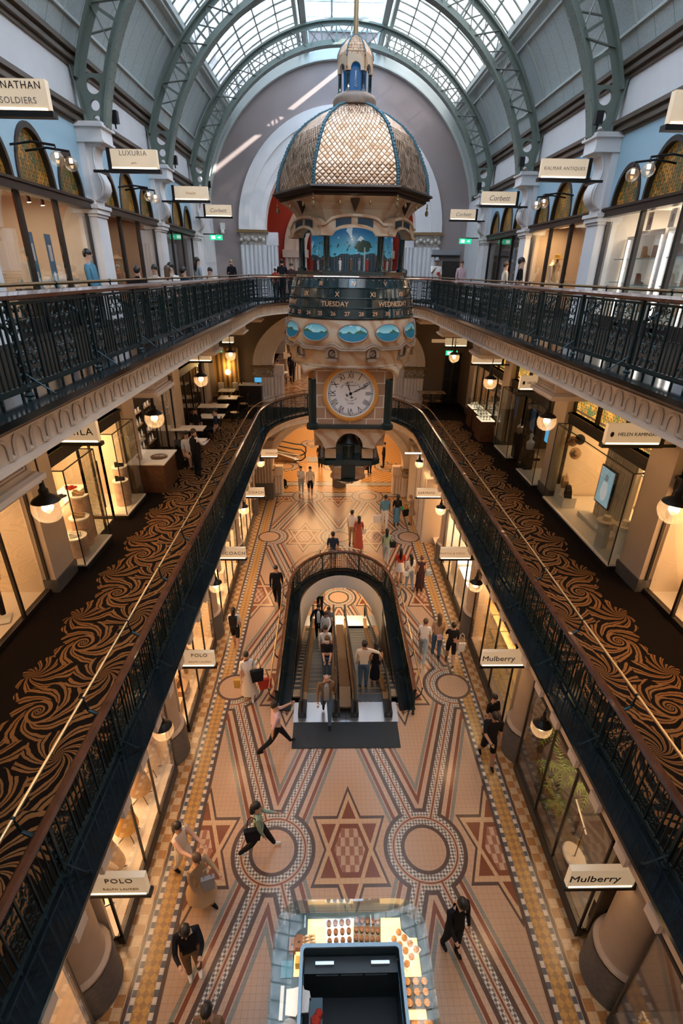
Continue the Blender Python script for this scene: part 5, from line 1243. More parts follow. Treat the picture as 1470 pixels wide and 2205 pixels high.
for i,(x,y,lb) in enumerate(((-1.12,4.76,'left brown cardboard cake box on the kiosk counter'),(-1.0,4.80,'right brown cardboard cake box on the kiosk counter'))):
    simple('cake_box',lb,'box',(x,y,.82),MB().box(-.06,-.1,0,.06,.1,.14).box(-.02,-.03,.14,.02,.0,.145,1),[mat('kraft_card',(.20,.09,.05),.7),M['dark']])
simple('paper_bag','yellow paper bag beside the cake boxes','bag',(-.98,4.5,.82),MB().prism([(-.07,-.05),(.07,-.05),(.08,.05),(-.06,.06)],0,.2),M['cyel'])
simple('round_tin','silver topped round tin on the kiosk glow','tin',(-.78,4.68,.82),MB().lathe([(0,0),(.06,0),(.06,.09),(.045,.1),(0,.1)],n=16),M['steel'])
simple('round_tin','dark wooden round tin next to the silver tin','tin',(-.64,4.7,.82),MB().lathe([(0,0),(.055,0),(.055,.11),(0,.11)],n=16),M['wood'])
simple('paper_sheets','jagged stack of pale greaseproof paper on the left kiosk arm','paper',(-.98,4.02,.82),MB().prism([(-.2,-.18),(-.02,-.2),(-.0,-.16),(.18,-.15),(.19,-.02),(.22,0),(.19,.12),(.1,.14),(.08,.2),(-.08,.16),(-.2,.15)],0,.04),M['paper'])
simple('paper_sheets','dark blue plastic sheet near the left glass edge','sheet',(-1.2,4.45,.82),MB().box(-.1,-.12,0,.1,.12,.01),M['cblue'])
simple('cake_cover','grey round cover low on the left kiosk arm','lid',(-1.1,3.68,.82),MB().lathe([(0,.02),(.11,.02),(.13,0),(.13,.03),(.1,.05),(0,.055)],n=24),M['cgrey'])
simple('price_rail','white ribbed price rail on the left kiosk arm','rail',(-1.25,4.0,.82),MB().box(-.03,-.22,0,.03,.22,.03),M['paper'])
simple('cloth','crumpled red and orange cloth inside the kiosk, left','cloth',(-.68,3.75,.9),MB().sph((0,0,0),.09,7,sz=.5).sph((.05,.09,0),.07,6,sz=.6),M['cred'])
simple('counter_shelf','dark shelf carrying the red cloth inside the kiosk','shelf',(-.68,3.75,.8),MB().box(-.11,-.3,0,.11,.3,.06),mat('kiosk_inner',(.02,.045,.06)))
# ================================================================ people
DG=None
def rotx(v,a): return Vector((v.x,v.y*cos(a)-v.z*sin(a),v.y*sin(a)+v.z*cos(a)))
def person(label,loc,face,h=1.7,top='cblack',bottom='cblack',shoes='cblack',skin='skin',hair='hairb',hairlen=0,sleeves='short',legs='long',skirt=None,stride=0,la=(.1,.12,.2),ra=(.1,.12,.2),lean=0,sit=False,mask=False,jacket=None,cat='person',group=None,headdown=0,female=False,hat=None,bend=0):
    # drawn facing -y ; arms = (swing forward, abduction, elbow bend)
    root=thing('person',label,cat,loc,face,group)
    k=h/1.7; V=Vector
    pz=.93 if not sit else .50
    P=V((0,0,pz)); up=rotx(V((0,0,1)),lean)
    W=P+up*.16; C=P+up*.36; N=P+up*.52; hd=rotx(V((0,0,1)),lean+headdown); Hb=N+hd*.09; Ht=Hb+hd*.15; 
    pts=[P,W,C,N,Hb,Ht]; rad=[(.135,.115),(.125 if not female else .112,.10),(.15 if not female else .135,.115),(.065,.06),(.075,.085),(.085,.10)]; reg=['b','t','t','t','s','s']
    ed=[(0,1),(1,2),(2,3),(3,4),(4,5)]
    def addp(p,r,g,par): pts.append(p); rad.append(r); reg.append(g); ed.append((par,len(pts)-1)); return len(pts)-1
    for s in (-1,1):
        hip=addp(P+V((s*.09,0,-.05)),(.10,.10),'b',0)
        if sit:
            kn=addp(P+V((s*.12,-.42,-.04)),(.065,.065),'b' if legs!='bare' else 's',hip); an=addp(P+V((s*.12,-.44,-.42)),(.042,.042),'b' if legs=='long' else 's',kn); addp(P+V((s*.12,-.60,-.46)),(.038,.03),'f',an)
        else:
            a=stride*s; bn=max(0,-a)*.9+.05
            kn=addp(pts[hip]+V((0,-.42*sin(a),-.42*cos(a))),(.062,.066),'b' if legs!='bare' else 's',hip)
            a2=a-bn; an=addp(pts[kn]+V((0,-.40*sin(a2),-.40*cos(a2))),(.04,.043),'b' if legs=='long' else 's',kn)
            hl=addp(pts[an]+V((0,.0,-.035)),(.036,.04),'f',an); addp(pts[an]+V((0,-.16,-.045 if a>=0 else -.06)),(.036,.025),'f',hl)
    wr=[]
    for s,(f,o,e) in ((-1,ra),(1,la)):
        sh=addp(C+up*.10+V((s*(.185 if not female else .165),0,0)),(.055,.055),'t',2)
        d=rotx(V((s*sin(o),0,-cos(o))),-f); el=addp(pts[sh]+d*.28,(.04,.04),'t' if sleeves!='none' else 's',sh)
        d2=rotx(V((s*sin(o)*.2-(s*.35*min(1,e/1.5)),0,-cos(o))).normalized(),-(f+e)); w=addp(pts[el]+d2*.24,(.028,.026),'t' if sleeves=='long' else 's',el)
        hnd=addp(pts[w]+d2*.08,(.034,.018),'s',w); wr.append((pts[w].copy(),d2.copy(),s))
    me=bpy.data.meshes.new('body'); me.from_pydata([tuple(p) for p in pts],ed,[])
    o=bpy.data.objects.new('tmp_body',me); COL.objects.link(o)
    md=o.modifiers.new('skin','SKIN'); md.use_smooth_shade=True
    for v,r,g_ in zip(me.skin_vertices[0].data,rad,reg): q_=1.0 if g_=='s' and r[0]>.06 else 1.16; v.radius=(r[0]*q_,r[1]*q_)
    me.skin_vertices[0].data[0].use_root=True
    ss=o.modifiers.new('sub','SUBSURF'); ss.levels=1; ss.render_levels=1
    dg=bpy.context.evaluated_depsgraph_get(); ev=o.evaluated_get(dg); m2=bpy.data.meshes.new_from_object(ev); bpy.data.objects.remove(o)
    b=MB(); b.v=[tuple(v.co) for v in m2.vertices]; b.f=[tuple(p.vertices) for p in m2.polygons]
    code={'s':0,'t':1,'b':2,'f':3}
    segs=[(pts[i],pts[j],reg[j],reg[i]) for i,j in ed]
    for p in m2.polygons:
        c=p.center; best=1e9; g='t'
        for A,B,r1,r0 in segs:
            d=B-A; t=max(0,min(1,(c-A).dot(d)/max(1e-6,d.length_squared))); q=(c-(A+d*t)).length
            if q<best: best=q; g=r1 if t>.06 else r0
        if g=='s' and sleeves=='short' :
            pass
        b.mi.append(code[g])
    if sleeves=='short' or legs=='short': pass
    for w,d,s in wr:   # five separate fingers
        sd=d.cross(V((0,1,0))).normalized() if abs(d.y)<.9 else V((1,0,0))
        base=w+d*.10
        for i,L in enumerate((.06,.07,.065,.05)):
            st_=base+sd*(-.024+.016*i); mid=st_+d*L*.55; b.tube([st_,mid,mid+d*L*.4+V((0,-.012,0))],[.008,.0075,.006],4,0)
        th=w+d*.05+sd*(-.03*s); b.tube([th,th+d*.03-sd*.02*s,th+d*.055-sd*.022*s],[.009,.008,.006],4,0)
    # nose and ears
    fw=hd.cross(V((1,0,0))).normalized(); fw=-fw if fw.y>0 else fw
    Hc=Hb+hd*.08
    b.tube([Hc+fw*.088+hd*.02,Hc+fw*.108-hd*.01],[.008,.014],5,0)
    for s in (-1,1): b.sph(tuple(Hc+V((s*.078,0,0))),.02,5,k=0,sx=.5)
    bpy.data.meshes.remove(m2); bpy.data.meshes.remove(me)
    body=b.build('body',[M[skin],M[top],M[bottom],M[shoes]],root); body.scale=(k,k,k)
    def child(bb,name,m): q=bb.build(name,m,body); return q
    # hair
    if hair:
        bb=MB(); bb.M=Matrix.Translation(Hc+hd*.035-fw*.014)@Matrix.Rotation(-(lean+headdown)*-1,4,'X')
        bb.sph((0,0,0),.098,12,t0=PI*.42,t1=PI,sy=1.08,sx=.92,sz=1.05)
        bb.sph((0,.035,-.02),.085,10,sy=.8,sx=1.0)
        bb.M=None
        if hairlen>0:
            A=Hc-fw*.07; bb.tube([A+hd*.02,A-hd*.10-fw*.02,A-V((0,0,.1+hairlen*.5))-fw*.03,A-V((0,0,.1+hairlen))-fw*.01],[.075,.075,.07,.02],8)
        child(bb,'hair',M[hair])
    bb=MB()
    for s in (-1,1): bb.sph(tuple(Hc+fw*.086+V((s*.03,0,0))+hd*.02),.009,5)
    bb.sph(tuple(Hc+fw*.088-hd*.038),.012,5,sx=2,sz=.4); child(bb,'eyes_and_mouth',M['hairb'])
    if mask:
        bb=MB(); bb.sph(tuple(Hc+fw*.058-hd*.025),.055,8,sx=1.1); child(bb,'face_mask',M['cwhite'])
    if hat: bb=MB(); bb.sph(tuple(Hc+hd*.05),.105,10,t0=PI*.45,t1=PI); bb.lathe([(.1,0),(.13,-.01)],tuple(Hc+hd*.05),12,sy=1.3); child(bb,'cap',M[hat])
    if skirt:
        m_,ln,wd=skirt; zt=pz+.10
        bb=MB().lathe([(.13,zt+.05),(.155,zt-.1),(.15+wd*.4,zt-ln*.5),(.15+wd,zt-ln),(.14+wd,zt-ln+.01)],n=16,sy=.85); 
        if abs(stride)>.1: bb.v=[(x,y*(1+abs(stride)*1.2*max(0,(zt-z)/ln)),z) for x,y,z in bb.v]
        child(bb,'skirt',M[m_])
    if jacket:   # ('waistcoat', colour) wraps the chest; ('shirt', colour) is the strip seen in an open jacket
        kind,cj=jacket; g0,g1=(-PI/2+.3,PI*1.5-.3) if kind=='waistcoat' else (-PI/2-.38,-PI/2+.38)
        bb=MB().lathe([(.165,pz-.06),(.19,pz+.02),(.185,pz+.18),(.205,pz+.34),(.17,pz+.46),(.07,pz+.53)],n=16,sy=.86,a0=g0,a1=g1)
        bb.v=[tuple(P+rotx(Vector(v)-P,lean)) for v in bb.v]
        child(bb,'waistcoat' if kind=='waistcoat' else 'shirt_front',M[cj])
    return root
def bag(name,label,loc,m,w=.3,d=.12,h=.28,rot=0,strap=.25,cat='bag'):
    o=thing(name,label,cat,loc,rot)
    b=MB(); b.add([(-w*.4,-d/2,0),(w*.4,-d/2,0),(w*.4,d/2,0),(-w*.4,d/2,0),(-w/2,-d*.35,h),(w/2,-d*.35,h),(w/2,d*.35,h),(-w/2,d*.35,h)],[(0,3,2,1),(4,5,6,7),(0,1,5,4),(1,2,6,5),(2,3,7,6),(3,0,4,7)]); b.build('bag_body',M[m],o)
    MB().tube([(-w*.3,0,h),(-w*.22,0,h+strap*.8),(0,0,h+strap),(w*.22,0,h+strap*.8),(w*.3,0,h)],.010,5).build('strap',M[m],o); return o
W0=(0.5,.1,.5); W1=(-.4,.1,.15)
person('man in black jacket and trousers walking towards us beside the left star',(-2.51,16.2,0),0,1.74,sleeves='long',stride=.22,la=W1,ra=(.2,.1,.3))
person('woman with black backpack, white tee and shorts, seen from behind on the left',(-3.7,13.8,0),PI,1.6,top='cwhite',bottom='cblack',legs='short',shoes='cwhite',stride=.2,female=True,hairlen=.02)
bag('backpack','black backpack on the back of the white-shirted woman at left',(-3.7,13.62,1.02),'cblack',.28,.16,.36,0,.08,'backpack')
person('woman in long white dress carrying bags, walking towards us past the left disc',(-2.92,11.5,0),.2,1.68,top='cwhite',bottom='cwhite',shoes='ccream',skirt=('ccream',.78,.12),hairlen=.1,stride=.25,female=True,la=(.1,.3,.2),mask=False)
bag('tote_bag','big black tote bag on the shoulder of the woman in white',(-2.62,11.4,.75),'cblack',.40,.16,.38,.3,.45)
bag('shopping_bag','red and white shopping bag swinging beside the woman in white',(-2.42,11.5,.35),'cred',.42,.14,.34,.4,.2)
bag('shopping_bag','small yellow and black bag in the right hand of the woman in white',(-3.25,11.45,.42),'cyel',.2,.1,.3,0,.12)
person('man in pink shirt and black trousers striding right, by the dark mat',(-1.88,9.55,0),PI*.62,1.76,top='cpink',stride=.5,la=(.9,.15,1.2),ra=(-.5,.2,.4),shoes='cblack')
person('woman in sage cardigan with black bag walking right, over the left big circle',(-2.0,6.9,0),PI*.55,1.66,top='cgreen',sleeves='long',bottom='cblack',shoes='cwhite',stride=.42,hairlen=.12,female=True,la=(.5,.1,.9))
bag('shoulder_bag','black shoulder bag on the woman in sage',(-2.1,6.72,.78),'cblack',.36,.14,.32,.2,.4)
person('woman in cream top and trousers holding sandals, by the POLO window',(-3.55,6.5,0),PI*.35,1.64,top='ccream',bottom='cwhite',stride=.2,hairlen=.16,female=True,sleeves='none',ra=(1.1,.2,.5),la=(.8,.1,.6))
person('person in long beige coat with grey bag, bending forward at the left',(-3.05,5.9,0),PI*.3,1.66,top='ctan',bottom='ctan',sleeves='long',hair='hairn',skirt=('ctan',.6,.16),stride=.25,headdown=.3,la=(.7,.2,.9))
bag('shoulder_bag','grey and black bag on the beige coat',(-2.82,5.75,.85),'cgrey',.26,.12,.32,.3,.3)
person('person with curly dark hair in a black top, head bowed, lower left',(-2.95,4.75,0),PI*.12,1.72,sleeves='long',bottom='cbrown',shoes='cwhite',headdown=.5,la=(.7,.15,1.3),ra=(.6,.15,1.3))
person('dark-haired head at the very bottom edge, left of the kiosk, the right-hand one',(-2.33,3.62,0),0,1.7,hairlen=.05,top='cbrown')
person('dark head barely in frame at the bottom edge, the left-hand one',(-2.82,3.42,0),0,1.62,top='cblack')
person('man in black suit looking down beside the kiosk case',(1.88,5.05,0),PI*.12,1.78,sleeves='long',stride=.1,headdown=.45,la=(.1,.1,.3),ra=(.3,.1,.6))
person('woman in black tee and shorts with a white bag, by the right disc',(3.55,12.95,0),PI*.95,1.62,legs='short',stride=.28,hair='hairb',female=True,la=W0,ra=W1)
bag('tote_bag','white cloth tote on the woman in black tee',(3.82,12.8,.6),'cwhite',.3,.08,.34,0,.4)
person('woman in white tee and pale jeans with hair in a bun, walking away',(2.66,13.1,0),PI*.9,1.66,top='cwhite',bottom='cljean',shoes='cwhite',stride=.3,hair='hairn',female=True)
person('woman in brown top and blue jeans with long brown hair, walking away',(3.15,13.3,0),PI,1.7,top='ctan',bottom='cjean',hair='hairn',hairlen=.24,female=True,stride=.1,sleeves='none')
bag('belt_bag','small pink bag on the hip of the woman in jeans',(3.17,13.1,.85),'cpink',.18,.1,.16,0,.05)
person('man in black polo and shorts walking towards us beside the right column',(3.72,9.15,0),0,1.82,legs='short',stride=.25,headdown=.35,ra=(.6,.1,1.0),skin='skin2')
person('bare-legged person half hidden behind the man in black polo',(4.0,9.95,0),.3,1.55,top='cblack',legs='bare',stride=.1,female=True)
person('woman in long dark floral dress on the right border strip',(3.2,17.1,0),PI,1.66,top='cfloral',bottom='cfloral',skirt=('cfloral',.80,.05),hair='hairn',sleeves='none',female=True)
bag('plastic_bag','pale blue plastic bag held by the woman in the floral dress',(3.5,17.05,.8),'cljean',.2,.16,.26,0,.08)
person('girl in white top and jeans with very long black hair',(2.80,17.3,0),PI*1.1,1.6,top='cwhite',bottom='cljean',shoes='cwhite',hairlen=.34,female=True,stride=.15)
person('woman in red top and white patterned skirt with long black hair',(2.45,17.75,0),PI,1.62,top='cred',bottom='ccream',legs='bare',hairlen=.34,female=True,skirt=('cwhite',.4,.06))
bag('handbag','small white handbag between the two long-haired women',(2.62,17.2,.7),'cwhite',.24,.12,.18,0,.2)
person('woman in grey green jacket and jeans with dark ponytail and shoulder bag',(2.05,19.4,0),PI*.95,1.66,top='cgreen',bottom='cljean',shoes='cwhite',sleeves='long',hairlen=.2,female=True,stride=.2)
bag('shoulder_bag','black shoulder bag on the woman in grey green',(2.32,19.35,.8),'cblack',.3,.12,.26,0,.35)
person('woman in long rust red dress with black hair, seen from behind',(.88,20.65,0),PI,1.66,top='crust',bottom='crust',skirt=('crust',.98,.10),hairlen=.18,female=True,sleeves='long')
bag('handbag','white handbag on the arm of the woman in rust red',(1.14,20.7,.75),'cwhite',.2,.08,.24,0,.2)
person('man in white shirt and tan trousers just left of the rust red dress',(.58,21.1,0),PI*.9,1.74,top='cwhite',bottom='ctan',sleeves='long')
person('man in navy tee leaning on the far curve of the escalator railing',(-.33,18.95,0),PI,1.74,top='cnavy',bottom='cgrey',legs='short')
person('man in blue shirt and white trousers walking away',(2.32,22.8,0),PI,1.78,top='cblue',bottom='cwhite',shoes='cwhite',stride=.12,sleeves='long')
bag('shopping_bag','big white paper shopping bag held by the man in blue shirt',(1.92,22.75,.32),'cwhite',.38,.12,.4,.2,.2)
person('woman in black top and blue skirt with long hair',(2.95,23.0,0),PI,1.7,top='cblack',bottom='cjean',skirt=('cblue',.78,.02),hairlen=.3,female=True)
bag('purse','bright green purse under the arm of the woman in blue skirt',(3.2,22.95,.95),'cgreenb',.16,.1,.14,0,.05)
person('fair-haired woman in tan coat looking into a black bag near the hoarding',(3.72,23.2,0),PI*1.4,1.62,top='ctan',bottom='ctan',legs='bare',skirt=('ctan',.42,.12),hair='hairy',sleeves='long',headdown=.5,female=True,la=(.8,.1,1.0),ra=(.8,.1,1.0))
bag('tote_bag','black tote held by the woman in tan coat',(3.42,23.05,.55),'cblack',.3,.14,.34,.4,.3)
person('woman in white tee and grey jeans with face mask, left of the pair',(-2.15,27.2,0),.1,1.64,top='cwhite',bottom='cljean',shoes='cwhite',mask=True,hairlen=.12,female=True,stride=.1,ra=(.6,.1,1.4))
person('man in beige shirt and black shorts with face mask, right of the pair',(-1.6,26.8,0),0,1.76,top='ccream',legs='short',shoes='cwhite',mask=True,stride=.2,sleeves='long')
person('dark figure under the left arm of the arch, mostly behind the clock',(-1.1,31.4,0),PI,1.65,shoes='cwhite')
person('person bending over a stroller right of the clock tip',(2.1,30.5,0),PI*.8,1.6,top='ccream',lean=.6,skirt=('ccream',.3,.05))
o=thing('stroller','dark folding stroller in the passage right of the clock','stroller',(1.8,30.3,0)); b=MB()
for sx in (-.22,.22): b.tube([(sx,-.4,.08),(sx,.1,.55),(sx,.4,1.0)],.015,5); b.tube([(sx,.35,.08),(sx,-.2,.6)],.015,5)
b.build('frame',M['black'],o); MB().box(-.2,-.2,.35,.2,.2,.6).build('seat',M['cblack'],o)
b=MB()
for sx in (-.22,.22):
    for y in (-.4,.35): b.lathe([(.09,-.015),(.09,.015)],(0,0,0),12); b.v=b.v
b2=MB()
for sx in (-.22,.22):
    for y in (-.4,.35): b2.tube([(sx,y+.08*cos(t*PI/5),.08+.08*sin(t*PI/5)) for t in range(10)],.012,4,closed=True)
b2.build('wheel',M['rubber'],o)
person('person in black sitting against the left pier of the ground arch',(-3.55,28.1,0),PI*.4,1.65,sit=True,mask=True)
simple('bench','low dark bench against the left pier of the ground arch','bench',(-3.6,28.1,0),MB().box(-.3,-.6,.38,.3,.6,.45).box(-.28,-.55,0,-.2,.55,.38).box(.2,-.55,0,.28,.55,.38),M['dark'])
person('dark figure with bag at the right pier beyond the arch',(3.1,31.6,0),PI*1.5,1.7,sleeves='long')
# on the moving walkways
person('bald man in brown jacket stepping off the escalator onto the steel plate',(-.55,10.55,.022),0,1.76,top='cbrown',bottom='cjean',hair=None,jacket=('shirt','cgrey'),sleeves='long',stride=.35,la=W1,ra=(.3,.2,.3),headdown=.2)
person('woman in black tee with face mask riding up, hands clasped',(-.55,13.1,inc(13.1)+.0),0,1.68,hair='hairn',mask=True,female=True,ra=(.35,-.1,.6),la=(.35,-.1,.6),shoes='cwhite',bottom='cjean')
person('person in white half hidden behind the woman in black tee',(-.62,14.5,inc(14.5)),0,1.66,top='cwhite')
person('woman in white blouse holding the escalator handrail',(-.62,16.9,inc(16.9)),-.3,1.64,top='cwhite',bottom='cblack',sleeves='long',hair='hairn',hairlen=.08,female=True,la=(.7,.3,.6))
person('woman with auburn hair behind the white blouse on the escalator',(-.5,17.8,inc(17.8)),0,1.64,top='cgrey',hair='hairn',hairlen=.08,female=True)
person('man in black jacket over white tee near the foot of the escalator',(-.95,17.9,inc(17.9)),0,1.76,top='cblack',jacket=('shirt','cwhite'),sleeves='long',ra=(.5,.5,.3))
person('man in white shirt and blue jeans with an arm round the woman in black',(.62,12.25,inc(12.25)),PI,1.8,top='ccream',bottom='cjean',sleeves='long',ra=(.15,1.15,.25))
person('woman in black dress held by the man in white shirt',(1.02,12.5,inc(12.5)),PI*.97,1.66,top='cblack',bottom='cblack',legs='bare',sleeves='none',skirt=('cblack',.80,.02),hairlen=.08,female=True)
person('person in white tee with green headscarf standing at the far foot of the escalators',(-.95,20.6,ZL+.02),0,1.7,top='cgreen',bottom='cblack')
# middle gallery
person('waiter in black waistcoat and white sleeves with curly brown hair',(-4.9,15.9,Z1),PI*.8,1.62,top='cwhite',sleeves='long',hair='hairn',jacket=('waistcoat','cblack'),ra=(.6,.2,1.2),la=(.5,.1,1.0))
person('customer in white top sitting at the near cafe table with legs crossed',(-5.45,16.9,Z1),PI*.2,1.66,top='cwhite',bottom='cblack',legs='bare',sit=True,female=True,la=(.8,.1,1.2))
person('dark-haired person in black sitting at the third cafe table',(-5.95,20.2,Z1),PI*.1,1.66,sit=True,hairlen=.1)
person('second person in black at the third cafe table, nearer the walkway',(-5.12,20.1,Z1),-PI*.4,1.66,sit=True,top='cnavy')
person('woman in dark top sitting at the far tables beyond the arch',(-3.75,32.4,Z1),0,1.66,sit=True,female=True,sleeves='long')
person('tall figure in black with hands up, standing beyond the left of the clock bowl',(-2.85,32.0,Z1),PI,1.8,sleeves='long',stride=.15)
# upper gallery
person('fair-haired woman in black standing against the mauve wall',(-4.75,24.2,Z2),.1,1.55,hair='hairy',female=True,sleeves='long',ra=(.4,.1,1.3))
person('woman with long dark hair in striped grey shirt, standing by the left shops',(-4.75,18.1,Z2),PI*.7,1.5,top='cljean',hairlen=.26,female=True,sleeves='long')
person('person in black at the left of the seated group on the upper left gallery',(-5.4,14.3,Z2),PI,1.62,sit=True)
person('smiling woman in white seated in the upper left group',(-5.05,14.6,Z2),0,1.66,sit=True,top='cwhite',hairlen=.2,female=True)
person('brown-haired person in white seated back-on in the upper left group',(-4.6,14.2,Z2),PI,1.64,sit=True,top='cwhite',hair='hairn',hairlen=.12)
person('man in white tee with face mask seated in the upper left group',(-4.75,15.0,Z2),-.2,1.74,sit=True,top='cwhite',mask=True)
person('person in navy seated just right of the upper left group',(-4.65,15.9,Z2),PI*.8,1.62,sit=True,top='cnavy')
person('person in cream seated near the exit sign on the upper left',(-4.5,18.7,Z2),0,1.62,sit=True,top='ccream',hair='hairb')
person('child in red with a white cap at the far left of the clock stage',(-2.85,24.05,Z2),PI,1.28,top='cred',hat='cwhite')
person('dark figure in the arch left of the clock stage, the taller one',(-2.62,24.75,Z2),PI,1.6)
person('person in patterned top in the arch left of the clock stage',(-2.2,24.6,Z2),0,1.45,top='cfloral')
person('dark-haired person seated right of the clock stage',(2.75,23.9,Z2),PI,1.66,sit=True)
person('man in cap and white tee with red panel, leaning on the far railing',(4.1,24.0,Z2),0,1.70,top='cwhite',hat='cgrey',ra=(.6,.1,1.6),skin='skin2')
simple('shirt_print','red block on the white tee of the man in the cap','print',(4.18,23.85,Z2+1.15),MB().box(-.07,-.004,-.06,.07,.004,.06),M['cred'])
person('auburn-haired woman in pale pink at the far right railing',(5.0,23.2,Z2),0,1.62,top='cpink',hair='hairn',hairlen=.08,sleeves='long',female=True)
person('woman in white blouse browsing at the right shops',(5.35,18.4,Z2),PI*.5,1.5,top='ccream',hair='hairn',female=True,sleeves='long')
person('man in black tee with glasses at the upper right railing',(4.75,15.2,Z2),PI*.4,1.55,top='cblack')
person('sliver of a person in blue at the left edge of the upper gallery',(-5.55,11.9,Z2),PI*.5,1.5,top='cblue',sleeves='long')
# ================================================================ things in the shops and on the galleries
def hat(name,label,loc,m,r=.2,brim=1.0,rot=0,tilt=0,group=None,cat='hat'):
    o=MB().lathe([(r*brim,0),(r*brim,.01),(r*.52,.02),(r*.5,.09),(r*.42,.13),(0,.14)],n=18).build(name,m,None,loc); o.rotation_euler=(tilt,0,rot); return tag(o,label,cat,group)
def pedestal(label,loc,r,h,m,topm=None,group=None):
    o=thing('pedestal',label,'pedestal',loc,0,group); MB().lathe([(0,0),(r,0),(r,h-.03),(0,h-.03)],n=24).build('drum',m,o); MB().lathe([(0,h-.03),(r*1.06,h-.03),(r*1.06,h),(0,h)],n=24).build('top',topm or m,o); return o
def shoes(label,loc,m,rot=0,group=None):
    o=thing('shoe_pair',label,'shoes',loc,rot,group)
    for s in (-1,1):
        b=MB(); b.prism([(-.12,0),(.10,0),(.13,.02),(.11,.05),(.0,.06),(-.05,.10),(-.12,.11)],s*.06-.03,s*.06+.03,'y'); b.build('shoe',m,o)
    return o
def cube(label,loc,w,d,h,m,rot=0,name='display_cube'):
    o=MB().box(-w/2,-d/2,0,w/2,d/2,h).build(name,m,None,loc,rot); return tag(o,label,'display block')
def mannequin(label,loc,top,bot,face=0,arms=True,stand=True,skirt=None,group=None):
    o=thing('mannequin',label,'mannequin',loc,face,group)
    b=MB(); b.lathe([(.0,.86),(.13,.88),(.16,.98),(.12,1.15),(.15,1.33),(.17,1.42),(.07,1.49),(.05,1.54),(.05,1.60),(0,1.61)],n=16,sy=.7); b.build('torso',top,o)
    if arms:
        b=MB()
        for s in (-1,1): b.tube([(s*.17,0,1.41),(s*.23,0,1.15),(s*.22,-.06,.92)],[.05,.04,.03],8)
        b.build('sleeves',top,o)
    if bot:
        b=MB()
        for s in (-1,1): b.tube([(s*.08,0,.95),(s*.09,0,.5),(s*.09,0,.12)],[.10,.07,.05],8)
        b.build('trousers',bot,o)
    if skirt: MB().lathe([(.13,1.0),(.2,.7),(.26,.35)],n=16).build('skirt',skirt,o)
    MB().cyl((0,0,.02),(0,0,.9),.012,6).build('pole',M['steel'],o)
    if stand=='tri':
        b=MB()
        for j in range(4): b.tube([(0,0,.15),(.25*cos(PI/4+PI/2*j),.25*sin(PI/4+PI/2*j),.01)],.012,5)
        b.build('tripod_foot',M['black'],o)
    else: MB().box(-.2,-.17,0,.2,.17,.02).build('base_plate',M['paper'],o)
    return o
# ---- Left middle gallery
z=Z1+.16
mannequin('mannequin in mustard jacket and black trousers, near left shop',(-6.95,8.1,Z1+.04),M['cyel'],M['cblack'],.4)
mannequin('mannequin in dark outfit behind the mustard one, left edge',(-7.2,7.1,Z1+.04),M['cblack'],M['cblack'],.4)
cube('white tilted board leaning in the window at the far left',(-6.8,6.3,Z1+.04),.06,.5,.45,M['paper'])
for (x,y,r,h,lb) in ((-6.42,10.45,.24,.5,'low marble drum nearest the left gallery walkway'),(-6.5,10.95,.22,.75,'middle marble drum in the near glass case'),(-6.6,11.35,.20,1.15,'tall drum with round top in the near glass case')):
    pedestal(lb,(x,y,z),r,h,mat('pink_marble',(.55,.38,.30),.4,noise=.2,ns=6),M['paper'])
shoes('silver strappy shoes on the low marble drum',(-6.42,10.45,z+.5),M['spark'],.5); shoes('tan high heels on the middle marble drum',(-6.5,10.95,z+.75),M['ctan'],.3); shoes('tan sandals on the tall drum',(-6.6,11.35,z+1.15),M['ctan'],.2)
for (x,y,r,h,lb) in ((-6.4,13.3,.2,.75,'marble drum in the far glass case of the shoe shop, front'),(-6.55,13.75,.2,1.0,'marble drum in the far glass case of the shoe shop, back')): pedestal(lb,(x,y,z),r,h,mat('pink_marble',(.55,.38,.30)),M['paper']); shoes('dark shoes on the '+('front' if 'front' in lb else 'back')+' drum of the far case',(x,y,z+h),M['cblack'],.4)
o=thing('display_table','long white display table inside the shoe shop','table',(-7.6,12.0,Z1+.03)); MB().box(-.3,-1.2,.72,.3,1.2,.78).build('top',M['paper'],o)
for sy in (-1.1,1.1):
    for sx in (-.25,.25): MB().box(sx-.02,sy-.02,0,sx+.02,sy+.02,.72).build('leg',M['paper'],o)
for i,y in enumerate((11.0,11.6,12.3,12.9)): shoes(f'shoes on the long white table, {ORD[i]} pair',(-7.6,y,Z1+.81),[M['cblack'],M['ctan'],M['cblack'],M['cred']][i],1.2)
# bottle shelves behind the cafe
for k,y in enumerate((15.0,16.0,17.0,18.0)):
    o=thing('shelf_unit',f'dark shelf unit behind the cafe glass, {ORD[k]} section','shelf',(-7.3,y,Z1+.02)); MB().box(-.2,0,0,-.16,.95,2.4).build('back_panel',M['dark'],o)
    for j in range(5): MB().box(-.2,0,.35+.45*j,.12,.95,.38+.45*j).build('shelf_board',M['wood2'],o)
    for yy in (0,.93): MB().box(-.2,yy,0,.12,yy+.02,2.4).build('upright',M['dark'],o)
bt=MB().lathe([(0,0),(.035,0),(.035,.14),(.012,.19),(.012,.24),(0,.24)],n=8); proto=None; n_=0
for k,y in enumerate((15.0,16.0,17.0,18.0)):
    for j in range(5):
        for q in range(3):
            loc=(-7.27,y+.18+.28*q,Z1+.40+.45*j)
            if proto is None: proto=bt.build('bottle',mat('lit_bottle',(.75,.6,.42),.2,emit=(1,.8,.55),es=.5),None,loc); tag(proto,'small bright bottle or jar on the cafe shelves','bottle','bottles on the cafe shelves')
            else: dup(proto,loc)
light('shelf_light','AREA',(-6.9,16.7,Z1+2.6),30,(1,.8,.6),.4,(0,0,0),3.6)
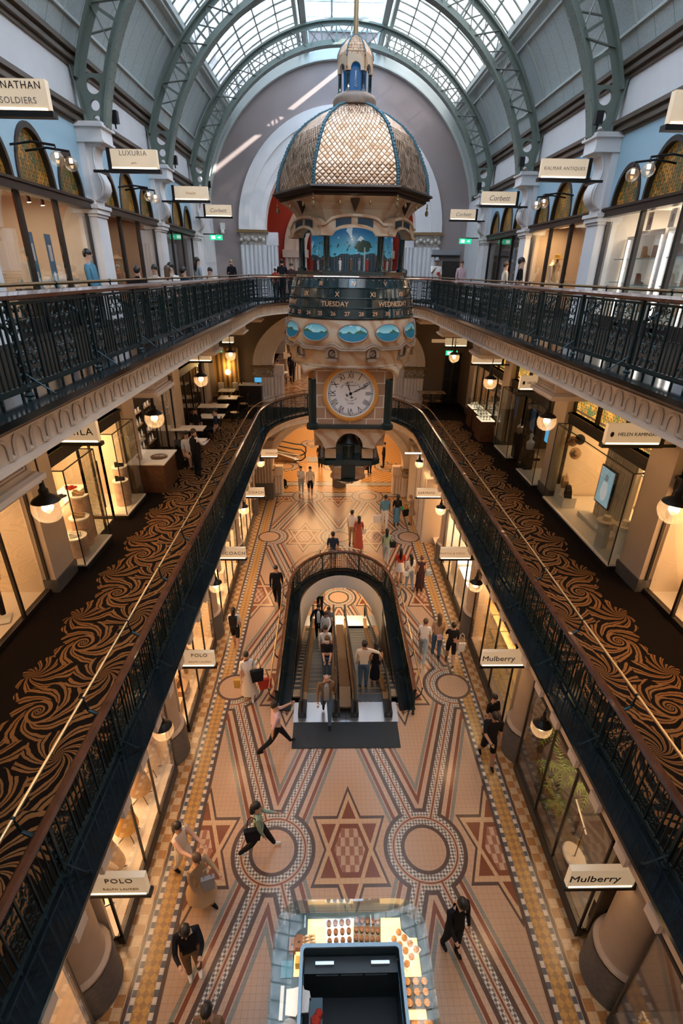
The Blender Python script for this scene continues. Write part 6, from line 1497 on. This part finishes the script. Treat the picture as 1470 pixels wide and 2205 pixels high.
# cafe counter, tables and chairs
o=thing('cafe_counter','walnut cafe counter with pale top by the near end of the cafe','counter',(-5.9,15.0,Z1)); MB().box(-.55,-.5,0,.35,.75,.92).build('cabinet',M['wood'],o); MB().box(-.75,-.55,.92,.4,.85,.96).build('stone_top',M['paper'],o)
o=thing('round_tray','round dark tray of small pale cakes on the walnut counter','tray',(-5.85,15.1,Z1+.96)); MB().lathe([(0,0),(.24,0),(.26,.03),(.24,.02),(0,.02)],n=20).build('dish',M['wood'],o)
for i in range(5): MB().sph((-.12+.06*i,0,.04),.03,6).build('cake',M['ccream'],o)
def ctable(label,loc,w,d,rot=0,top=None,round_=False):
    o=thing('cafe_table',label,'table',loc,rot)
    if round_: MB().lathe([(0,.72),(w/2,.72),(w/2,.75),(0,.75)],n=24).build('top',top or M['paper'],o)
    else: MB().box(-w/2,-d/2,.72,w/2,d/2,.75).build('top',top or M['shopf'],o)
    MB().cyl((0,0,.03),(0,0,.72),.03,8).build('pedestal',M['black'],o); b=MB()
    for j in range(4): b.bar((0,0,.05),(.28*cos(PI/4+j*PI/2),.28*sin(PI/4+j*PI/2),.015),.04,.03)
    b.build('foot',M['black'],o)
    return o
def chair0():
    o=thing('bentwood_chair','x','chair',(0,0,0)); MB().lathe([(0,.43),(.19,.43),(.2,.445),(.19,.46),(0,.46)],n=20).build('seat',mat('cane_seat',(.30,.14,.05),.4),o)
    for sx,sy in ((-.15,-.15),(.15,-.15),(-.15,.15),(.15,.15)): MB().tube([(sx*.9,sy*.9,.44),(sx*1.15,sy*1.15,0)],.014,6).build('leg',M['black'],o)
    MB().tube([(.16*cos(t*PI/8),.13+.05*sin(t*PI/8),.2) for t in range(16)],.008,5,closed=True).tube([(-.17,.14,.44),(-.18,.2,.7),(-.12,.23,.88),(0,.24,.92),(.12,.23,.88),(.18,.2,.7),(.17,.14,.44)],.014,6).tube([(-.08,.16,.44),(-.09,.21,.68),(0,.23,.78),(.09,.21,.68),(.08,.16,.44)],.009,6).build('bent_back',M['black'],o); return o
CH=chair0(); used=False
def chair(label,loc,rot,group='bentwood cafe chairs'):
    global used
    if not used: CH.location=loc; CH.rotation_euler=(0,0,rot); CH['label']=label; CH['group']=group; used=True; return CH
    return dup(CH,loc,rot,label,group=group)
T=[(-5.35,17.45,.8,.7,'first white cafe table past the walnut counter'),(-5.95,19.1,1.2,.7,'second cafe table from the counter, by the glass case'),(-5.45,20.9,1.0,.7,'third cafe table, with the two people in black'),(-5.75,22.7,1.3,.7,'fourth cafe table, empty and wide'),(-5.4,24.4,.9,.75,'fifth cafe table, near the lit booth'),(-5.75,26.0,.8,.7,'farthest cafe table beside the lit booth')]
for i,(x,y,w,d,lb) in enumerate(T):
    ctable(lb,(x,y,Z1),w,d); 
    simple('menu_holder',f'small card holder on the {["first","second","third","fourth","fifth","farthest"][i]} cafe table','holder',(x+.05,y+.05,Z1+.75),MB().box(-.05,-.015,0,.05,.015,.09),M['paper'] if i%2 else M['cgrey'])
    if i>2:
        chair(f'bentwood chair on the wall side of the {["","","","fourth","fifth","farthest"][i]} cafe table',(x-w/2-.28,y,Z1),PI/2); chair(f'bentwood chair on the walkway side of the {["","","","fourth","fifth","farthest"][i]} cafe table',(x+w/2+.28,y,Z1),-PI/2)
for i,(x,y,a) in enumerate(((-5.45,16.9,PI*.2+0),(-5.95,20.2,PI*.1),(-5.12,20.1,-PI*.4))): chair(['bentwood chair under the customer in white','bentwood chair under the dark-haired person at the third table','bentwood chair under the second person at the third table'][i],(x,y+.02,Z1),a)
ctable('white table beyond the arch, left of the clock bowl',(-3.6,31.2,Z1),1.1,.7,top=M['paper']); ctable('round pale table in front of the arch counter',(-3.6,27.6,Z1),.8,.8,round_=True)
ctable('wide table at the right pilaster of the middle gallery arch',(4.75,25.9,Z1),1.4,.6,top=M['ctan'])
for i,x in enumerate((4.4,5.0)): chair(f'{["left","right"][i]} bentwood chair at the table by the right pilaster',(x,25.3,Z1),PI)
chair('bentwood chair beyond the arch by the white table',(-3.0,31.3,Z1),-PI/2); chair('bentwood chair facing the round pale table',(-3.5,28.6,Z1),0)
chair('bentwood chair under the seated woman beyond the arch',(-3.75,32.42,Z1),0)
o=thing('service_counter','dark counter with a blue till screen left of the clock','counter',(-4.35,26.2,Z1)); MB().box(-.75,-.3,0,.35,.3,1.0).build('cabinet',M['dark'],o); MB().box(-.8,-.33,1.0,.4,.33,1.04).build('top',M['shopf'],o)
o=thing('till_screen','small bright blue till screen on the dark counter','screen',(-4.15,26.1,Z1+1.04)); MB().box(-.03,.03,0,.03,.07,.12).build('stand',M['black'],o); MB().box(-.2,.0,.08,.2,.03,.36).build('monitor',M['black'],o); MB().box(-.18,-.006,.1,.18,.0,.34).build('display',M['screen'],o)
simple('bottle','dark bottle at the left end of the till counter','bottle',(-5.0,26.1,Z1+1.04),MB().lathe([(0,0),(.04,0),(.04,.2),(.015,.26),(.015,.32),(0,.32)],n=10),M['dark'])
# lit booth with striped curtain
o=thing('lit_booth','glazed booth glowing gold with striped curtains at the far left of the gallery','booth',(-5.75,26.45,Z1))
m_,x_,b_=newmat('striped_curtain',.7); w_=x_.m('SINE',x_.m('MULTIPLY',x_.x,26)); c_=x_.mix(x_.m('GREATER_THAN',w_,0),(.12,.06,.015),(.45,.26,.06)); x_.l.new(c_,b_.inputs['Base Color'])
MB().box(-.75,.25,.1,.6,.28,2.7).build('striped_curtain',m_,o); b=MB()
for x in (-.78,.62): b.bar((x,0,0),(x,0,2.8),.06,.06)
b.bar((-.78,0,2.8),(.62,0,2.8),.06,.08); b.build('frame',M['brassd'],o); MB().box(-.75,-.01,.1,.6,.0,2.75).build('glass',G,o); MB().sph((0,.12,1.55),.14,12).build('wall_lamp',M['lampg'],o)
for x in (-.42,.32): MB().box(x-.14,.15,.6,x+.14,.24,1.0).build('cushion',M['shopf'],o)
light('booth_light','POINT',(-5.7,26.55,Z1+1.9),22,(1,.66,.25),.1)
# ---- Right middle gallery: hats
HX=6.9
o=thing('display_screen','tall blue video screen of a woman inside the hat case','screen',(6.82,12.15,Z1+.7))
MB().box(0,-.36,0,.05,.36,1.06).build('bezel',M['black'],o)
m_,x_,b_=newmat('portrait_picture',.3); d1=x_.m('ADD',x_.m('POWER',x_.m('DIVIDE',x_.y,.09),2),x_.m('POWER',x_.m('DIVIDE',x_.m('SUBTRACT',x_.z,.78),.1),2)); d2=x_.m('ADD',x_.m('POWER',x_.m('DIVIDE',x_.y,.17),2),x_.m('POWER',x_.m('DIVIDE',x_.m('SUBTRACT',x_.z,.42),.28),2))
c_=x_.mix(x_.noise(3),(.22,.42,.52),(.45,.62,.70)); c_=x_.mix(x_.m('LESS_THAN',d2,1),c_,(.62,.66,.68)); c_=x_.mix(x_.m('LESS_THAN',d1,1),c_,(.25,.25,.27)); x_.l.new(c_,b_.inputs['Base Color']); x_.l.new(c_,b_.inputs['Emission Color']); b_.inputs['Emission Strength'].default_value=.8
MB().box(-.006,-.32,.04,.0,.32,1.02).build('picture',m_,o)
o=thing('ribbed_panel','white ribbed display panel behind the blue screen','panel',(6.9,12.0,Z1+.18)); b=MB().box(.05,-.9,0,.12,.6,2.2)
for i in range(15): b.box(0,-.9+.1*i,0,.05,-.85+.1*i,2.2)
b.build('ribs',M['shopf'],o); MB().box(-.35,-.9,0,.0,.7,.1).build('step',M['paper'],o)
hat('hat','brown felt hat hanging, left of the floating trio',(6.55,13.85,Z1+1.95),M['cbrown'],.16,.95,tilt=1.2); hat('hat','black hat hanging, top of the floating trio',(6.6,13.55,Z1+2.1),M['cblack'],.16,.95,tilt=1.2); hat('hat','straw hat hanging, lowest of the floating trio',(6.5,13.45,Z1+1.72),M['ctan'],.18,.95,tilt=1.2)
cube('white cube under the tan basket bag',(6.55,13.75,z+.01),.35,.35,.42,M['paper']); cube('white cube under the black basket bag',(6.45,13.25,z+.01),.38,.38,.32,M['paper'])
bag('basket_bag','tan leather basket bag on the left white cube',(6.55,13.75,z+.43),'ctan',.5,.2,.24,1.2,.16); bag('basket_bag','black woven basket bag on the right white cube',(6.45,13.25,z+.33),'cblack',.5,.2,.24,1.2,.1)
for i,(x,y,h,m,hm,lb) in enumerate(((6.3,10.85,.6,'paper','ccream','front white pedestal with cream hat'),(6.6,10.55,.62,'paper','ccream','second white pedestal with cream hat, near the door edge'),(6.75,10.3,1.15,'paper','ctan','tall pedestal with wide orange straw hat'))):
    pedestal(lb,(x,y,z),.15,h,M[m]); hat('hat','hat on the '+lb.split(' with ')[0]+' of the hat case',(x,y,z+h+.12),M[hm],.2,1.1); simple('hat_stand','hat stand on the '+lb.split(' with ')[0],'stand',(x,y,z+h),MB().lathe([(.08,0),(.05,.12),(0,.12)],n=10),M['paper'])
for i in range(3): hat('hat','dark hat on the shelf at the near end of the hat case',(7.2,10.4+.35*i,Z1+2.0),M['cblack'],.16,1.0,group='dark hats on the back shelf')
simple('back_shelf','white shelf carrying the dark hats','shelf',(7.2,10.75,Z1+1.96),MB().box(-.2,-.6,0,.2,.6,.04).box(.16,-.6,-1.9,.2,.6,0),M['paper'])
# near right shop
o=thing('display_table','white display counter in the near right shop','table',(7.4,7.6,Z1+.02)); MB().box(-.35,-1.1,0,.35,1.1,.8).build('block',M['paper'],o)
hat('hat','brown hat on the white counter of the near right shop',(7.3,8.3,Z1+.83),M['cbrown'],.2,1.0); hat('hat','second hat on the white counter, closer to the camera',(7.3,7.3,Z1+.83),M['ctan'],.2,1.0)
# busts and screen
for i,(x,y,h,lb) in enumerate(((6.4,16.4,.7,'pale bust on a dark plinth, nearer of the two'),(6.45,17.6,.9,'silver bust on a dark plinth, farther of the two'))):
    cube('dark plinth under the '+('pale' if i==0 else 'silver')+' bust',(x,y,z),.3,.3,h,M['dark']); o=thing('bust',lb,'bust',(x,y,z+h)); MB().lathe([(.0,0),(.1,.0),(.13,.12),(.15,.25),(.06,.34),(.045,.4),(.07,.47),(.05,.55),(0,.57)],n=14,sy=.7).build('figure',M['shopf'] if i==0 else M['steel'],o)
o=thing('display_screen','blue wall screen in the dark shop past the busts','screen',(6.75,15.7,Z1+1.2)); MB().box(0,-.5,0,.05,.5,.9).build('bezel',M['black'],o); MB().box(-.006,-.46,.04,0,.46,.86).build('picture',M['screen'],o)
# jeweller cases
for i,(x,y) in enumerate(((5.95,20.3),(6.1,21.3),(6.1,22.4))):
    o=thing('jewel_case',f'bright glass jewellery case on the right, {ORD[i]} of three','display case',(x,y,Z1)); MB().box(-.25,-.4,0,.3,.4,.85).build('base',M['wood'],o); MB().box(-.25,-.4,.85,.3,.4,.88).build('lit_bed',mat('lit_bed',(.9,.8,.65),.5,emit=(1,.8,.55),es=1.2),o); b=MB(); b.box(-.25,-.4,.88,-.245,.4,1.2); b.box(-.25,-.4,1.195,.3,.4,1.2); b.box(-.25,-.4,.88,.3,-.395,1.2); b.build('glass',GC,o)
    for j in range(6): MB().lathe([(0,0),(.05,0),(.03,.05),(.05,.12),(.02,.17),(0,.17)],(-.12+.12*(j%3),-.22+.44*(j//3),.88),8).build('jewel_stand',M['spark'],o)
for k,y in enumerate((20.6,21.6,22.6)):
    o=thing('shelf_unit',f'lit glass shelves of the jeweller, {ORD[k]} section','shelf',(6.95,y,Z1+.02))
    for j in range(4): MB().box(-.15,-.42,.5+.5*j,.15,.42,.52+.5*j).build('shelf_board',M['shopf'],o)
    MB().box(.15,-.45,0,.18,.45,2.4).build('back_panel',M['dark'],o)
    for j in range(4):
        for q in range(3): MB().lathe([(0,0),(.06,0),(.04,.08),(.06,.2),(0,.22)],(0,-.28+.28*q,.52+.5*j),8).build('ornament',M['spark'],o)
# doors at the far right of the middle gallery
o=thing('double_door','tall dark panelled double door in the brown end wall','door',(5.9,YW-.06,Z1)); 
for x in (-.42,.02):
    b=MB().box(x,-.04,0,x+.4,.04,2.6); b.build('leaf',M['dark'],o); MB().box(x+.06,-.05,.3,x+.34,-.04,1.2).box(x+.06,-.05,1.35,x+.34,-.04,2.4).build('panel',M['black'],o)
simple('notice_light','pale strip light box on the brown end wall','light',(5.2,YW-.12,Z1+3.1),MB().box(-.5,-.05,0,.5,.05,.16),mat('dim_box',(.5,.35,.2),.5,emit=(1,.6,.3),es=.3))
# ---- upper gallery, left
for k,y in enumerate((9.9,10.7,11.5)):
    o=thing('shelf_unit',f'back-lit glass shelves of the upper left shop, {ORD[k]} section','shelf',(-7.8,y,Z2+.02)); MB().box(.1,-.38,0,.12,.38,1.6).build('lit_back',mat('lit_back',(.9,.75,.55),.5,emit=(1,.75,.5),es=.8),o)
    for j in range(3): MB().box(.12,-.38,.45+.42*j,.35,.38,.47+.42*j).build('shelf_board',M['dark'],o)
    for j in range(3):
        for q in range(3): MB().lathe([(0,0),(.05,0),(.03,.06),(.05,.16),(0,.18)],(.24,-.25+.25*q,.47+.42*j),8).build('glass_piece',M['spark'],o)
o=thing('display_table','low counter of sparkling glassware in the upper left window','table',(-6.75,12.6,Z2+.02)); MB().box(-.3,-1.0,0,.3,1.0,.75).build('cabinet',M['dark'],o)
for j in range(16): MB().lathe([(0,0),(.03,0),(.01,.05),(.045,.12),(.04,.18)],(-.2+.4*(j%2)+.05*(j%3),-.9+.115*j,.75),8).build('crystal_glass',M['spark'],o)
o=thing('framed_picture','framed print with white mount on the upper left shop wall','picture',(-8.3,11.6,Z2+1.75)); MB().box(0,-.4,0,.04,.4,.6).build('frame',M['dark'],o); MB().box(.04,-.35,.05,.05,.35,.55).build('mount',M['paper'],o); MB().box(.05,-.2,.14,.055,.2,.46).build('print',mat('grey_print',(.2,.2,.2),.6,noise=.8,ns=12),o)
for i,y in enumerate((11.2,11.9)):
    o=thing('banner',f'{["left","right"][i]} blue hanging banner in the upper left window','banner',(-6.32,y,Z2+.75)); MB().box(0,-.12,0,.01,.12,1.05).build('cloth',M['bluep'],o); MB().box(.011,-.06,.55,.013,.06,.85).box(.011,-.04,.15,.013,.04,.35).build('print',M['paper'],o)
for i in range(3):
    o=thing('spotlight',f'black ceiling spotlight in the upper left shop, {ORD[i]} of three','spotlight',(-6.7,12.2+.55*i,Z2+2.55)); MB().cyl((0,0,.1),(.02,0,-.16),.045,10).build('can',M['black'],o); MB().cyl((.02,0,-.16),(.021,0,-.165),.04,10).build('lamp_face',M['lampg'],o)
MBk=M['black']
o=thing('shelf_unit','dark bottle shelves in the far left upper shop','shelf',(-7.4,21.3,Z2+.02)); MB().box(-.1,-1.5,0,-.06,1.5,2.3).build('back_panel',M['dark'],o)
for j in range(4): MB().box(-.1,-1.5,.5+.45*j,.15,1.5,.52+.45*j).build('shelf_board',M['wood'],o)
for j in range(4):
    for q in range(8): MB().lathe([(0,0),(.04,0),(.04,.12),(.015,.18),(.015,.24),(0,.24)],(.03,-1.3+.37*q,.52+.45*j),8).build('bottle',mat('dim_bottle',(.4,.2,.1),.3),o)
mannequin('dress form just inside the second upper left shop',(-6.8,16.8,Z2+.02),M['ctan'],None,.2,arms=False)
# ---- upper gallery, right
for k,y in enumerate((9.9,11.15,12.4)):
    o=thing('display_niche',f'white glowing shoe niche on the upper right, {["second","nearest but cut","farthest"][k] if k!=0 else "nearest"} of three','display case',(6.6,y,Z2+.02)); MB().box(.35,-.55,0,.4,.55,2.0).box(-.1,-.58,0,.4,-.53,2.0).box(-.1,.53,0,.4,.58,2.0).box(-.1,-.58,2.0,.4,.58,2.06).build('carcass',M['paper'],o)
    for yy in (-.5,.5): MB().box(-.1,yy-.02,.05,-.06,yy+.02,1.95).build('light_strip',M['stripc'],o)
    for j in range(3): MB().box(-.08,-.53,.4+.55*j,.35,.53,.42+.55*j).build('glass_shelf',M['tealw'],o)
    for j in range(3):
        for q in range(2): 
            b=MB(); b.prism([(-.12,0),(.10,0),(.13,.02),(.11,.05),(.0,.07),(-.05,.22),(-.12,.24)],-.04,.04,'y'); f=b.build('boot',[M['wood'],M['ctan'],M['cbrown'],M['ccream']][(j+q+k)%4],o,(.05,-.22+.42*q,.42+.55*j),.5)
o=thing('display_niche','cool white lit narrow case beside the white pier','display case',(6.5,13.35,Z2+.02)); MB().box(.2,-.3,0,.25,.3,2.0).build('back',M['paper'],o); MB().box(-.06,-.28,.1,-.03,-.25,1.9).build('light_strip',M['stripc'],o)
for j in range(3): MB().box(-.03,-.28,.5+.5*j,.2,.28,.52+.5*j).build('glass_shelf',M['tealw'],o)
for i,y in enumerate((10.0,10.8,11.6,12.4)):
    simple('hanging_card',f'white lettered card hanging in the upper right window, {ORD[i]} of four','card',(6.45,y,Z2+2.08),MB().box(0,-.1,0,.01,.1,.34).box(-.002,-.03,.1,.0,.03,.24,1),[M['paper'],M['cgrey']])
mannequin('golden-lit mannequin in hat and dress in the upper right window',(6.7,17.6,Z2+.02),M['ctan'],None,1.2,skirt=M['ccream']); hat('hat','straw hat on the golden-lit mannequin',(6.7,17.6,Z2+1.62),M['cyel'],.2,1.0)
mannequin('second mannequin in cream beside the golden one',(6.8,18.2,Z2+.02),M['ccream'],None,1.2,skirt=M['ccream'])
light('window_spot','AREA',(6.6,17.9,Z2+2.5),60,(1,.66,.3),.5)
for k,y in enumerate((19.9,20.9,21.9,22.9)):
    o=thing('shelf_unit',f'dim trinket shelves on the far upper right, {ORD[k]} section','shelf',(6.9,y,Z2+.02)); MB().box(.15,-.45,0,.18,.45,2.3).build('back_panel',M['dark'],o)
    for j in range(5): MB().box(-.1,-.45,.3+.42*j,.15,.45,.32+.42*j).build('shelf_board',M['wood'],o)
    for j in range(5):
        for q in range(3): MB().sph((0,-.28+.28*q,.38+.42*j),.06,7).build('trinket',[M['spark'],M['cred'],M['ccream'],M['bluep']][(j+q+k)%4],o)
simple('round_plaque','small round brown plaque on the white pier, upper right','plaque',(5.96,18.75,Z2+1.35),MB().tube([(0,0,0),(-.03,0,0)],.13,16),M['cbrown'])
simple('wall_camera','white security camera on the mauve wall, upper left','camera',(-5.45,YW-.1,Z2+2.85),MB().box(-.1,-.08,0,.1,.08,.28).sph((0,-.1,-.08),.09,8),M['paper'])
simple('hanging_bell','small dark hanging lantern under the far left curve of the upper gallery','lantern',(-2.4,24.3,Z2-1.05),MB().lathe([(0,0),(.07,.03),(.08,.1),(.04,.2),(.02,.35),(.01,.5),(0,.52)],n=10),M['black'])
o=thing('wall_sign','grey directory sign box on the mauve wall, upper right','sign',(5.0,YW-.1,Z2+1.95)); MB().box(-.65,-.06,0,.65,.06,.22).build('panel',M['cgrey'],o); MB().box(-.68,-.08,-.08,.68,.08,0).build('bar',M['black'],o)
simple('dark_doorway','dark doorway under the directory sign, upper right','door',(5.3,YW-.05,Z2),MB().box(-.4,-.03,0,.4,.03,1.7),M['dark'])
# ---- ground floor windows
def ground(s):
    pass
GY=YP
# left: tripod mannequins on white floor
for i,(y,t,lb) in enumerate(((5.6,M['cbrown'],'dark clothed mannequin on crossed stand under the near POLO sign'),(6.3,M['ccream'],'cream jacketed mannequin on crossed stand, left ground window'),(7.1,M['cyel'],'mannequin with mustard scarf on crossed stand, left ground window'),(8.0,M['ctan'],'mannequin in shimmering sequinned coat, left ground window'),(8.7,M['ccream'],'far mannequin in pale knit, left ground window'))):
    mannequin(lb,(-4.95,y,.31),t,M['cblack'] if i==0 else None,-PI/2,stand='tri',skirt=None if i==0 else t)
o=thing('display_table','round dark table with handbags, left ground window','table',(-5.0,12.2,.3)); MB().lathe([(0,.55),(.42,.55),(.42,.6),(0,.6)],n=24).build('top',M['wood'],o); MB().cyl((0,0,0),(0,0,.55),.06).build('leg',M['wood'],o)
bag('handbag','white handbag on the round dark table',(-5.0,12.1,.9),'cwhite',.28,.12,.2,1.2,.12); bag('handbag','tan handbag next to the white one on the round table',(-5.05,12.45,.9),'ctan',.24,.12,.2,1.0,.12)
for i,y in enumerate((10.6,11.3)): cube(f'low wooden display step, {["near","far"][i]}, left ground window',(-4.95,y,.3),.5,.5,.35,M['wood2']); bag('handbag',f'brown handbag on the {["near","far"][i]} wooden step',(-4.95,y,.65),'cbrown',.3,.12,.22,1.4,.14)
for i,y in enumerate((15.6,16.5,17.4,20.5,21.5,22.4)):
    cube(f'white display block, left ground floor coach window, {["first","second","third","fourth","fifth","sixth"][i]} from the camera',(-4.95,y,.3),.4,.4,.5,M['paper']); bag('handbag',f'handbag on the {["first","second","third","fourth","fifth","sixth"][i]} white block, left ground floor',(-4.95,y,.8),['cblack','cbrown','ctan','cred','cblack','ccream'][i],.3,.12,.22,1.4,.14)
# right: palms, rock and stool
def palm(label,loc,h,n,L):
    o=thing('potted_palm',label,'palm',loc); MB().tube([(0,0,0),(.03,.02,h*.5),(0,0,h)],[.05,.04,.035],8).build('stem',M['terr'],o); b=MB(); b.v=[]
    for j in range(n):
        a=2*PI*j/n+.3; el=.5+.3*(j%3); pts=[]
        for t in range(9): r=L*t/8; pts.append(Vector((cos(a)*r,sin(a)*r,h+L*el*(t/8)-L*(.9+.2*(j%2))*(t/8)**2)))
        for t in range(1,8):
            p=pts[t]; d=(pts[t+1]-pts[t-1]).normalized(); w=d.cross(Vector((0,0,1))).normalized(); l=.22*L*(1.2-abs(t/8-.5))
            for sd in (-1,1):
                tip=p+w*sd*l+d*l*.6-Vector((0,0,l*.35)); q=d*.018; b.add([p-q,p+q,tip],[(0,1,2)])
        b.tube(pts,.006,4)
    b.build('fronds',M['leaf'],o,smooth=False); return o
palm('tall palm at the far end of the right ground window',(4.95,8.5,.3),1.7,11,.55); palm('palm in the middle of the right ground window',(4.85,7.7,.3),1.25,11,.55); palm('palm behind the white stool, right ground window',(5.1,7.05,.3),1.5,10,.5); palm('small palm at the front glass, right ground window',(4.75,7.35,.3),.6,8,.35)
simple('rock','dark mossy rock under the palms','rock',(4.95,8.0,.3),MB().sph((0,0,.05),.3,9,sz=.6,sy=1.8),M['terr'])
o=thing('display_stool','white oval topped stand with slim white bar, right ground window','stand',(4.75,6.35,.3)); MB().lathe([(0,.3),(.2,.3),(.22,.33),(.2,.36),(0,.36)],n=24,sy=1.5).build('oval_top',M['paper'],o); MB().cyl((0,0,0),(0,0,1.3),.012,6).build('pole',M['black'],o); MB().bar((0,-.1,1.25),(.05,.55,1.4),.03,.02).build('white_bar',M['paper'],o)
b=MB()
for i in range(4): b.tube([(0,.1*i+.06*cos(t*PI/6),.12+.06*sin(t*PI/6)) for t in range(12)],.015,5,closed=True)
simple('ring_sculpture','row of pale looping rings between the palms','sculpture',(4.7,7.75,.9),b,M['ctan']); simple('sculpture_plinth','dark block under the looping rings','plinth',(4.7,7.9,.3),MB().box(-.08,-.3,0,.08,.3,.66),M['dark'])
simple('tall_vase','golden bottle vase beside the pale stand','vase',(4.95,6.6,.3),MB().lathe([(0,0),(.08,0),(.1,.12),(.05,.3),(.03,.5),(0,.5)],n=14),M['cyel'])
for i,(y,lb) in enumerate(((5.25,'black bag inside a ring of white chain under the near Mulberry sign'),(3.6,'yellow rolled bag in a wreath of beads, lower right window'),(2.75,'second yellow bag in a beaded wreath at the bottom right corner'))):
    o=thing('display_bag',lb,'bag',(4.85 if i==0 else 4.75,y,.9 if i==0 else .55)); MB().tube([(-.02,-.12,.1),(0,.12,.1)],.09,10).build('bag_body',M['cblack'] if i==0 else M['cyel'],o); b=MB()
    for t in range(26): a=2*PI*t/26; b.sph((.0+.03*cos(a*3),.24*cos(a),.1+.20*sin(a)),.03,5)
    b.build('beaded_ring',M['cwhite'],o)
    cube('dark block under the '+['black bag','yellow rolled bag','second yellow bag'][i],(4.85 if i==0 else 4.75,y,.3),.3,.4,.55 if i==0 else .22,M['dark'])
# watches : tall glass case with shelves of white necklace busts
for k,y in enumerate((10.6,11.4,12.2,13.0)):
    o=thing('shelf_unit',f'gold-lit jewellery shelves, right ground floor, {ORD[k]} section','shelf',(4.75,y,.3)); MB().box(.3,-.38,0,.33,.38,2.5).build('back_panel',mat('gold_back',(.35,.2,.06),.4),o)
    for j in range(4): MB().box(-.15,-.38,.25+.55*j,.3,.38,.27+.55*j).build('shelf_board',mat('gold_shelf',(.5,.32,.1),.35,emit=(1,.65,.25),es=.15),o)
    for j in range(4):
        for q in range(2):
            x0,y0_,z0=(.05,-.18+.36*q,.27+.55*j); b=MB(); b.tube([(x0,y0_+.09*cos(t*PI/6),z0+.12+.1*sin(t*PI/6)) for t in range(12)],.014,5,closed=True); b.build('necklace',M['cwhite'],o); MB().sph((x0+.08,y0_,z0+.1),.07,8).build('velvet_bust',M['dark'],o)
light('case_light','AREA',(4.9,11.8,3.1),45,(1,.75,.4),.3,(0,0,0),3.2)
for i,y in enumerate((15.5,16.6,17.7)): o=thing('white_display_case',f'white lit glass counter in the right ground floor shop, {ORD[i]} of three','display case',(5.0,y,.3)); MB().box(-.3,-.45,0,.3,.45,.9).build('body',M['paper'],o); MB().box(-.28,-.43,.9,.28,.43,.91).build('lit_top',M['stripc'],o); MB().box(-.3,-.45,.93,.3,.45,1.15).build('glass',GC,o)
# hoarding near the far right of the ground floor
o=thing('hoarding','tall plain white hoarding box around a closed shop, far right of the ground floor','hoarding',(3.95,21.2,0)); MB().box(.02,.0,0,1.3,5.2,3.3).build('box',mat('hoarding_white',(.70,.64,.58),.6),o); MB().box(0,.3,.1,.02,.32,3.2).box(0,1.5,.1,.02,1.52,3.2).box(0,2.7,.1,.02,2.72,3.2).build('joint',M['cgrey'],o); MB().box(-.03,1.3,1.3,0,1.42,1.34).build('handle',M['steel'],o)
simple('hoarding_light','long strip light over the hoarding','light',(4.0,23.9,3.6),MB().box(-.7,-.03,0,.5,.03,.05),M['strip'])
# escalator seen through the ground floor arch
o=thing('escalator','escalator with looping black handrails seen through the arch, left of the clock','escalator',(-2.9,32.3,0))
for dy in (0,1.1):
    pts=[(-2.2,dy,1.9),(-1.2,dy,1.25),(0,dy,1.0),(.5,dy,.95),(.75,dy,.75),(.75,dy,.4),(.5,dy,.2),(0,dy,.15)]; MB().tube(pts,.05,8).build('handrail',M['rubber'],o)
    MB().tube([(-2.2,dy,1.45),(-1.2,dy,.85),(0,dy,.6),(.4,dy,.55)],.02,6).build('inner_rail',M['steel'],o); MB().bar((-2.2,dy,.95),(0,dy,.18),.1,.2).build('skirt',mat('bronze_skirt',(.28,.17,.08)),o)
b=MB(); b.add([(-2.2,.1,.8),(-2.2,1.0,.8),(.3,1.0,.02),(.3,.1,.02)],[(0,1,2,3)]); b.build('steps',M['steel'],o)
simple('entrance_mat','dark grey mat on the passage floor behind the clock tip','mat',(-1.4,33.0,0.004),MB().box(-.7,-.5,0,.7,.5,.015),M['cgrey'])
o=thing('column','lone round pillar with grey base right behind the clock tip','column',(.1,28.3,0)); MB().lathe([(.42,0),(.42,.72),(.38,.76)],n=24).build('base',M['plinth'],o); MB().lathe([(.36,.76),(.33,1.6),(.33,4.7)],n=24).build('shaft',M['white'],o)
for s,(x,lb) in ((-1,(-4.1,'fluted square pier beside the farthest COACH sign')),(1,(4.6,'fluted square pier behind the white hoarding'))):
    o=thing('pier',lb,'pier',(x,YW-.3,0)); MB().box(-.6,-.25,0,.45,.4,1.0).build('base',M['plinth'],o); b=MB().box(-.55,-.2,1.0,.4,.4,3.1)
    for i in range(6): b.lathe([(.075,1.0),(.075,3.0)],(-.5+.17*i,-.2,0),8)
    b.build('fluted_shaft',M['stone'],o); MB().box(-.62,-.28,3.1,.48,.4,3.4).box(-.68,-.34,3.4,.54,.4,3.5).build('capital',M['stone'],o)
